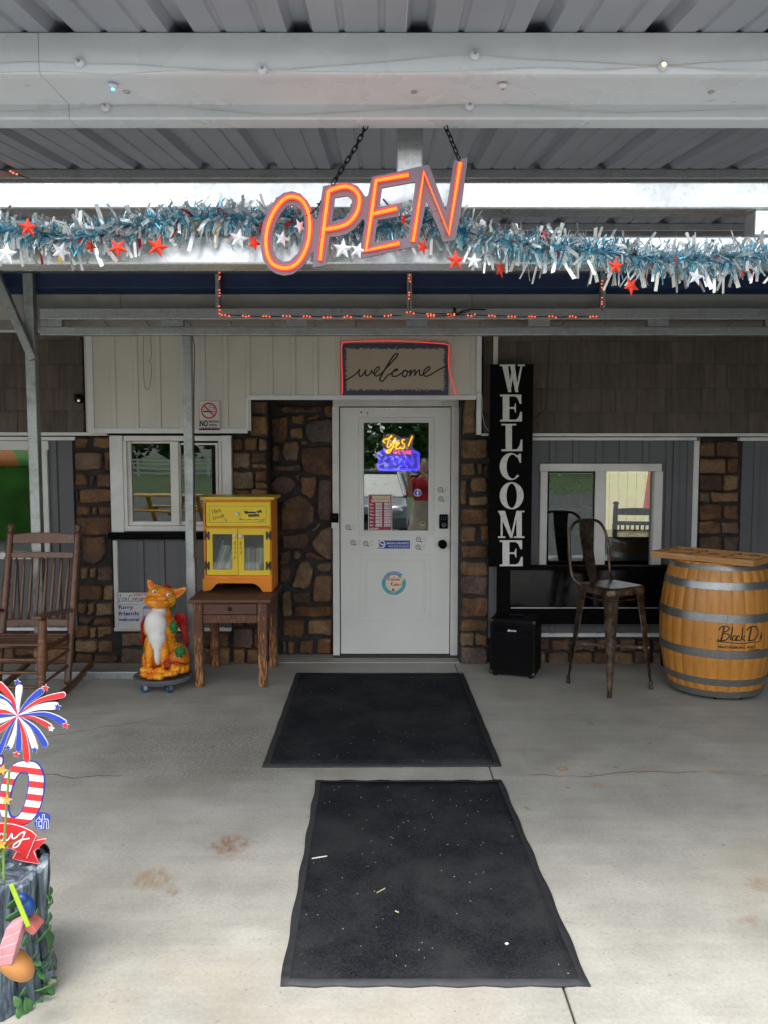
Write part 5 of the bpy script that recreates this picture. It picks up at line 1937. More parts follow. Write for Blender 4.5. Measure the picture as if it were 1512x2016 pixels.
wl = [(195, 488), (245, 464), (300, 432), (345, 396), (368, 362), (360, 400), (370, 438), (398, 424), (426, 385), (434, 366), (428, 408), (442, 430), (472, 416), (498, 372), (502, 395), (525, 410), (562, 375), (578, 348), (560, 338), (532, 366), (520, 405), (542, 434), (592, 412), (655, 345), (722, 272), (768, 218), (770, 200), (752, 197), (718, 232), (660, 325), (600, 425), (580, 466), (592, 488), (618, 482), (660, 432), (700, 408), (730, 385), (772, 368), (752, 360), (718, 396), (716, 434), (760, 434), (806, 408), (836, 385), (862, 372), (834, 380), (822, 415), (836, 442), (864, 430), (876, 395), (862, 374), (890, 392), (914, 368), (906, 405), (898, 436), (925, 392), (956, 368), (956, 400), (950, 430), (978, 388), (1006, 370), (1004, 405), (1014, 428), (1050, 412), (1090, 378), (1114, 350), (1098, 336), (1062, 364), (1044, 408), (1066, 436), (1118, 422), (1200, 372), (1300, 322)]
m.pstroke([zw1(*p) for p in wl], 2.7, VY, 0, .001, 4)
m.pstroke([zw1(*p) for p in [(722, 272), (768, 218), (770, 200), (752, 197), (718, 232), (660, 325), (600, 425), (580, 466)]], 3.0, VY, 0, .0022, 4)
m.build('script_lettering', M['ink_black'], vp)
rope = MB()
rp = [(671, 779), (674, 770), (674, 745), (673, 715), (672, 690), (674, 677), (680, 673.5), (720, 672), (755, 671), (800, 672), (850, 675), (880, 678), (884, 686), (883, 705), (884, 728), (890, 750), (897, 778)]
rope.tube(cr([tuple(P3(a, b, VY - .004)) for a, b in rp], 5), .0042, 8)
o = rope.build('light_rope', emit('rope_red', (.9, .07, .06), .22), None, smooth='all')
tag(o, 'thin red neon light rope framing the welcome panel above the door', 'light rope')

# ---- no smoking sign
NY = YC - .012
m = MB()
ns = thing('no_smoking_sign', 'white no smoking no vaping sign on the cream siding beside the post', 'sign', (PX(412, NY), NY, PZ(847, NY)))
m.pbox(391, 788, 434, 847, NY, .0035)
m.build('sign_plate', plain('sign_white', (.62, .60, .58), .45, var=.06), ns)
m = MB()
frame4(m, (391.8, 788.8, 433.2, 846.2), (392.6, 789.6, 432.4, 845.4), NY - .0006, .0004, 1)
disc(m, 411.5, 808.5, 15.8, NY, 1, .0012, 36, 12.9)
m.pstroke([(402, 799), (421, 818)], 2.8, NY, 1, .0018, smooth=False)
prect(m, 400, 809, 418, 811.5, NY, 0, .0014)
prect(m, 419.5, 809, 423, 811.5, NY, 1, .0014)
m.pstroke([(419, 806), (422, 804), (419, 801), (416, 803), (412, 802), (413, 798), (417, 799)], .9, NY, 0, .0014)
pwrite(m, 'NO', (393.5, 827, 409.5, 840), NY, 0, .04)
pwrite(m, 'SMOKING', (411, 827.5, 431, 832), NY, 0, .03)
pwrite(m, 'VAPING', (411, 834.5, 427, 839), NY, 0, .03)
pwrite(m, 'THANK YOU', (395, 841.5, 429, 845), NY, 0, .03)
m.build('sign_print', [M['ink_black'], S['red']], ns)

# ---- security camera on the shingles
CYm = 6.0
sc_ = thing('security_camera', 'small black dome security camera on the brown shingles at left', 'camera', tuple(P3(156, 785, 6.03)))
m = MB()
c = P3(156, 785, 6.0)
m.ell(c, (.036, .036, .036), 18, 12)
m.build('dome', M['black_gloss'], sc_, smooth='all')
m = MB()
c2 = P3(150, 778, 6.0)
m.bar((c2.x, 5.99, c2.z), (c2.x, 6.032, c2.z), .03, .016)
m.build('bracket', M['black'], sc_, bevel=.004)
m = MB()
m.lathe([(.001, .006), (.009, .006), (.011, 0)], n=14, M=Matrix.Translation(P3(155, 789, 5.966)) @ Matrix.Rotation(PI / 2, 4, 'X'))
m.build('lens', M['chrome'], sc_)

# ---- loudspeaker
sp_loc = (PX(1013, 5.84, 1320), 5.80, 0)
spk = thing('loudspeaker', 'black portable loudspeaker on the floor right of the door', 'speaker', sp_loc, rad(-20))
w2, dp, hh = .165, .28, .425
m = MB()
m.box(-w2, w2, -dp / 2, dp / 2, .018, hh)
m.build('cabinet', plain('vinyl_black', (.005, .005, .0055), .6, bump=.3, bscale=200, spec=.12), spk, bevel=.012, bseg=3, local=True)
m = MB()
m.box(-w2 + .02, w2 - .02, -dp / 2 - .006, -dp / 2 - .0005, .04, .315)
m.build('grille', plain('grille_black', (.003, .003, .0035), .7, bump=.8, bscale=350, spec=.1), spk, bevel=.004, local=True)
m = MB()
m.box(-w2 + .018, w2 - .018, -dp / 2 - .005, -dp / 2 - .0005, .325, .40)
pn = m.build('control_panel', M['black_gloss'], spk, bevel=.003, local=True)
m = MB()
for i in range(7):
    m.lathe([(.001, .01), (.006, .009), (.007, 0)], n=10, M=Matrix.Translation((-.09 + i * .03, -dp / 2 - .005, .378)) @ Matrix.Rotation(PI / 2, 4, 'X'))
m.build('knob_row', M['black'], pn, local=True)
m = MB()
write(m, 'ION', lambda u, v: (-.012 + u * .04, -dp / 2 - .0066, .338 + v * .013), 0, .03)
for i in range(6):
    t_ = i * PI / 6
    a, b = math.cos(t_) * .009, math.sin(t_) * .009
    m.ribbon([(-.024 - a, .3445 - b), (-.024 + a, .3445 + b)], .0022, -dp / 2 - .0058, 0, .0003 + i * 1e-5)
m.build('logo', M['ink_white'], pn, local=True)
for sx in (-1, 1):
    for sy in (-1, 1):
        m = MB()
        m.lathe([(.001, 0), (.018, 0), (.02, .018), (.001, .0185)], (sx * (w2 - .035), sy * (dp / 2 - .04), .0005), 12)
        m.build('foot', M['rubber'], spk, local=True)
        for z in (.03, hh - .012):
            m = MB()
            m.box(sx * w2 - .022, sx * w2 + .0, -.022, .0, 0, 0)
    for z in (.034, hh - .016):
        m = MB()
        m.ell((sx * (w2 - .012), -dp / 2 + .006, z), (.017, .012, .018), 10, 8)
        m.build('corner_guard', plain('guard', (.02, .02, .02), .35, bump=0), spk, smooth='all', local=True)
m = MB()
m.box(-.05, .05, -.012, .012, hh + .002, hh + .014)
m.build('handle', M['rubber'], spk, bevel=.005, local=True)

# ---- metal bar stool
stl = thing('bar_stool', 'rusty bronze metal bar stool with curved back beside the barrel', 'stool', (1.56, 5.46, 0), rad(30))
t = NT('rusty_gunmetal')
n_ = t.noise(16, 5, .7)
c_ = t.ramp(n_, [(.3, (.035, .024, .019)), (.55, (.13, .092, .068)), (.75, (.30, .23, .17))])
bz = t.fin(c_, t.mr(n_, .3, .7, .26, .45), .85)
t.bump(t.noise(90, 3), .12, .003)
SZ, SH = .715, .165
def legm(cx, cy):
    """pressed-steel leg: a folded angle tapering to the foot"""
    m = MB()
    top, bot = Vector((cx * (SH - .012), cy * (SH - .012), SZ - .02)), Vector((cx * .205, cy * .205, .012))
    vv, fs = [], []
    N = 9
    for i in range(N + 1):
        tt = i / N
        p = top.lerp(bot, tt)
        w = .052 * (1 - tt) ** .8 + .018
        tk = .0035
        ex, ey = Vector((-cx, 0, 0)), Vector((0, -cy, 0))
        # L section with rounded nose
        s0 = [p + ex * w, p + ex * w * .25 + ey * .002, p + ex * .004 + ey * .004, p + ey * w * .25 + ex * .002, p + ey * w]
        s1 = [q + (ex + ey) * tk for q in s0][::-1]
        vv += s0 + s1
    for i in range(N):
        for k in range(10):
            fs.append((i * 10 + k, i * 10 + (k + 1) % 10, (i + 1) * 10 + (k + 1) % 10, (i + 1) * 10 + k))
    fs += [tuple(range(9, -1, -1)), tuple(N * 10 + k for k in range(10))]
    if cx * cy < 0:
        fs = [f[::-1] for f in fs]
    m.add(vv, fs)
    m.build('leg', bz, stl, smooth=True, local=True)
    m = MB()
    m.tube([bot + Vector((-cx * .01, -cy * .01, -.0105)), bot + Vector((-cx * .011, -cy * .011, .045))], [.015, .013], 10)
    m.build('foot_cap', bz, stl, smooth=True, local=True)
for cx in (-1, 1):
    for cy in (-1, 1):
        legm(cx, cy)
def rounded_sq(h, r, n=6):
    pts = []
    for k, (sx, sy) in enumerate(((1, 1), (-1, 1), (-1, -1), (1, -1))):
        for i in range(n + 1):
            a = PI / 2 * k + PI / 2 * i / n
            pts.append((sx * (h - r) + r * math.cos(a), sy * (h - r) + r * math.sin(a)))
    return pts
m = MB()
pts = rounded_sq(SH, .05)
n = len(pts)
vv = []
for z, k in ((SZ - .05, 1.03), (SZ - .012, 1.02), (SZ, .98), (SZ + .002, .9), (SZ - .005, .5)):
    vv += [(a * k, b * k, z) for a, b in pts]
fs = [(r_ * n + i, r_ * n + (i + 1) % n, (r_ + 1) * n + (i + 1) % n, (r_ + 1) * n + i) for r_ in range(4) for i in range(n)]
vv.append((0, 0, SZ - .007))
fs += [(4 * n + i, 4 * n + (i + 1) % n, 5 * n) for i in range(n)]
m.add(vv, fs)
m.build('seat', bz, stl, smooth='all', local=True)
m = MB()
zb_ = .27
k_ = .205 - (.205 - .153) * (zb_ / SZ)
for a, b in (((-1, -1), (1, 1)), ((-1, 1), (1, -1))):
    m.bar((a[0] * k_, a[1] * k_, zb_), (b[0] * k_, b[1] * k_, zb_), .006, .018)
    zb_ += .0185
m.build('cross_brace', bz, stl, local=True)
m = MB()
for (a, b) in (((-1, -1), (1, -1)), ((-1, 1), (1, 1)), ((-1, -1), (-1, 1)), ((1, -1), (1, 1))):
    m.tube([(a[0] * .158, a[1] * .158, SZ - .085), (b[0] * .158, b[1] * .158, SZ - .085)], .004, 8)
m.build('side_rod', bz, stl, smooth=True, local=True)
m = MB()
hoop = [(-.155, .13, SZ - .01), (-.182, .19, SZ + .05), (-.186, .215, SZ + .22), (-.17, .235, SZ + .34), (-.11, .245, SZ + .41), (0, .25, SZ + .425), (.11, .245, SZ + .41), (.17, .235, SZ + .34), (.186, .215, SZ + .22), (.182, .19, SZ + .05), (.155, .13, SZ - .01)]
m.tube(cr(hoop, 6), .0105, 10)
m.build('back_hoop', bz, stl, smooth='all', local=True)
m = MB()
vv, fs = [], []
for i in range(9):
    z = SZ + .0 + .42 * i / 8
    y = .155 + .095 * min(1, i / 6) ** .8
    w = .040 + .022 * i / 8
    vv += [(-w, y, z), (w, y, z), (w, y + .004, z), (-w, y + .004, z)]
for i in range(8):
    for k in range(4):
        fs.append((i * 4 + k, i * 4 + (k + 1) % 4, (i + 1) * 4 + (k + 1) % 4, (i + 1) * 4 + k))
fs += [(3, 2, 1, 0), (32, 33, 34, 35)]
m.add(vv, fs)
m.build('back_splat', bz, stl, smooth=True, local=True)

# ---- wine barrel on casters
BX, BYc = 2.262, 5.40
br = thing('wine_barrel', 'golden oak wine barrel with steel hoops and branded lettering at right edge', 'barrel', (BX, BYc, 0))
BH, B0 = .905, .03
def rb(z):
    q = (z - B0) / (BH - B0) * 2 - 1
    return .365 - .068 * q * q
NS = 28
def stave_mesh():
    m = MB()
    a = PI / NS - .0009
    zz_ = [B0 + (BH - B0) * i / 14 for i in range(15)]
    vv, fs = [], []
    for z in zz_:
        r = rb(z)
        for t_, rr_ in ((-a, r - .022), (-a, r - .002), (-a * .9, r), (0, r + .0006), (a * .9, r), (a, r - .002), (a, r - .022)):
            vv.append((rr_ * math.cos(t_), rr_ * math.sin(t_), z))
    for i in range(14):
        for k in range(7):
            l = (k + 1) % 7
            fs.append((i * 7 + k, i * 7 + l, (i + 1) * 7 + l, (i + 1) * 7 + k))
    fs += [tuple(range(6, -1, -1)), tuple(98 + k for k in range(7))]
    m.add(vv, fs)
    return m
s0 = stave_mesh().build('stave', M['oak'], br, smooth=True, local=True)
for k in range(1, NS):
    o = s0.copy()
    col.objects.link(o)
    o.parent = br
    o.rotation_euler = (0, 0, 2 * PI * k / NS)
m = MB()
m.lathe([(.001, BH - .03), (rb(BH) - .02, BH - .03), (rb(BH) - .02, BH - .05), (.001, BH - .05)], n=32)
m.build('barrel_head', M['oak'], br, local=True)
YBf = BYc - .34
for py0, py1 in ((1117, 1126), (1148, 1163), (1209, 1226), (1280.5, 1297.5), (1340, 1354), (1366, 1385)):
    za, zb_ = PZ(py1, YBf), PZ(py0, YBf)
    za, zb_ = max(za, B0 - .004), min(zb_, BH + .002)
    m = MB()
    m.lathe([(rb(za) + .001, za), (rb(za) + .0045, za + .001), (rb((za + zb_) / 2) + .0045, (za + zb_) / 2), (rb(zb_) + .0045, zb_ - .001), (rb(zb_) + .001, zb_)], n=56)
    hp = m.build('hoop', M['hoop'], br, smooth=True, local=True)
    m = MB()
    th_ = rad(255 + (py0 * 7) % 60)
    for dz_ in (.3, .7):
        z = za + (zb_ - za) * dz_
        r = rb(z) + .004
        m.ell((r * math.cos(th_), r * math.sin(th_), z), (.005, .005, .005), 8, 6)
    m.build('rivet', M['hoop'], hp, smooth='all', local=True)
a_face = math.atan2(-BYc, -BX)
def bar_pt(px, py, off=.003):
    """pixel to the barrel surface"""
    d = Vector(ray(px, py))
    t_ = 4.4
    for _ in range(400):
        q = Vector((0, 0, CAM_H)) + d * t_
        if math.hypot(q.x - BX, q.y - BYc) < rb(q.z) + off or t_ > 5.6:
            break
        t_ += .004
    if t_ > 5.6:
        return None
    return Vector((q.x - BX, q.y - BYc, q.z))
brand = ink('burnt_brand', (.018, .011, .007))
m = MB()
zb4 = lambda x, y: (940 + x / 2.643, 1080 + y / 2.643)
z_of = lambda py: PZ(py, YBf + .02)
def surf(s, z, off):
    """arc length s from the point facing the camera, height z"""
    r = rb(z) + off
    a = a_face + s / .36
    return Vector((r * math.cos(a), r * math.sin(a), z))
pxm = 293.0
def s_of(px):
    """px column -> arc length round the bulge"""
    u = (px - 1408) / F_PX
    d = math.hypot(BX, BYc)
    best = None
    for i in range(-120, 121):
        a = i * PI / 2 / 120
        p = (BX + .36 * math.cos(a_face + a), BYc + .36 * math.sin(a_face + a))
        q = 756 + F_PX * p[0] / p[1]
        if best is None or abs(q - px) < best[0]:
            best = (abs(q - px), a * .36)
    return best[1]
def bstroke(pts, w, k0):
    pts = cr(pts, 4)
    P3d = []
    for i, (x, y) in enumerate(pts):
        px, py = zb4(x, y)
        if px > 1508:
            px = 1508
        P3d.append((s_of(px), z_of(py)))
    L = []
    for i in range(len(P3d)):
        a, b = P3d[max(0, i - 1)], P3d[min(len(P3d) - 1, i + 1)]
        dx_, dz_ = b[0] - a[0], b[1] - a[1]
        q = math.hypot(dx_, dz_) + 1e-9
        nx, nz_ = -dz_ / q * w / 2, dx_ / q * w / 2
        L.append(((P3d[i][0] + nx, P3d[i][1] + nz_), (P3d[i][0] - nx, P3d[i][1] - nz_)))
    for i in range(len(L) - 1):
        o_ = .0012 + k0 * .0001 + i * 4e-6
        m.add([surf(*L[i][0], o_), surf(*L[i][1], o_), surf(*L[i + 1][1], o_), surf(*L[i + 1][0], o_)], [(0, 1, 2, 3)])
for k, (st, w) in enumerate((([(1306, 402), (1292, 472)], .0085), ([(1280, 420), (1295, 402), (1325, 400), (1332, 416), (1302, 432), (1330, 440), (1328, 462), (1300, 474), (1270, 470)], .006), ([(1352, 400), (1342, 468)], .0065), ([(1370, 446), (1358, 446), (1352, 466), (1366, 468), (1374, 446), (1371, 472)], .0055),
        ([(1390, 450), (1380, 446), (1376, 468), (1392, 468)], .0055), ([(1406, 402), (1396, 472)], .006), ([(1416, 446), (1400, 458), (1418, 472)], .0055), ([(1448, 405), (1438, 470)], .0085), ([(1424, 418), (1445, 400), (1475, 404), (1484, 436), (1466, 468), (1430, 472)], .006), ([(1500, 446), (1494, 470)], .006), ([(1508, 430), (1504, 470)], .005), ([(1268, 478), (1330, 481), (1400, 486), (1440, 482), (1505, 480)], .004))):
    bstroke(st, w * 1.25, k)
def bwrite(s, r, kk):
    def fn(u, v):
        return surf(s_of_l[0] + (s_of_l[1] - s_of_l[0]) * u, z_of(r[3]) + (z_of(r[1]) - z_of(r[3])) * v, .002)
    s_of_l = (s_of(r[0]), s_of(r[2]))
    write(m, s, fn, 0, .02)
bwrite('MARTINSBURG, WEST', (1424, 1269, 1498, 1275), 0)
bwrite('VIRGINIA', (1484, 1276, 1508, 1279), 0)
m.build('brand_lettering', brand, br, local=True)
for a in (250, 290, 20, 90, 160, 200):
    r = .245
    T = Matrix.Translation((r * math.cos(rad(a)), r * math.sin(rad(a)), .0155)) @ Matrix.Rotation(rad(a * 3), 4, 'Z')
    m = MB()
    m.lathe([(.001, -.008), (.011, -.008), (.0152, -.004), (.0152, .004), (.011, .008), (.001, .008)], n=16, M=T @ Matrix.Rotation(PI / 2, 4, 'X'))
    cs = m.build('caster', M['rubber'], br, smooth=True, local=True)
    m = MB()
    m.box(-.008, .008, -.013, -.0095, -.004, .018, 0, T)
    m.box(-.008, .008, .0095, .013, -.004, .018, 0, T)
    m.box(-.012, .012, -.013, .013, .0182, .02, 0, T)
    m.build('caster_fork', M['chrome'], cs, local=True)
m = MB()
m.lathe([(.001, .0205), (.275, .0205), (.275, .0295), (.001, .0295)], n=40)
m.build('base_disc', M['black'], br, local=True)
# ---- wooden tray on the barrel
ty = thing('wooden_tray', 'light wooden sectioned tray with round inserts lying on the barrel top', 'tray', (2.20, 5.335, BH + .003), rad(-45))
tw = wood('tray_wood', (.33, .155, .045), (.55, .29, .10), (.15, 1, 1), 20, .45, bump=.1, rand=.1)
m = MB()
m.box(-.34, .34, -.20, .20, .0, .018)
m.build('tray_base', tw, ty, bevel=.002, local=True)
for r in ((-.34, .34, -.205, -.188), (-.34, .34, .188, .205), (-.345, -.328, -.188, .188), (.328, .345, -.188, .188), (-.328, .328, -.066, -.056), (-.328, .328, .056, .066), (-.12, -.11, -.188, .188), (.11, .12, -.188, .188)):
    m = MB()
    m.box(r[0], r[1], r[2], r[3], .0185, .04 if abs(r[0]) > .3 and abs(r[1] - r[0]) < .03 or abs(r[2]) > .15 and r[3] - r[2] < .03 else .034)
    m.build('tray_divider', tw, ty, bevel=.002, local=True)
for i in range(3):
    for j in range(3):
        if (i + j) % 2 == 0:
            m = MB()
            m.lathe([(.001, .034), (.03, .034), (.036, .03), (.036, .0186), (.001, .0186)], ((i - 1) * .225, (j - 1) * .125, 0), 24)
            m.build('round_insert', tw, ty, smooth=True, local=True)

# ---- hanging OPEN light sign
OY = 2.36
zo = lambda x, y: (500 + x / 3.287, 290 + y / 3.287)
osn = thing('open_sign', 'large slanted OPEN neon sign in red and orange hung on chains', 'sign', tuple(P3(715, 440, OY)))
outl_ = [(385, 460), (375, 400), (345, 345), (300, 300), (245, 283), (190, 295), (140, 335), (95, 400), (60, 480), (42, 570), (45, 660), (60, 730), (95, 785), (140, 815), (195, 828), (250, 818), (300, 785), (345, 730), (372, 684), (380, 676), (388, 684), (380, 778), (465, 762), (490, 577), (540, 575), (600, 560), (650, 525), (690, 480), (702, 464), (712, 468), (718, 480), (700, 600), (683, 718), (780, 700), (900, 670), (1058, 638), (1117, 345), (1228, 612), (1302, 598), (1338, 420), (1384, 65), (1295, 85), (1243, 412), (1133, 113), (1080, 122), (940, 155), (762, 190), (738, 308), (725, 320), (712, 308), (700, 288), (670, 250), (620, 230), (560, 232), (447, 250), (414, 455), (400, 466)]
hol = [[(250, 372), (300, 400), (325, 450), (328, 530), (315, 620), (280, 690), (230, 735), (185, 740), (145, 710), (120, 650), (118, 570), (140, 490), (180, 415), (215, 380)],
       [(525, 325), (605, 312), (632, 335), (635, 380), (615, 430), (575, 465), (505, 480)],
       [(830, 262), (1045, 222), (1000, 570), (985, 588), (780, 612), (800, 470), (935, 447), (960, 358), (812, 387)]]
filled('backing_plate', [P(*zo(*p), OY) for p in outl_], [[P(*zo(*p), OY) for p in h_] for h_ in hol], OY, .009, plain('sign_grey', (.20, .18, .215), .5, var=.08), osn)
ored = emit('neon_red', (1.0, .03, .05), .5)
oor = emit('neon_orange', (1.0, .20, .012), .62)
opaths = ([(245, 318), (300, 335), (340, 390), (358, 460), (360, 540), (345, 630), (310, 710), (260, 765), (195, 782), (130, 762), (95, 715), (78, 640), (82, 550), (105, 465), (145, 390), (195, 335)], True), \
         ([(427, 730), (452, 520), (482, 284), (540, 262), (600, 253), (650, 275), (680, 320), (678, 380), (655, 440), (610, 490), (550, 515), (462, 530)], 'P'), \
         ([(1000, 178), (790, 215), (765, 400), (725, 668), (940, 620)], False), ([(925, 395), (770, 430)], False), ([(1030, 610), (1100, 160), (1262, 562), (1335, 100)], False)
sc_o = OY / F_PX
for k, (pts, md) in enumerate(opaths):
    px = [zo(*p) for p in pts]
    if md is True:
        px = cr(px, 5, True)
    elif md == 'P':
        px = px[:2] + [px[2]] + cr(px[2:], 5)[1:]
    m = MB()
    for r_, yo, mi in ((5.6, -.004, 0), (3.2, -.0125, 1)):
        m.tube([tuple(P3(a, b, OY + yo)) for a, b in px], r_ * sc_o, 10, mi, md is True)
    m.build('light_tube', [ored, oor], osn, smooth='all')
def chain(name, label, pts):
    """steel chain of alternating links along pts"""
    root = thing(name, label, 'chain', tuple(pts[0]))
    P_ = [Vector(p) for p in pts]
    Ls = [(P_[i + 1] - P_[i]).length for i in range(len(P_) - 1)]
    tot = sum(Ls)
    n = int(tot / .0175)
    for k in range(n):
        s_ = (k + .5) * tot / n
        i = 0
        while s_ > Ls[i]:
            s_ -= Ls[i]
            i += 1
        c = P_[i].lerp(P_[i + 1], s_ / Ls[i])
        d = (P_[i + 1] - P_[i]).normalized()
        T = Matrix.Translation(c) @ d.to_track_quat('Z', 'Y').to_matrix().to_4x4() @ Matrix.Rotation(PI / 2 * (k % 2) + .4, 4, 'Z')
        m = MB()
        ring = []
        for j in range(12):
            t_ = 2 * PI * j / 12
            x, z = .0058 * math.cos(t_), .0065 * math.sin(t_)
            z += .006 * (1 if math.sin(t_) > .01 else (-1 if math.sin(t_) < -.01 else 0))
            ring.append(tuple(T @ Vector((x, 0, z))))
        m.tube(ring, .0019, 6, closed=True)
        m.build('chain_link', M['rubber'], root, smooth='all')
chain('hanging_chain', 'black chain holding the left end of the OPEN sign', [P3(728, 234, 2.39), P3(700, 290, 2.375), P3(655, 362, OY)])
chain('hanging_chain', 'black chain holding the right end of the OPEN sign', [P3(871, 234, 2.39), P3(888, 275, 2.375), P3(904, 314, OY)])
m = MB()
m.tube(cr([tuple(P3(a, b, OY - .014)) for a, b in ((603, 425), (612, 420), (625, 408), (632, 395))], 4), .002, 6)
tag(m.build('sign_wire', M['rubber'], None, smooth='all'), 'short black wire tying the letter O of the OPEN sign', 'wire')

# ---- tinsel garland
GY = 2.43
gp = [(-60, 452), (0, 452), (80, 462), (150, 468), (230, 452), (300, 440), (400, 428), (480, 430), (560, 436), (650, 446), (760, 442), (850, 436), (930, 462), (1020, 482), (1100, 488), (1180, 496), (1250, 506), (1330, 512), (1400, 510), (1470, 506), (1570, 500)]
gl = thing('tinsel_garland', 'blue and silver tinsel garland with red and white stars along the beam', 'garland', tuple(P3(756, 450, GY)))
path = [P3(a, b, GY) for a, b in cr(gp, 8)]
m = MB()
m.tube([tuple(p) for p in path], .008, 6)
m.build('core_wire', plain('core_blue', (.05, .22, .32), .4), gl, smooth='all')
def foil(name, c, rough=.22):
    t = NT(name)
    v_ = t.n('ShaderNodeNewGeometry')
    c2 = t.hsv(c, .5, 1, t.mr(v_.outputs['Random Per Island'], 0, 1, .6, 1.25))
    return t.fin(c2, rough, .7)
rg = random.Random(21)
def strips(n, L, W, rmax, mat, nm, droop=.0, thick=None):
    m = MB()
    for i in range(n):
        s_ = rg.uniform(0, len(path) - 1.001)
        k = int(s_)
        c = path[k].lerp(path[k + 1], s_ - k)
        a = rg.uniform(0, 2 * PI)
        l = rg.uniform(*L)
        w = rg.uniform(*W)
        dirv = Vector((rg.uniform(-.55, .55), math.cos(a), math.sin(a))).normalized()
        tang = Vector((1, 0, 0)).lerp(Vector((rg.uniform(-1, 1), rg.uniform(-1, 1), rg.uniform(-1, 1))), .5)
        sd_ = dirv.cross(tang)
        if sd_.length < .1:
            continue
        sd_.normalize()
        sd_ = (Matrix.Rotation(rg.uniform(0, PI), 3, dirv) @ sd_) * w / 2
        p0 = c
        p1 = c + dirv * l * .55 + Vector((rg.uniform(-.007, .007), rg.uniform(-.007, .007), rg.uniform(-.007, .007)))
        p2 = c + dirv * l + Vector((rg.uniform(-.014, .014), rg.uniform(-.012, .012), -droop * l + rg.uniform(-.010, .010)))
        nrm = dirv.cross(sd_).normalized() * .0004
        m.add([p0 - sd_, p0 + sd_, p1 + sd_ + nrm, p1 - sd_ + nrm, p2 + sd_, p2 - sd_], [(0, 1, 2, 3), (3, 2, 4, 5)])
    return stuff(m.build(nm, mat, gl))
strips(2900, (.025, .060), (.0022, .0042), .05, foil('foil_blue', (.13, .55, .75)), 'blue_tinsel', .1)
strips(1900, (.028, .056), (.002, .004), .05, foil('foil_pale', (.60, .82, .88)), 'pale_tinsel', .1)
strips(1300, (.045, .092), (.006, .013), .07, foil('foil_silver', (.88, .9, .9), .25), 'silver_strips', .15)
strips(60, (.04, .07), (.007, .012), .07, foil('foil_red', (.6, .04, .04)), 'red_strips', .25)
strips(22, (.04, .06), (.007, .011), .07, foil('foil_gold', (.7, .4, .06)), 'gold_strips', .2)
st_red = foil('star_red', (.75, .06, .03), .3)
st_sil = plain('star_silver', (.72, .74, .76), .3, .35, var=.1, bump=0)
def star(px, py, r, mat, rot=0, Y=GY - .075, yaw=0.0):
    r *= .92
    c = P3(px, py, Y)
    k = Y / F_PX
    m = MB()
    T = Matrix.Translation(c) @ Matrix.Rotation(rad(yaw), 4, 'Z') @ Matrix.Rotation(rad(rot), 4, 'Y')
    o_ = []
    for i in range(10):
        a = PI / 2 + i * PI / 5
        q = r * k * (1 if i % 2 == 0 else .42)
        o_.append(Vector((q * math.cos(a), 0, q * math.sin(a))))
    vv = [T @ q for q in o_] + [T @ Vector((0, -r * k * .07, 0)), T @ Vector((0, r * k * .07, 0))]
    fs = [(i, (i + 1) % 10, 10) for i in range(10)] + [((i + 1) % 10, i, 11) for i in range(10)]
    m.add(vv, fs)
    m.build('star', mat, gl)
for px, py, r, c, rot, yaw in ((55, 448, 21, 'r', 0, 20), (12, 500, 25, 's', 8, 0), (120, 495, 22, 's', 20, 40), (232, 488, 22, 'r', 180, 10), (310, 486, 24, 'r', 14, 15), (130, 450, 18, 's', 0, 70), (470, 470, 22, 's', 10, 20), (500, 478, 18, 'r', 20, 40),
                          (555, 470, 18, 's', 12, 30), (675, 490, 22, 's', 5, 0), (705, 493, 18, 's', 20, 0), (832, 486, 18, 'r', 20, 30), (897, 513, 22, 'r', 0, 12), (933, 514, 18, 's', 6, 0), (985, 530, 20, 'r', 10, 45), (1212, 524, 20, 'r', 2, 10), (1243, 563, 22, 'r', 180, 25), (1370, 545, 20, 's', 12, 15), (1330, 512, 14, 'r', 30, 50), (795, 432, 16, 'r', 30, 60), (1462, 540, 12, 'r', 160, 40), (178, 485, 16, 'r', 160, 55), (590, 445, 16, 's', 40, 40)):
    star(px, py, r, st_red if c == 'r' else st_sil, rot, GY - .075 - (px * 7 % 5) * .003, yaw)

# ---- string lights
amber = emit('bulb_amber', (1.0, .11, .03), 1.1)
def light_string(label, runs, Y, r=.0042):
    root = thing('string_lights', label, 'string lights', tuple(P3(*runs[0][0], Y)))
    m = MB()
    mbulb = MB()
    rq = random.Random(len(label))
    for pts in runs:
        pp = cr(pts, 3)
        p3 = [P3(a, b + rq.uniform(-1, 1), Y - .006) for a, b in pp]
        m.tube([tuple(p) for p in p3], .0022, 6)
        L = 0
        nxt = 8
        for i in range(len(pp) - 1):
            a, b = pp[i], pp[i + 1]
            seg = math.hypot(b[0] - a[0], b[1] - a[1])
            while nxt < L + seg:
                t_ = (nxt - L) / seg
                cx, cy = a[0] + (b[0] - a[0]) * t_, a[1] + (b[1] - a[1]) * t_
                ux, uy = (b[0] - a[0]) / seg, (b[1] - a[1]) / seg
                for k in (-1, 0, 1):
                    q = P3(cx + ux * k * 6.2 + rq.uniform(-.8, .8), cy + uy * k * 6.2 + rq.uniform(-1.2, 1.2), Y - .012)
                    mbulb.ell(q, (.0052, .0045, .0036), 8, 6)
                nxt += 40 if abs(ux) > abs(uy) else 33
            L += seg
    m.build('cord', M['rubber'], root, smooth='all')
    stuff(mbulb.build('bulbs', amber, root, smooth='all'))
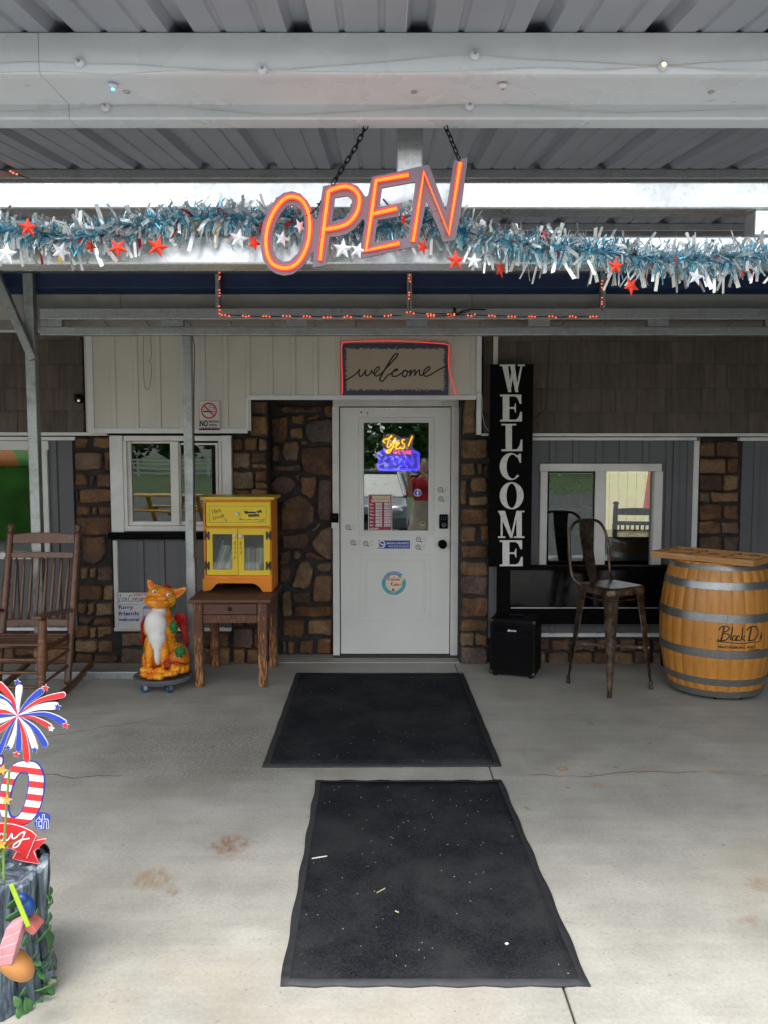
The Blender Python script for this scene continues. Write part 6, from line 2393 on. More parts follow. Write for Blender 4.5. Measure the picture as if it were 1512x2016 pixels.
light_string('orange string lights strung along the rear girt above the door', [[(432, 536), (432, 575), (432, 612)], [(436, 620), (520, 623), (600, 623), (700, 623), (790, 621)], [(806, 540), (806, 575), (806, 608)], [(800, 614), (850, 618), (895, 617), (925, 613)], [(840, 623), (930, 620), (1000, 623), (1100, 624), (1178, 622)], [(1185, 552), (1185, 585), (1185, 612)]], YB)
light_string('faint orange string lights on the purlin at the upper left corner', [[(-20, 328), (20, 338), (58, 352)]], 3.80)
m = MB()
m.tube(cr([tuple(P3(a, b, YB - .016)) for a, b in ((880, 622), (890, 618), (897, 610), (893, 606), (900, 620), (912, 612), (935, 609), (955, 610))], 5), .004, 8)
tag(m.build('cord_knot', M['rubber'], None, smooth='all'), 'black knotted cord plug hanging in the orange string lights', 'cord')
led = thing('led_strand', 'clear button lights on thin wires across the white front trim', 'string lights', tuple(P3(756, 140, 2.13)))
clear = plain('clear_plastic', (.62, .66, .72), .15, .0, var=.15, bump=0)
for runs in (((-30, 126), (60, 121), (157, 124), (260, 126), (330, 131), (420, 136), (517, 138), (620, 131), (760, 121), (850, 112), (935, 108), (1020, 115), (1150, 121), (1305, 128), (1400, 122), (1540, 116)),
             ((-30, 143), (100, 141), (222, 146), (330, 140), (517, 139), (640, 141), (760, 142), (900, 140), (1060, 132), (1180, 136), (1305, 130), (1420, 136), (1540, 139))):
    m = MB()
    m.tube(cr([tuple(P3(a, b, 2.136)) for a, b in runs], 6), .0009, 6)
    m.build('wire', plain('pale_wire', (.5, .48, .45), .5), led, smooth='all')
under = [(-30, 219), (100, 217), (208, 210), (300, 207), (420, 217), (560, 226), (760, 216), (925, 207), (1010, 209), (1100, 215), (1200, 222), (1300, 220), (1540, 212)]
m = MB()
m.tube(cr([tuple(P3(a, b, 2.331)) for a, b in under], 6), .0009, 6)
m.build('wire', plain('pale_wire2', (.5, .48, .45), .5), led, smooth='all')
for px, py, Y, c in ((157, 123, 2.137, None), (517, 137, 2.137, None), (935, 108, 2.137, None), (1305, 130, 2.137, 'a'), (222, 161, 2.2, 'b'), (990, 158, 2.2, None), (208, 210, 2.332, None), (925, 208, 2.332, None)):
    m = MB()
    c0 = P3(px, py, Y)
    if Y == 2.2:
        c0.z = z1 - .001
        T = Matrix.Translation(c0) @ Matrix.Rotation(PI, 4, 'X')
    else:
        T = Matrix.Translation(c0) @ Matrix.Rotation(PI / 2, 4, 'X')
    m.lathe([(.001, .010), (.009, .008), (.0125, .004), (.0135, 0)], n=16, M=T)
    bb = m.build('button_light', clear, led, smooth='all')
    m = MB()
    m.lathe([(.001, .0125), (.004, .0118), (.0045, .010)], n=10, M=T)
    m.build('led_chip', {None: plain('chip', (.3, .28, .26), .4), 'a': emit('led_warm', (1, .45, .15), 6), 'b': emit('led_blue', (.02, .16, 1), 9)}[c], bb, smooth='all')

# ---- neon sign inside the door glass
EY = YD + .06
nz_ = thing('window_neon_sign', 'small neon sign reading Yes we are OPEN behind the door glass', 'sign', tuple(P3(785, 900, EY)))
m = MB()
fr_ = [(755, 859), (764, 853.5), (776, 854), (790, 861), (806, 862), (810, 854), (816, 856), (812, 880), (820, 888), (827, 891), (827, 925), (822, 928), (748, 928), (743, 923), (743, 893), (748, 888), (754, 882), (751, 868)]
m.prism([P(a, b, EY) for a, b in fr_], EY + .004, EY + .008)
acr = glassy('acrylic', .02)
m.build('acrylic_board', plain('acrylic_tint', (.42, .36, .5), .3, bump=0), nz_)
zy = lambda x, y: (740 + x / 9.6, 840 + y / 9.6)
def ntube(paths, r, mat, nm, closed=False, n=4):
    m = MB()
    for pts in paths:
        pp = cr([zy(*p) for p in pts], n, closed)
        m.tube([tuple(P3(a, b, EY)) for a, b in pp], r * EY / F_PX, 8, 0, closed)
    m.build(nm, mat, nz_, smooth='all')
ntube(([(180, 310), (140, 280), (160, 245), (250, 220), (300, 180), (290, 170), (260, 210), (230, 290), (215, 370), (250, 390), (310, 320), (370, 210), (340, 330), (290, 440), (240, 495), (205, 490), (220, 450), (290, 420), (350, 380)], [(365, 370), (420, 340), (440, 300), (410, 300), (385, 350), (390, 410), (430, 415), (470, 380)], [(545, 250), (500, 250), (495, 300), (540, 340), (530, 400), (470, 410), (450, 385)], [(690, 180), (640, 300), (610, 370)], [(590, 405), (585, 412)]), 1.15, emit('neon_yellow', (1, .45, .01), .8), 'yellow_tube')
ntube(([(330, 460), (345, 510), (365, 475), (380, 510), (400, 455)], [(465, 455), (425, 458), (425, 510), (465, 508)], [(425, 484), (458, 482)], [(500, 515), (530, 458), (555, 515)], [(510, 495), (548, 495)], [(575, 515), (578, 458), (612, 462), (612, 485), (580, 488), (618, 515)], [(672, 458), (635, 460), (635, 512), (672, 510)], [(635, 485), (665, 484)]), .5, emit('neon_pink', (1, .06, .35), .9), 'pink_tube')
bl_ = emit('neon_blue', (.04, .02, 1), 1.6)
ntube(([(180, 475), (110, 475), (65, 520), (62, 640), (65, 770), (110, 808), (430, 812), (750, 808), (795, 770), (800, 640), (795, 520), (760, 478), (700, 475)],), 1.5, bl_, 'blue_border')
ntube(([(230, 570), (285, 600), (290, 680), (230, 725), (170, 690), (165, 610), (225, 570)], [(330, 730), (330, 570), (400, 575), (415, 610), (395, 650), (335, 655)], [(530, 572), (450, 572), (450, 730), (535, 730)], [(455, 650), (520, 648)], [(570, 735), (572, 572), (685, 730), (688, 565)]), 1.2, bl_, 'blue_tube')

# ---- stump planter at the lower left
PXc, PYc = -1.218, 2.325
z7 = lambda x, y: (x / 5.51, 1650 + y / 5.51)
z6 = lambda x, y: (x / 5.305, 1320 + y / 5.305)
plt = thing('stump_planter', 'slate grey carved planter like a plank stump wound with green leaves', 'planter', (PXc, PYc, 0))
t = NT('slate_planks')
g_ = t.noise(22, 6, .7, t.co((1, 1, .14)), .8)
c_ = t.ramp(g_, [(.32, (.008, .012, .018)), (.46, (.06, .085, .11)), (.58, (.20, .26, .31)), (.70, (.50, .57, .61))])
t.bump(g_, .8, .012)
slate = t.fin(c_, .5)
ztop = PZ(1700, PYc)
m = MB()
m.lathe([(.001, .0), (.182, .0), (.174, ztop - .02), (.13, ztop - .016), (.001, ztop - .02)], (PXc, PYc, .001), 32)
m.build('pot_body', slate, plt, smooth=True)
rp_ = random.Random(8)
NP = 13
for k in range(NP):
    a0 = 2 * PI * k / NP + .1
    hw = PI / NP * .86
    zt_ = ztop - (rp_.uniform(0, .03) if k != 11 else 0)
    m = MB()
    vv, fs = [], []
    for i in range(7):
        z = .002 + (zt_ - .002) * i / 6
        rr_ = .19 + .006 * math.sin(i * 1.3 + k) + (.012 if i == 0 else 0)
        for a, q in ((-hw, rr_ - .02), (-hw, rr_), (0, rr_ + .006), (hw, rr_), (hw, rr_ - .02)):
            zz_ = z + (.012 * math.sin(a * 9 + k) if i == 6 else 0)
            vv.append((PXc + q * math.cos(a0 + a), PYc + q * math.sin(a0 + a), zz_))
    for i in range(6):
        for j in range(5):
            l = (j + 1) % 5
            fs.append((i * 5 + j, i * 5 + l, (i + 1) * 5 + l, (i + 1) * 5 + j))
    fs += [(4, 3, 2, 1, 0), (30, 31, 32, 33, 34)]
    m.add(vv, fs)
    m.build('plank', slate, plt, bevel=.003)
lf = make_leaf('carved_leaf', (.012, .075, .030), (.10, .24, .075))
def leaf(m, c, d, L, W, n, fold=.25, curl=.2):
    """folded pointed leaf: c base point, d direction, n facing normal"""
    d = Vector(d).normalized()
    n = Vector(n)
    n = (n - d * n.dot(d)).normalized()
    s_ = d.cross(n)
    vv = []
    for t_, w in ((0, .08), (.25, .8), (.5, 1), (.75, .66), (1, .02)):
        p = Vector(c) + d * L * t_ - n * curl * L * t_ * t_
        vv += [p - s_ * W / 2 * w + n * fold * W / 2 * w, p, p + s_ * W / 2 * w + n * fold * W / 2 * w]
    fs = []
    for i in range(4):
        for j in range(2):
            fs.append((i * 3 + j, i * 3 + j + 1, (i + 1) * 3 + j + 1, (i + 1) * 3 + j))
    m.add(vv, fs)
rl = random.Random(4)
def cyl_pt(px, py, r):
    """pixel to the planter's round side"""
    d = Vector(ray(px, py))
    t_ = 1.9
    while t_ < 2.6:
        q = Vector((0, 0, CAM_H)) + d * t_
        if math.hypot(q.x - PXc, q.y - PYc) < r:
            return q
        t_ += .003
    return P3(px, py, PYc - .03)
for x, y, sz, ang in ((545, 600, 120, 80), (535, 730, 130, 60), (545, 660, 90, 110), (520, 900, 150, 70), (430, 1100, 160, 50), (500, 1010, 130, 40), (540, 1120, 200, 75), (520, 1280, 150, 30), (470, 1390, 120, 10), (560, 1400, 110, 60), (445, 1470, 120, -40), (440, 1640, 190, 20), (520, 1620, 150, -20), (500, 1720, 120, -10), (300, 1800, 160, -60), (230, 1860, 190, -80), (200, 1790, 120, 100), (130, 720, 150, 30), (140, 850, 200, 20), (390, 850, 120, 70), (360, 740, 70, 110), (270, 1130, 110, 60), (380, 1280, 90, 40), (400, 1350, 90, -30), (350, 1900, 150, -50), (580, 1530, 90, 20), (420, 1800, 130, -30), (250, 1680, 90, 50)):
    px, py = z7(x, y)
    c = cyl_pt(px, py, .214)
    Y = c.y
    nrm = Vector((c.x - PXc, c.y - PYc, 0)).normalized()
    m = MB()
    k = Y / F_PX / 5.51
    a = rad(ang + rl.uniform(-15, 15))
    leaf(m, c - Vector((math.cos(a), 0, math.sin(a))) * sz * k * .5, (math.cos(a), -.1, math.sin(a)), sz * k * 1.3, sz * k * .72, nrm, .5, .15)
    o = m.build('leaf', lf, plt, smooth='all')
    s_ = o.modifiers.new('solid', 'SOLIDIFY')
    s_.thickness = .003
# rose-like bud, birdhouse, gourd, bird, lime stake
m = MB()
c = cyl_pt(*z7(560, 1555), .219)
for i in range(7):
    a = i * 2.4
    m.ell(c + Vector((math.cos(a) * .004, -.002 * i, math.sin(a) * .004)), (.011 - i * .001, .004, .008 - i * .0006), 10, 6, 0, Matrix.Rotation(a, 4, 'Y'))
m.build('carved_bud', make_leaf('bud_green', (.12, .18, .09), (.3, .34, .2)), plt, smooth='all')
pink = plain('pink_paint', (.55, .26, .28), .6, var=.2, scale=30, bump=.2)
bh = [(60, 985), (255, 880), (150, 1340), (-60, 1370)]
for i in range(4):
    m = MB()
    t0, t1 = i / 4, (i + 1) / 4 + .02
    L0, L1 = Vector(bh[0]).lerp(Vector(bh[3]), t0), Vector(bh[0]).lerp(Vector(bh[3]), t1)
    R0, R1 = Vector(bh[1]).lerp(Vector(bh[2]), t0), Vector(bh[1]).lerp(Vector(bh[2]), t1)
    m.prism([P(*z7(*q), 2.085) for q in (L0, R0, R1, L1)], 2.085 - i * .004, 2.125 - i * .004)
    m.build('birdhouse_shingle', pink, plt, bevel=.003)
m = MB()
m.prism([P(*z7(*q), 2.11) for q in ((300, 880), (425, 985), (370, 1045), (260, 965))], 2.10, 2.15)
m.build('birdhouse_gable', plain('brick_pink', (.42, .12, .10), .6), plt, bevel=.004)
m = MB()
m.ell(P3(*z7(165, 1360), 2.11), (.062, .04, .032), 18, 12, 0, Matrix.Rotation(rad(42), 4, 'Y'))
m.build('gourd_body', plain('gourd_orange', (.42, .19, .05), .5, var=.15, scale=20), plt, smooth='all')
m = MB()
m.ell(P3(*z7(290, 740), 2.12), (.022, .022, .030), 16, 10, 0, Matrix.Rotation(rad(-15), 4, 'Y'))
m.ell(P3(*z7(240, 655), 2.112), (.017, .017, .016), 14, 10)
m.build('bird_ornament', plain('bird_blue', (.008, .05, .20), .35, bump=.1), plt, smooth='all')
m = MB()
a, b = P3(*z7(118, 500), 2.075), P3(*z7(310, 960), 2.065)
m.bar(a, b, .013, .005, up=(0, 1, 0))
o = tag(m.build('plant_tag', plain('lime_plastic', (.30, .46, .02), .4, bump=0), None, bevel=.002), 'lime green plant tag stuck in the planter at lower left', 'plant tag')
m = MB()
m.ell(P3(*z7(440, 175), 2.42), (.028, .028, .034), 18, 12)
m.build('black_knob', M['black_gloss'], plt, smooth='all')
# daylily in the planter
dlq = thing('daylily_plant', 'green strap leaved daylily with orange buds growing in the stump planter', 'plant', (PXc, PYc, ztop - .06))
lg = make_leaf('lily_leaf', (.10, .22, .03), (.20, .34, .07))
rr = random.Random(14)
for i in range(16):
    m = MB()
    a = rr.uniform(-.5, .5)
    bx = PXc + rr.uniform(.0, .09)
    by = PYc - .05 + rr.uniform(-.06, .04)
    h_ = rr.uniform(.14, .32)
    pts = [Vector((bx + a * t_ * t_ * .25, by - .03 * t_, ztop - .07 + h_ * (t_ - .22 * t_ ** 3))) for t_ in (0, .25, .5, .75, 1)]
    vv = []
    for j, p in enumerate(pts):
        w = (.008, .010, .009, .006, .001)[j]
        vv += [p + Vector((-w, 0, 0)), p + Vector((0, .004, 0)), p + Vector((w, 0, 0))]
    m.add(vv, [(j * 3 + k, j * 3 + k + 1, (j + 1) * 3 + k + 1, (j + 1) * 3 + k) for j in range(4) for k in range(2)])
    m.build('leaf_blade', lg, dlq, smooth='all')
m = MB()
stem = [P3(*q, 2.22) for q in ((8, 1740), (7, 1680), (11, 1620), (14, 1575), (16, 1540), (19, 1515))]
m.tube(cr([tuple(p) for p in stem], 4), .0036, 8)
m.build('stem', lg, dlq, smooth='all')
lo = make_leaf('lily_orange', (.75, .26, .03), (.8, .42, .06))
for px, py in ((14, 1574), (5, 1515), (3, 1662)):
    c = P3(px, py, 2.215)
    m = MB()
    for i in range(5):
        a = i * 1.256 + px
        leaf(m, c, (math.cos(a), -.4, math.sin(a)), .016, .008, (0, -1, .2), .3, .3)
    m.build('flower', lo, dlq, smooth='all')

# ---- birthday yard sign in the planter
SY = 2.34
ys = thing('yard_sign', 'red white and blue firework anniversary yard sign staked in the planter', 'sign', tuple(P3(10, 1790, SY)))
q_red, q_blue, q_white = plain('sign_red', (.60, .025, .03), .4, var=.05, bump=0), plain('sign_blue', (.02, .055, .42), .4, var=.05, bump=0), plain('sign_offwhite', (.80, .80, .80), .4, var=.03, bump=0)
CC = {'r': q_red, 'b': q_blue, 'w': q_white}
cen = Vector((185, 470))
def ray_shape(mid, tip, w, col_, star_=None, k=0):
    base = cr([tuple(cen), mid, tip], 7)
    n = len(base)
    def outline(extra):
        Ls, Rs = [], []
        for i, p in enumerate(base):
            t_ = i / (n - 1)
            a, b = Vector(base[max(0, i - 1)]), Vector(base[min(n - 1, i + 1)])
            d = (b - a).normalized()
            nn = Vector((-d.y, d.x))
            ww = (3 + (w - 3) * min(1, t_ * 1.25)) / 2 + extra
            Ls.append(Vector(p) + nn * ww)
            Rs.append(Vector(p) - nn * ww)
        d = (Vector(base[-1]) - Vector(base[-2])).normalized()
        cap = Vector(base[-1])
        ww = w / 2 + extra
        nn = Vector((-d.y, d.x))
        arc = [cap + nn * ww * math.cos(a) + d * ww * math.sin(a) for a in (PI * .2, PI * .4, PI * .6, PI * .8)]
        return [tuple(q) for q in Ls + arc + Rs[::-1]]
    m = MB()
    m.prism([P(*z6(*q), SY) for q in outline(4)], SY - .0006 - k * 5e-5, SY + .003 - k * 5e-5, 0)
    m.prism([P(*z6(*q), SY) for q in outline(0)], SY - .0024 - k * 5e-5, SY - .0008 - k * 5e-5, 1)
    if star_:
        sx, sy, sr, sc2 = star_
        for ex, yy, mi in ((6, -.0030, 0), (0, -.0042, 2)):
            o_ = []
            for i in range(10):
                a = -PI / 2 + i * PI / 5 + .15
                q = (sr + ex) * (1 if i % 2 == 0 else .5)
                o_.append(P(*z6(sx + q * math.cos(a), sy + q * math.sin(a)), SY))
            m.prism(o_, SY + yy - k * 5e-5, SY + yy + .001 - k * 5e-5, mi)
    m.build('firework_ray', [q_white, CC[col_], CC[star_[3]] if star_ else q_white], ys)
RAYS = (((190, 310), (200, 180), 62, 'w', (185, 120, 34, 'b')), ((300, 320), (430, 215), 62, 'b', (478, 180, 36, 'r')), ((400, 320), (655, 255), 56, 'r', None), ((380, 390), (575, 368), 70, 'w', (605, 375, 36, 'b')),
        ((470, 455), (665, 545), 62, 'b', (688, 570, 36, 'r')), ((360, 500), (520, 585), 48, 'r', (540, 603, 32, 'w')), ((360, 600), (470, 770), 60, 'b', None), ((290, 600), (365, 800), 58, 'w', (368, 822, 32, 'b')), ((255, 680), (280, 925), 62, 'r', None),
        ((200, 640), (195, 820), 56, 'b', (175, 872, 34, 'r')), ((155, 640), (105, 790), 52, 'w', (88, 802, 32, 'b')), ((90, 620), (-5, 850), 46, 'b', None), ((90, 550), (-30, 640), 50, 'r', None), ((80, 500), (-60, 540), 52, 'w', None), ((80, 470), (-70, 480), 46, 'b', None),
        ((90, 430), (-60, 425), 40, 'r', None), ((90, 400), (-60, 360), 50, 'w', None), ((110, 350), (-20, 270), 52, 'b', None), ((130, 300), (0, 150), 60, 'r', None), ((60, 330), (-120, 300), 55, 'w', None))
for k, (mid, tip, w, c_, s_) in enumerate(RAYS):
    ray_shape(mid, tip, w, c_, s_, k)
# striped digits
t = NT('flag_stripes')
sx_ = t.n('ShaderNodeSeparateXYZ')
t.l(t.tc.outputs['Object'], sx_.inputs[0])
wv_ = t.math('FRACT', t.math('ADD', t.math('MULTIPLY', t.math('ADD', sx_.outputs[2], t.math('MULTIPLY', sx_.outputs[0], .12)), 1 / .0405), 40.35))
stripe = t.fin(t.mix(t.math('GREATER_THAN', wv_, .5), (.62, .03, .035), (.80, .80, .80)), .4)
def oval(cx, cy, rx, ry, tilt, n=40):
    o_ = []
    for i in range(n):
        a = 2 * PI * i / n
        c2, s2 = math.cos(a), math.sin(a)
        x = rx * math.copysign(abs(c2) ** .8, c2)
        y = ry * math.copysign(abs(s2) ** .85, s2)
        o_.append((cx + x - y * tilt, cy + y))
    return o_
Pz = lambda pts: [P(*z6(*q), SY) for q in pts]
hole0 = oval(192, 1300, 84, 238, .22)
filled('digit_outline', Pz(oval(222, 1285, 232, 342, .14)), [Pz(oval(192, 1300, 78, 232, .22))], SY + .004, .003, q_blue, ys)
filled('digit_face', Pz(oval(222, 1285, 222, 332, .14)), [Pz(oval(192, 1300, 92, 246, .22))], SY + .0015, .002, stripe, ys)
# part of the digit before it
m = MB()
five = [(-230, 900), (10, 890), (28, 930), (20, 1000), (-30, 1020), (-120, 1025), (-130, 1100), (-60, 1090), (-40, 1150), (-50, 1400), (-110, 1520), (-200, 1540)]
m.prism(Pz(five), SY + .006, SY + .009, 0)
m.prism(Pz([(-225, 908), (4, 898), (18, 935), (10, 992), (-34, 1010), (-128, 1015), (-140, 1112), (-70, 1102), (-52, 1155), (-60, 1395), (-115, 1508), (-200, 1530)]), SY + .003, SY + .0055, 1)
m.build('digit_face', [q_blue, stripe], ys)
m = MB()
filled('suffix_plate', Pz(chaikin([(355, 1640), (372, 1490), (440, 1480), (520, 1510), (520, 1560), (500, 1670), (420, 1665)], 1)), [], SY + .0005, .003, q_blue, ys)
x0, y0 = z6(368, 1655)
x1, y1 = z6(508, 1500)
pwrite(m, 'th', (x0, y1, x1, y0), SY, 0, .035, .0008, .06)
pwrite(m, 'th', (x0 + .9, y1 + .9, x1 - .9, y0 - .9), SY, 1, .0, .0014, .06)
m.build('suffix_letters', [q_white, q_blue], ys)
# ribbon
m = MB()
tail = [(130, 1960), (170, 1880), (300, 1790), (400, 1750), (500, 1738), (460, 1800), (375, 1880), (395, 1960), (430, 2020), (260, 1995)]
band = [(-120, 1590), (0, 1570), (140, 1575), (260, 1610), (360, 1660), (405, 1705), (350, 1840), (300, 1955), (230, 1895), (120, 1850), (0, 1838), (-120, 1850)]
def shrink(pts, d):
    c = Vector((sum(p[0] for p in pts) / len(pts), sum(p[1] for p in pts) / len(pts)))
    return [tuple(Vector(p) + (c - Vector(p)).normalized() * d) for p in pts]
m.prism(Pz(tail), SY - .0045, SY - .0025, 0)
m.prism(Pz(shrink(tail, 10)), SY - .0060, SY - .0046, 1)
m.prism(Pz(shrink(tail, 18)), SY - .0068, SY - .0061, 0)
m.prism(Pz(band), SY - .0085, SY - .0069, 0)
m.prism(Pz(shrink(band, 9)), SY - .0098, SY - .0086, 1)
m.prism(Pz(shrink(band, 16)), SY - .0106, SY - .0099, 0)
for st, w in (([(60, 1745), (20, 1700), (-20, 1740), (0, 1790), (50, 1740), (62, 1700), (55, 1770), (90, 1760), (125, 1700), (130, 1750), (165, 1745), (215, 1700), (265, 1680)], 3.0), ([(265, 1680), (235, 1750), (190, 1830), (140, 1850), (150, 1815), (220, 1770), (310, 1752)], 3.0), ([(-20, 1740), (-60, 1780), (-110, 1700)], 3.0)):
    m.pstroke([z6(*p) for p in st], w, SY - .0106, 1, .0008, 4)
m.build('ribbon', [q_red, q_white], ys)
m = MB()
m.bar(P3(40, 1700, SY + .008), P3(33, 1752, SY + .008), .0055, .0055)
m.bar(P3(-10, 1737, SY + .008), P3(34.5, 1738, SY + .008), .0055, .0055)
m.bar(P3(-40, 1690, SY + .008), P3(-40, 1752, SY + .008), .0055, .0055)
m.build('stake', q_white, ys)

# ================================================================== seen through the right window
rocking_chair('dark rocking chair seen inside through the right window pane', (2.50, 8.1, .03), rad(172), None, .42)
bt = thing('dining_table', 'black table inside, seen low in the right window', 'table', (2.2, 7.1, .03))
m = MB()
m.box(1.35, 3.3, 6.75, 7.45, .86, .90)
m.build('table_top', M['black_gloss'], bt, bevel=.004)
m = MB()
m.box(1.345, 3.305, 6.74, 6.748, .06, .905)
m.box(1.336, 1.344, 6.74, 7.455, .06, .905)
m.build('blackout_sheet', M['black'], bt)  # added black sheet blocking the bright yard below the table top
for a in (1.45, 3.14):
    for b in (6.8, 7.35):
        m = MB()
        m.box(a, a + .06, b, b + .06, .031, .859)
        m.build('leg', M['black'], bt)
ps = thing('plant_shelf', 'pale wooden shelf with flower pots inside the right window', 'shelf', (1.9, 8.3, .03))
m = MB()
m.box(1.3, 2.15, 8.15, 8.5, 1.02, 1.05)
m.build('shelf_board', M['frame_paint'], ps)
for a in (1.32, 2.08):
    m = MB()
    m.box(a, a + .05, 8.2, 8.45, .031, 1.019)
    m.build('leg', M['frame_paint'], ps)
tc_ = plain('terracotta', (.34, .16, .09), .8)
rq = random.Random(31)
for i, (X, fc, lab) in enumerate(((1.66, (.5, .3, .1), 'left flower pot with yellow blooms inside the right window'), (1.98, (.45, .03, .08), 'right flower pot with red blooms inside the right window'))):
    fp = thing('flower_pot', lab, 'flower pot', (X, 8.32, 1.051), 0, None)
    m = MB()
    m.lathe([(.001, 0), (.065, 0), (.095, .14), (.105, .145), (.105, .17), (.09, .17), (.001, .15)], n=20)
    m.build('pot', tc_, fp, smooth=True, local=True)
    m, m2 = MB(), MB()
    for j in range(240):
        a, q = rq.uniform(0, 2 * PI), math.sqrt(rq.random()) * .11
        c = Vector((math.cos(a) * q, math.sin(a) * q, .15 + rq.random() * .15 * (1 - q * 5)))
        leaf(m if j % 4 else m2, c, (rq.uniform(-1, 1), rq.uniform(-1, 1), rq.uniform(-.3, 1)), .05, .03, (0, -1, .5))
    stuff(m.build('foliage', lf, fp, local=True))
    stuff(m2.build('blooms', plain('bloom%d' % i, fc, .7), fp, local=True))
M['fence_cream'] = plain('fence_cream', (.70, .58, .38), .7, var=.1)
yw = thing('yard_fence', 'cream vertical board fence added in daylight beyond the right window', 'fence', (3.5, 13.5, 0))  # added outdoors so daylight brightens it behind the room's open back
for i in range(56):
    m = MB()
    m.box(.5 + i * .15, .5 + i * .15 + .142, 13.5, 13.52, -.08, 2.2)
    m.build('board', M['fence_cream'], yw)
pr = thing('garden_umbrella', 'closed red and pale garden umbrella leaning in the yard beyond the right window', 'umbrella', (4.02, 12.2, -.08))
m = MB()
m.tube([(4.02, 12.2, -.079), (4.12, 12.2, 2.2)], .02, 10)
m.build('pole', M['white_trim'], pr, smooth=True)
m = MB()
m.tube([(4.06, 12.2, .75), (4.08, 12.2, 1.2), (4.11, 12.2, 2.1)], [.11, .08, .02], 12)
m.build('canopy', plain('umbrella_red', (.42, .08, .07), .8), pr, smooth=True)

# ================================================================== seen mirrored in the glass: the street side behind the viewer
def fence():
    f = thing('rail_fence', 'white rail fence across the lawn, mirrored in the left window', 'fence', (0, -45, -.09))
    p = MB()
    p.box(-.07, .07, -.07, .07, 0, 1.25)
    p0 = p.build('post', M['white_trim'], f, local=True)
    r_ = MB()
    r_.box(0, 2.5, -.03, .03, 0, .12)
    r0 = r_.build('rail', M['white_trim'], f, local=True)
    first = True
    for i in range(30):
        x = -40 + i * 2.5
        if i == 0:
            p0.location = (x, 0, 0)
        else:
            o = p0.copy()
            col.objects.link(o)
            o.parent = f
            o.location = (x, 0, 0)
        for z in (.16, .5, .84, 1.08) :
            o = r0 if first else r0.copy()
            if not first:
                col.objects.link(o)
            o.parent = f
            o.location = (x + .001, 0, z)
            first = False
fence()
rt = random.Random(77)
m = MB()
clumps = [(rt.uniform(-56, 45), rt.uniform(-66, -54), rt.uniform(2.0, 3.6)) for _ in range(60)]
for cx, cy, cr_ in clumps:
    H = rt.uniform(6, 13)
    for j in range(420):
        a, b = rt.uniform(0, 2 * PI), math.acos(rt.uniform(-1, 1))
        q = cr_ * rt.uniform(.6, 1.05)
        c = Vector((cx + q * math.sin(b) * math.cos(a), cy + q * math.sin(b) * math.sin(a), max(.1, H * .5 + q * math.cos(b) * H * .16)))
        d = Vector((rt.uniform(-1, 1), rt.uniform(-1, 1), rt.uniform(-.6, .6))).normalized() * rt.uniform(.25, .5)
        u = d.cross(Vector((rt.uniform(-1, 1), rt.uniform(-1, 1), rt.uniform(-1, 1)))).normalized() * .28
        m.add([c - d, c + u, c + d, c - u], [(0, 1, 2, 3)])
o = stuff(m.build('tree_line', make_leaf('tree_leaf', (.02, .06, .012), (.06, .13, .025))))
tag(o, 'dark green wood beyond the fence, mirrored in the windows', 'trees')

def picnic(label, loc, rz):
    r_ = thing('picnic_table', label, 'table', loc, rz, 'yellow picnic tables')
    yp = wood('picnic_yellow', (.45, .24, .02), (.66, .38, .035), (.15, 1, 1), 14, .5, rand=.1)
    for i in range(5):
        m = MB()
        m.box(-.9, .9, -.36 + i * .146, -.36 + i * .146 + .138, .72, .755)
        m.build('top_board', yp, r_, local=True)
    for s_ in (-1, 1):
        m = MB()
        m.box(-.9, .9, s_ * .68 - .13, s_ * .68 + .13, .42, .455)
        m.build('bench_board', yp, r_, local=True)
        m = MB()
        m.box(s_ * .65 - .02, s_ * .65 + .02, -.72, .72, .36, .419)
        m.build('cross_bar', yp, r_, local=True)
        for q in (-1, 1):
            m = MB()
            m.bar((s_ * .65 + .04, q * .26, .719), (s_ * .65 + .04, q * .6, .0), .04, .1)
            m.build('leg', yp, r_, local=True)
picnic('yellow picnic table mirrored in the left half of the left window', (-4.9, -5.6, -.07), rad(20))
picnic('yellow picnic table mirrored in the right half of the left window', (-2.9, -7.4, -.07), rad(-25))

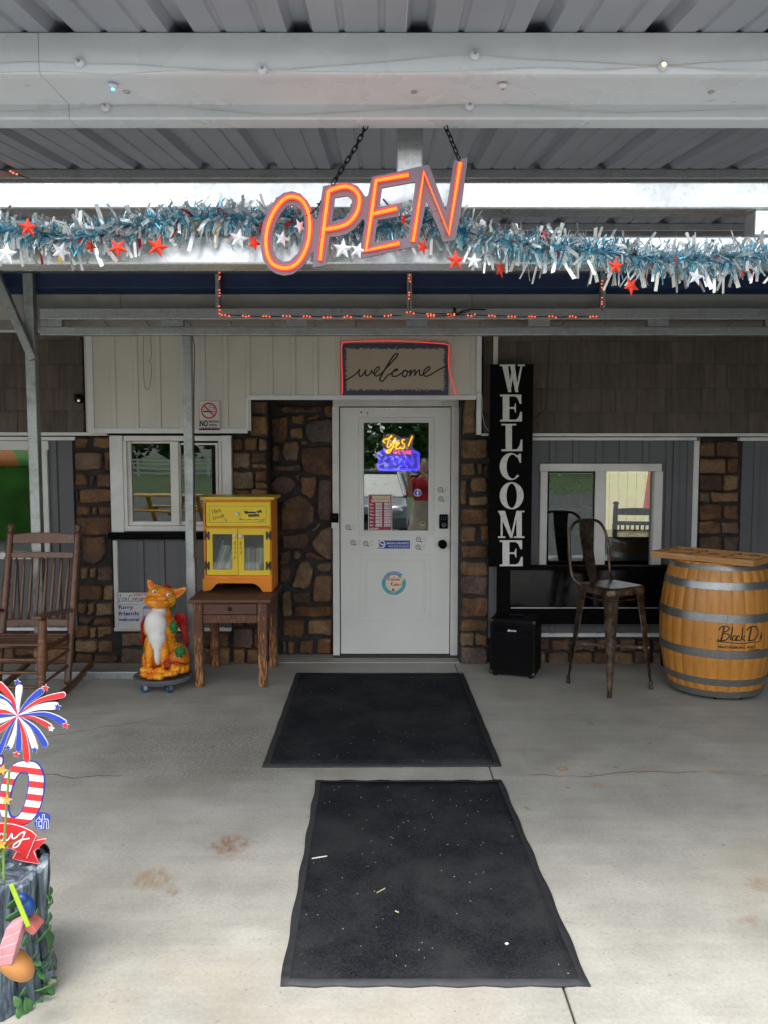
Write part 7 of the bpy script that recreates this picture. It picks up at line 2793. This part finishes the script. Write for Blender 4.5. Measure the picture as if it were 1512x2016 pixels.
def car():
    r_ = thing('parked_car', 'grey parked car facing the shop, mirrored in the door glass', 'car', (-.92, -6.6, -.07), 0)
    paint = plain('car_paint', (.16, .18, .20), .25, .3, var=.05, bump=0, coat=.5)
    sw_ = Matrix(((0, 1, 0, 0), (1, 0, 0, 0), (0, 0, 1, 0), (0, 0, 0, 1)))
    m = MB()
    m.prism([(2.2, .35), (2.25, .6), (2.15, .86), (1.25, 1.0), (.6, 1.05), (-2.1, 1.05), (-2.25, .7), (-2.2, .35)], -.92, .92, M=sw_)
    m.build('body', paint, r_, bevel=.07, bseg=3, local=True)
    m = MB()
    m.add([(-.86, 1.15, 1.02), (.86, 1.15, 1.02), (.86, -2.0, 1.04), (-.86, -2.0, 1.04), (-.68, .35, 1.55), (.68, .35, 1.55), (.68, -1.7, 1.55), (-.68, -1.7, 1.55)], [(0, 1, 5, 4), (1, 2, 6, 5), (2, 3, 7, 6), (3, 0, 4, 7), (4, 5, 6, 7)])
    m.build('cabin_glass', plain('car_glass', (.02, .035, .035), .05, bump=0), r_, local=True)
    m = MB()
    m.box(-.70, .70, -1.72, .37, 1.545, 1.62)
    for a, b in (((-.87, 1.15, 1.02), (-.69, .35, 1.56)), ((.87, 1.15, 1.02), (.69, .35, 1.56)), ((-.87, -.6, 1.03), (-.69, -.6, 1.56)), ((.87, -.6, 1.03), (.69, -.6, 1.56)), ((-.87, -2, 1.03), (-.69, -1.7, 1.56)), ((.87, -2, 1.03), (.69, -1.7, 1.56))):
        m.bar(a, b, .09, .07)
    m.build('roof', paint, r_, bevel=.02, local=True)
    for sx in (-1, 1):
        for y in (1.4, -1.35):
            m = MB()
            T = Matrix.Translation((sx * .82, y, .335)) @ Matrix.Rotation(PI / 2, 4, 'Y')
            m.lathe([(.19, -.1), (.31, -.1), (.335, -.06), (.335, .06), (.31, .1), (.19, .1)], n=24, M=T)
            w_ = m.build('wheel', M['rubber'], r_, smooth=True, local=True)
            m = MB()
            m.lathe([(.001, -.105), (.19, -.095), (.19, .095), (.001, .105)], n=20, M=T)
            m.build('rim', M['chrome'], w_, smooth=True, local=True)
        m = MB()
        m.ell((sx * .68, 2.2, .75), (.17, .06, .09), 14, 8)
        m.build('headlight', M['chrome'], r_, smooth='all', local=True)
        m = MB()
        m.ell((sx * 1.0, .95, 1.08), (.1, .06, .07), 12, 8)
        m.build('side_mirror', paint, r_, smooth='all', local=True)
    m = MB()
    m.box(-.55, .55, 2.2, 2.27, .5, .68)
    m.build('front_grille', M['black'], r_, bevel=.02, local=True)
car()

# the person taking the picture, mirrored in the door glass
pe = thing('person', 'person in a red top and pale skirt holding up a phone, mirrored in the door', 'person', (.35, -.50, 0))
skin = plain('skin', (.42, .25, .18), .55, var=.08, bump=0)
m = MB()
bx = .35
def el(c, r, M_=None):
    m.ell((bx + c[0], -.50 + c[1], c[2]), r, 16, 12, 0, M_)
el((0, 0, 1.58), (.075, .095, .115))
el((0, .02, 1.53), (.06, .075, .07))
el((0, -.01, 1.44), (.05, .05, .08))
el((0, .095, 1.57), (.014, .02, .02))
el((0, 0, 1.25), (.17, .11, .2))
el((0, 0, 1.0), (.17, .125, .17))
for s_ in (-1, 1):
    el((s_ * .075, 0, 1.575), (.012, .025, .03))
    m.tube([(bx + s_ * .17, -.5, 1.36), (bx + s_ * .24, -.42, 1.16), (bx + s_ * .2, -.36, 1.10)], [.05, .043, .04], 12)
    m.tube([(bx + s_ * .22, -.40, 1.12), (bx + s_ * .15 - .1, -.25, 1.36), (bx + s_ * .09 - .18, -.15, 1.52)], [.042, .034, .026], 12)
    el((s_ * .08 - .18, .365, 1.54), (.035, .03, .05))
    for k in range(4):
        m.tube([(bx - .18 + s_ * .08, -.13, 1.53 + k * .02), (bx - .18 + s_ * .055, -.095, 1.54 + k * .021), (bx - .18 + s_ * .03, -.10, 1.54 + k * .021)], .009, 8)
    m.tube([(bx - .18 + s_ * .08, -.14, 1.52), (bx - .18 + s_ * .04, -.135, 1.50)], .010, 8)
    m.tube([(bx + s_ * .09, -.5, .95), (bx + s_ * .09, -.49, .5), (bx + s_ * .085, -.51, .08)], [.085, .06, .04], 12)
    el((s_ * .085, .05, .045), (.042, .12, .044))
o = m.build('body', skin, pe, smooth='all')
remesh(o, .012, 3)
m = MB()
el((0, 0, 1.24), (.19, .13, .2))
el((0, 0, 1.08), (.19, .14, .16))
for s_ in (-1, 1):
    m.tube([(bx + s_ * .14, -.5, 1.38), (bx + s_ * .2, -.48, 1.3), (bx + s_ * .245, -.42, 1.16), (bx + s_ * .235, -.39, 1.13)], [.06, .07, .066, .06], 12)
o = m.build('red_top', plain('red_cloth', (.42, .015, .02), .8, bump=.2), pe, smooth='all')
remesh(o, .014, 3)
m = MB()
vv, fs = [], []
for i in range(9):
    z = 1.06 - i * .1
    for k in range(40):
        a = 2 * PI * k / 40
        r = .165 + .02 * i + .012 * i / 8 * math.sin(a * 11)
        vv.append((bx + r * math.cos(a), -.5 + r * .75 * math.sin(a), z))
for i in range(8):
    for k in range(40):
        l = (k + 1) % 40
        fs.append((i * 40 + k, i * 40 + l, (i + 1) * 40 + l, (i + 1) * 40 + k))
m.add(vv, fs)
m.build('skirt', plain('skirt_cloth', (.42, .37, .29), .85, bump=.2), pe, smooth='all')
m = MB()
el((0, -.03, 1.61), (.09, .1, .105))
el((0, -.07, 1.5), (.085, .06, .14))
m.build('hair', plain('hair_dark', (.02, .014, .01), .5), pe, smooth='all')
m = MB()
m.box(.09, .25, -.085, -.075, 1.53, 1.61)
tag(m.build('phone', M['black_gloss'], None, bevel=.003), 'dark phone held up by the mirrored person', 'phone')

# striped play tent mirrored in the window at the left edge
tn = thing('play_tent', 'green and orange round tent mirrored in the window at the left edge', 'tent', (-7.75, -4.2, -.07))
m = MB()
m.lathe([(1.05, 0), (1.05, 1.42)], n=40)
m.build('tent_wall', plain('tent_green', (.07, .26, .03), .7, var=.6, scale=2.5), tn, smooth='all', local=True)
for k in range(14):
    m = MB()
    m.lathe([(1.09 * math.cos(b), 1.42 + .36 * math.sin(b)) for b in [i * PI / 2 / 10 for i in range(11)]], n=6, a0=2 * PI * k / 14, a1=2 * PI * (k + 1) / 14)
    m.build('tent_panel', plain('tent_orange', (.55, .17, .02), .7) if k % 2 == 0 else plain('tent_green2', (.07, .26, .03), .7), tn, smooth='all', local=True)
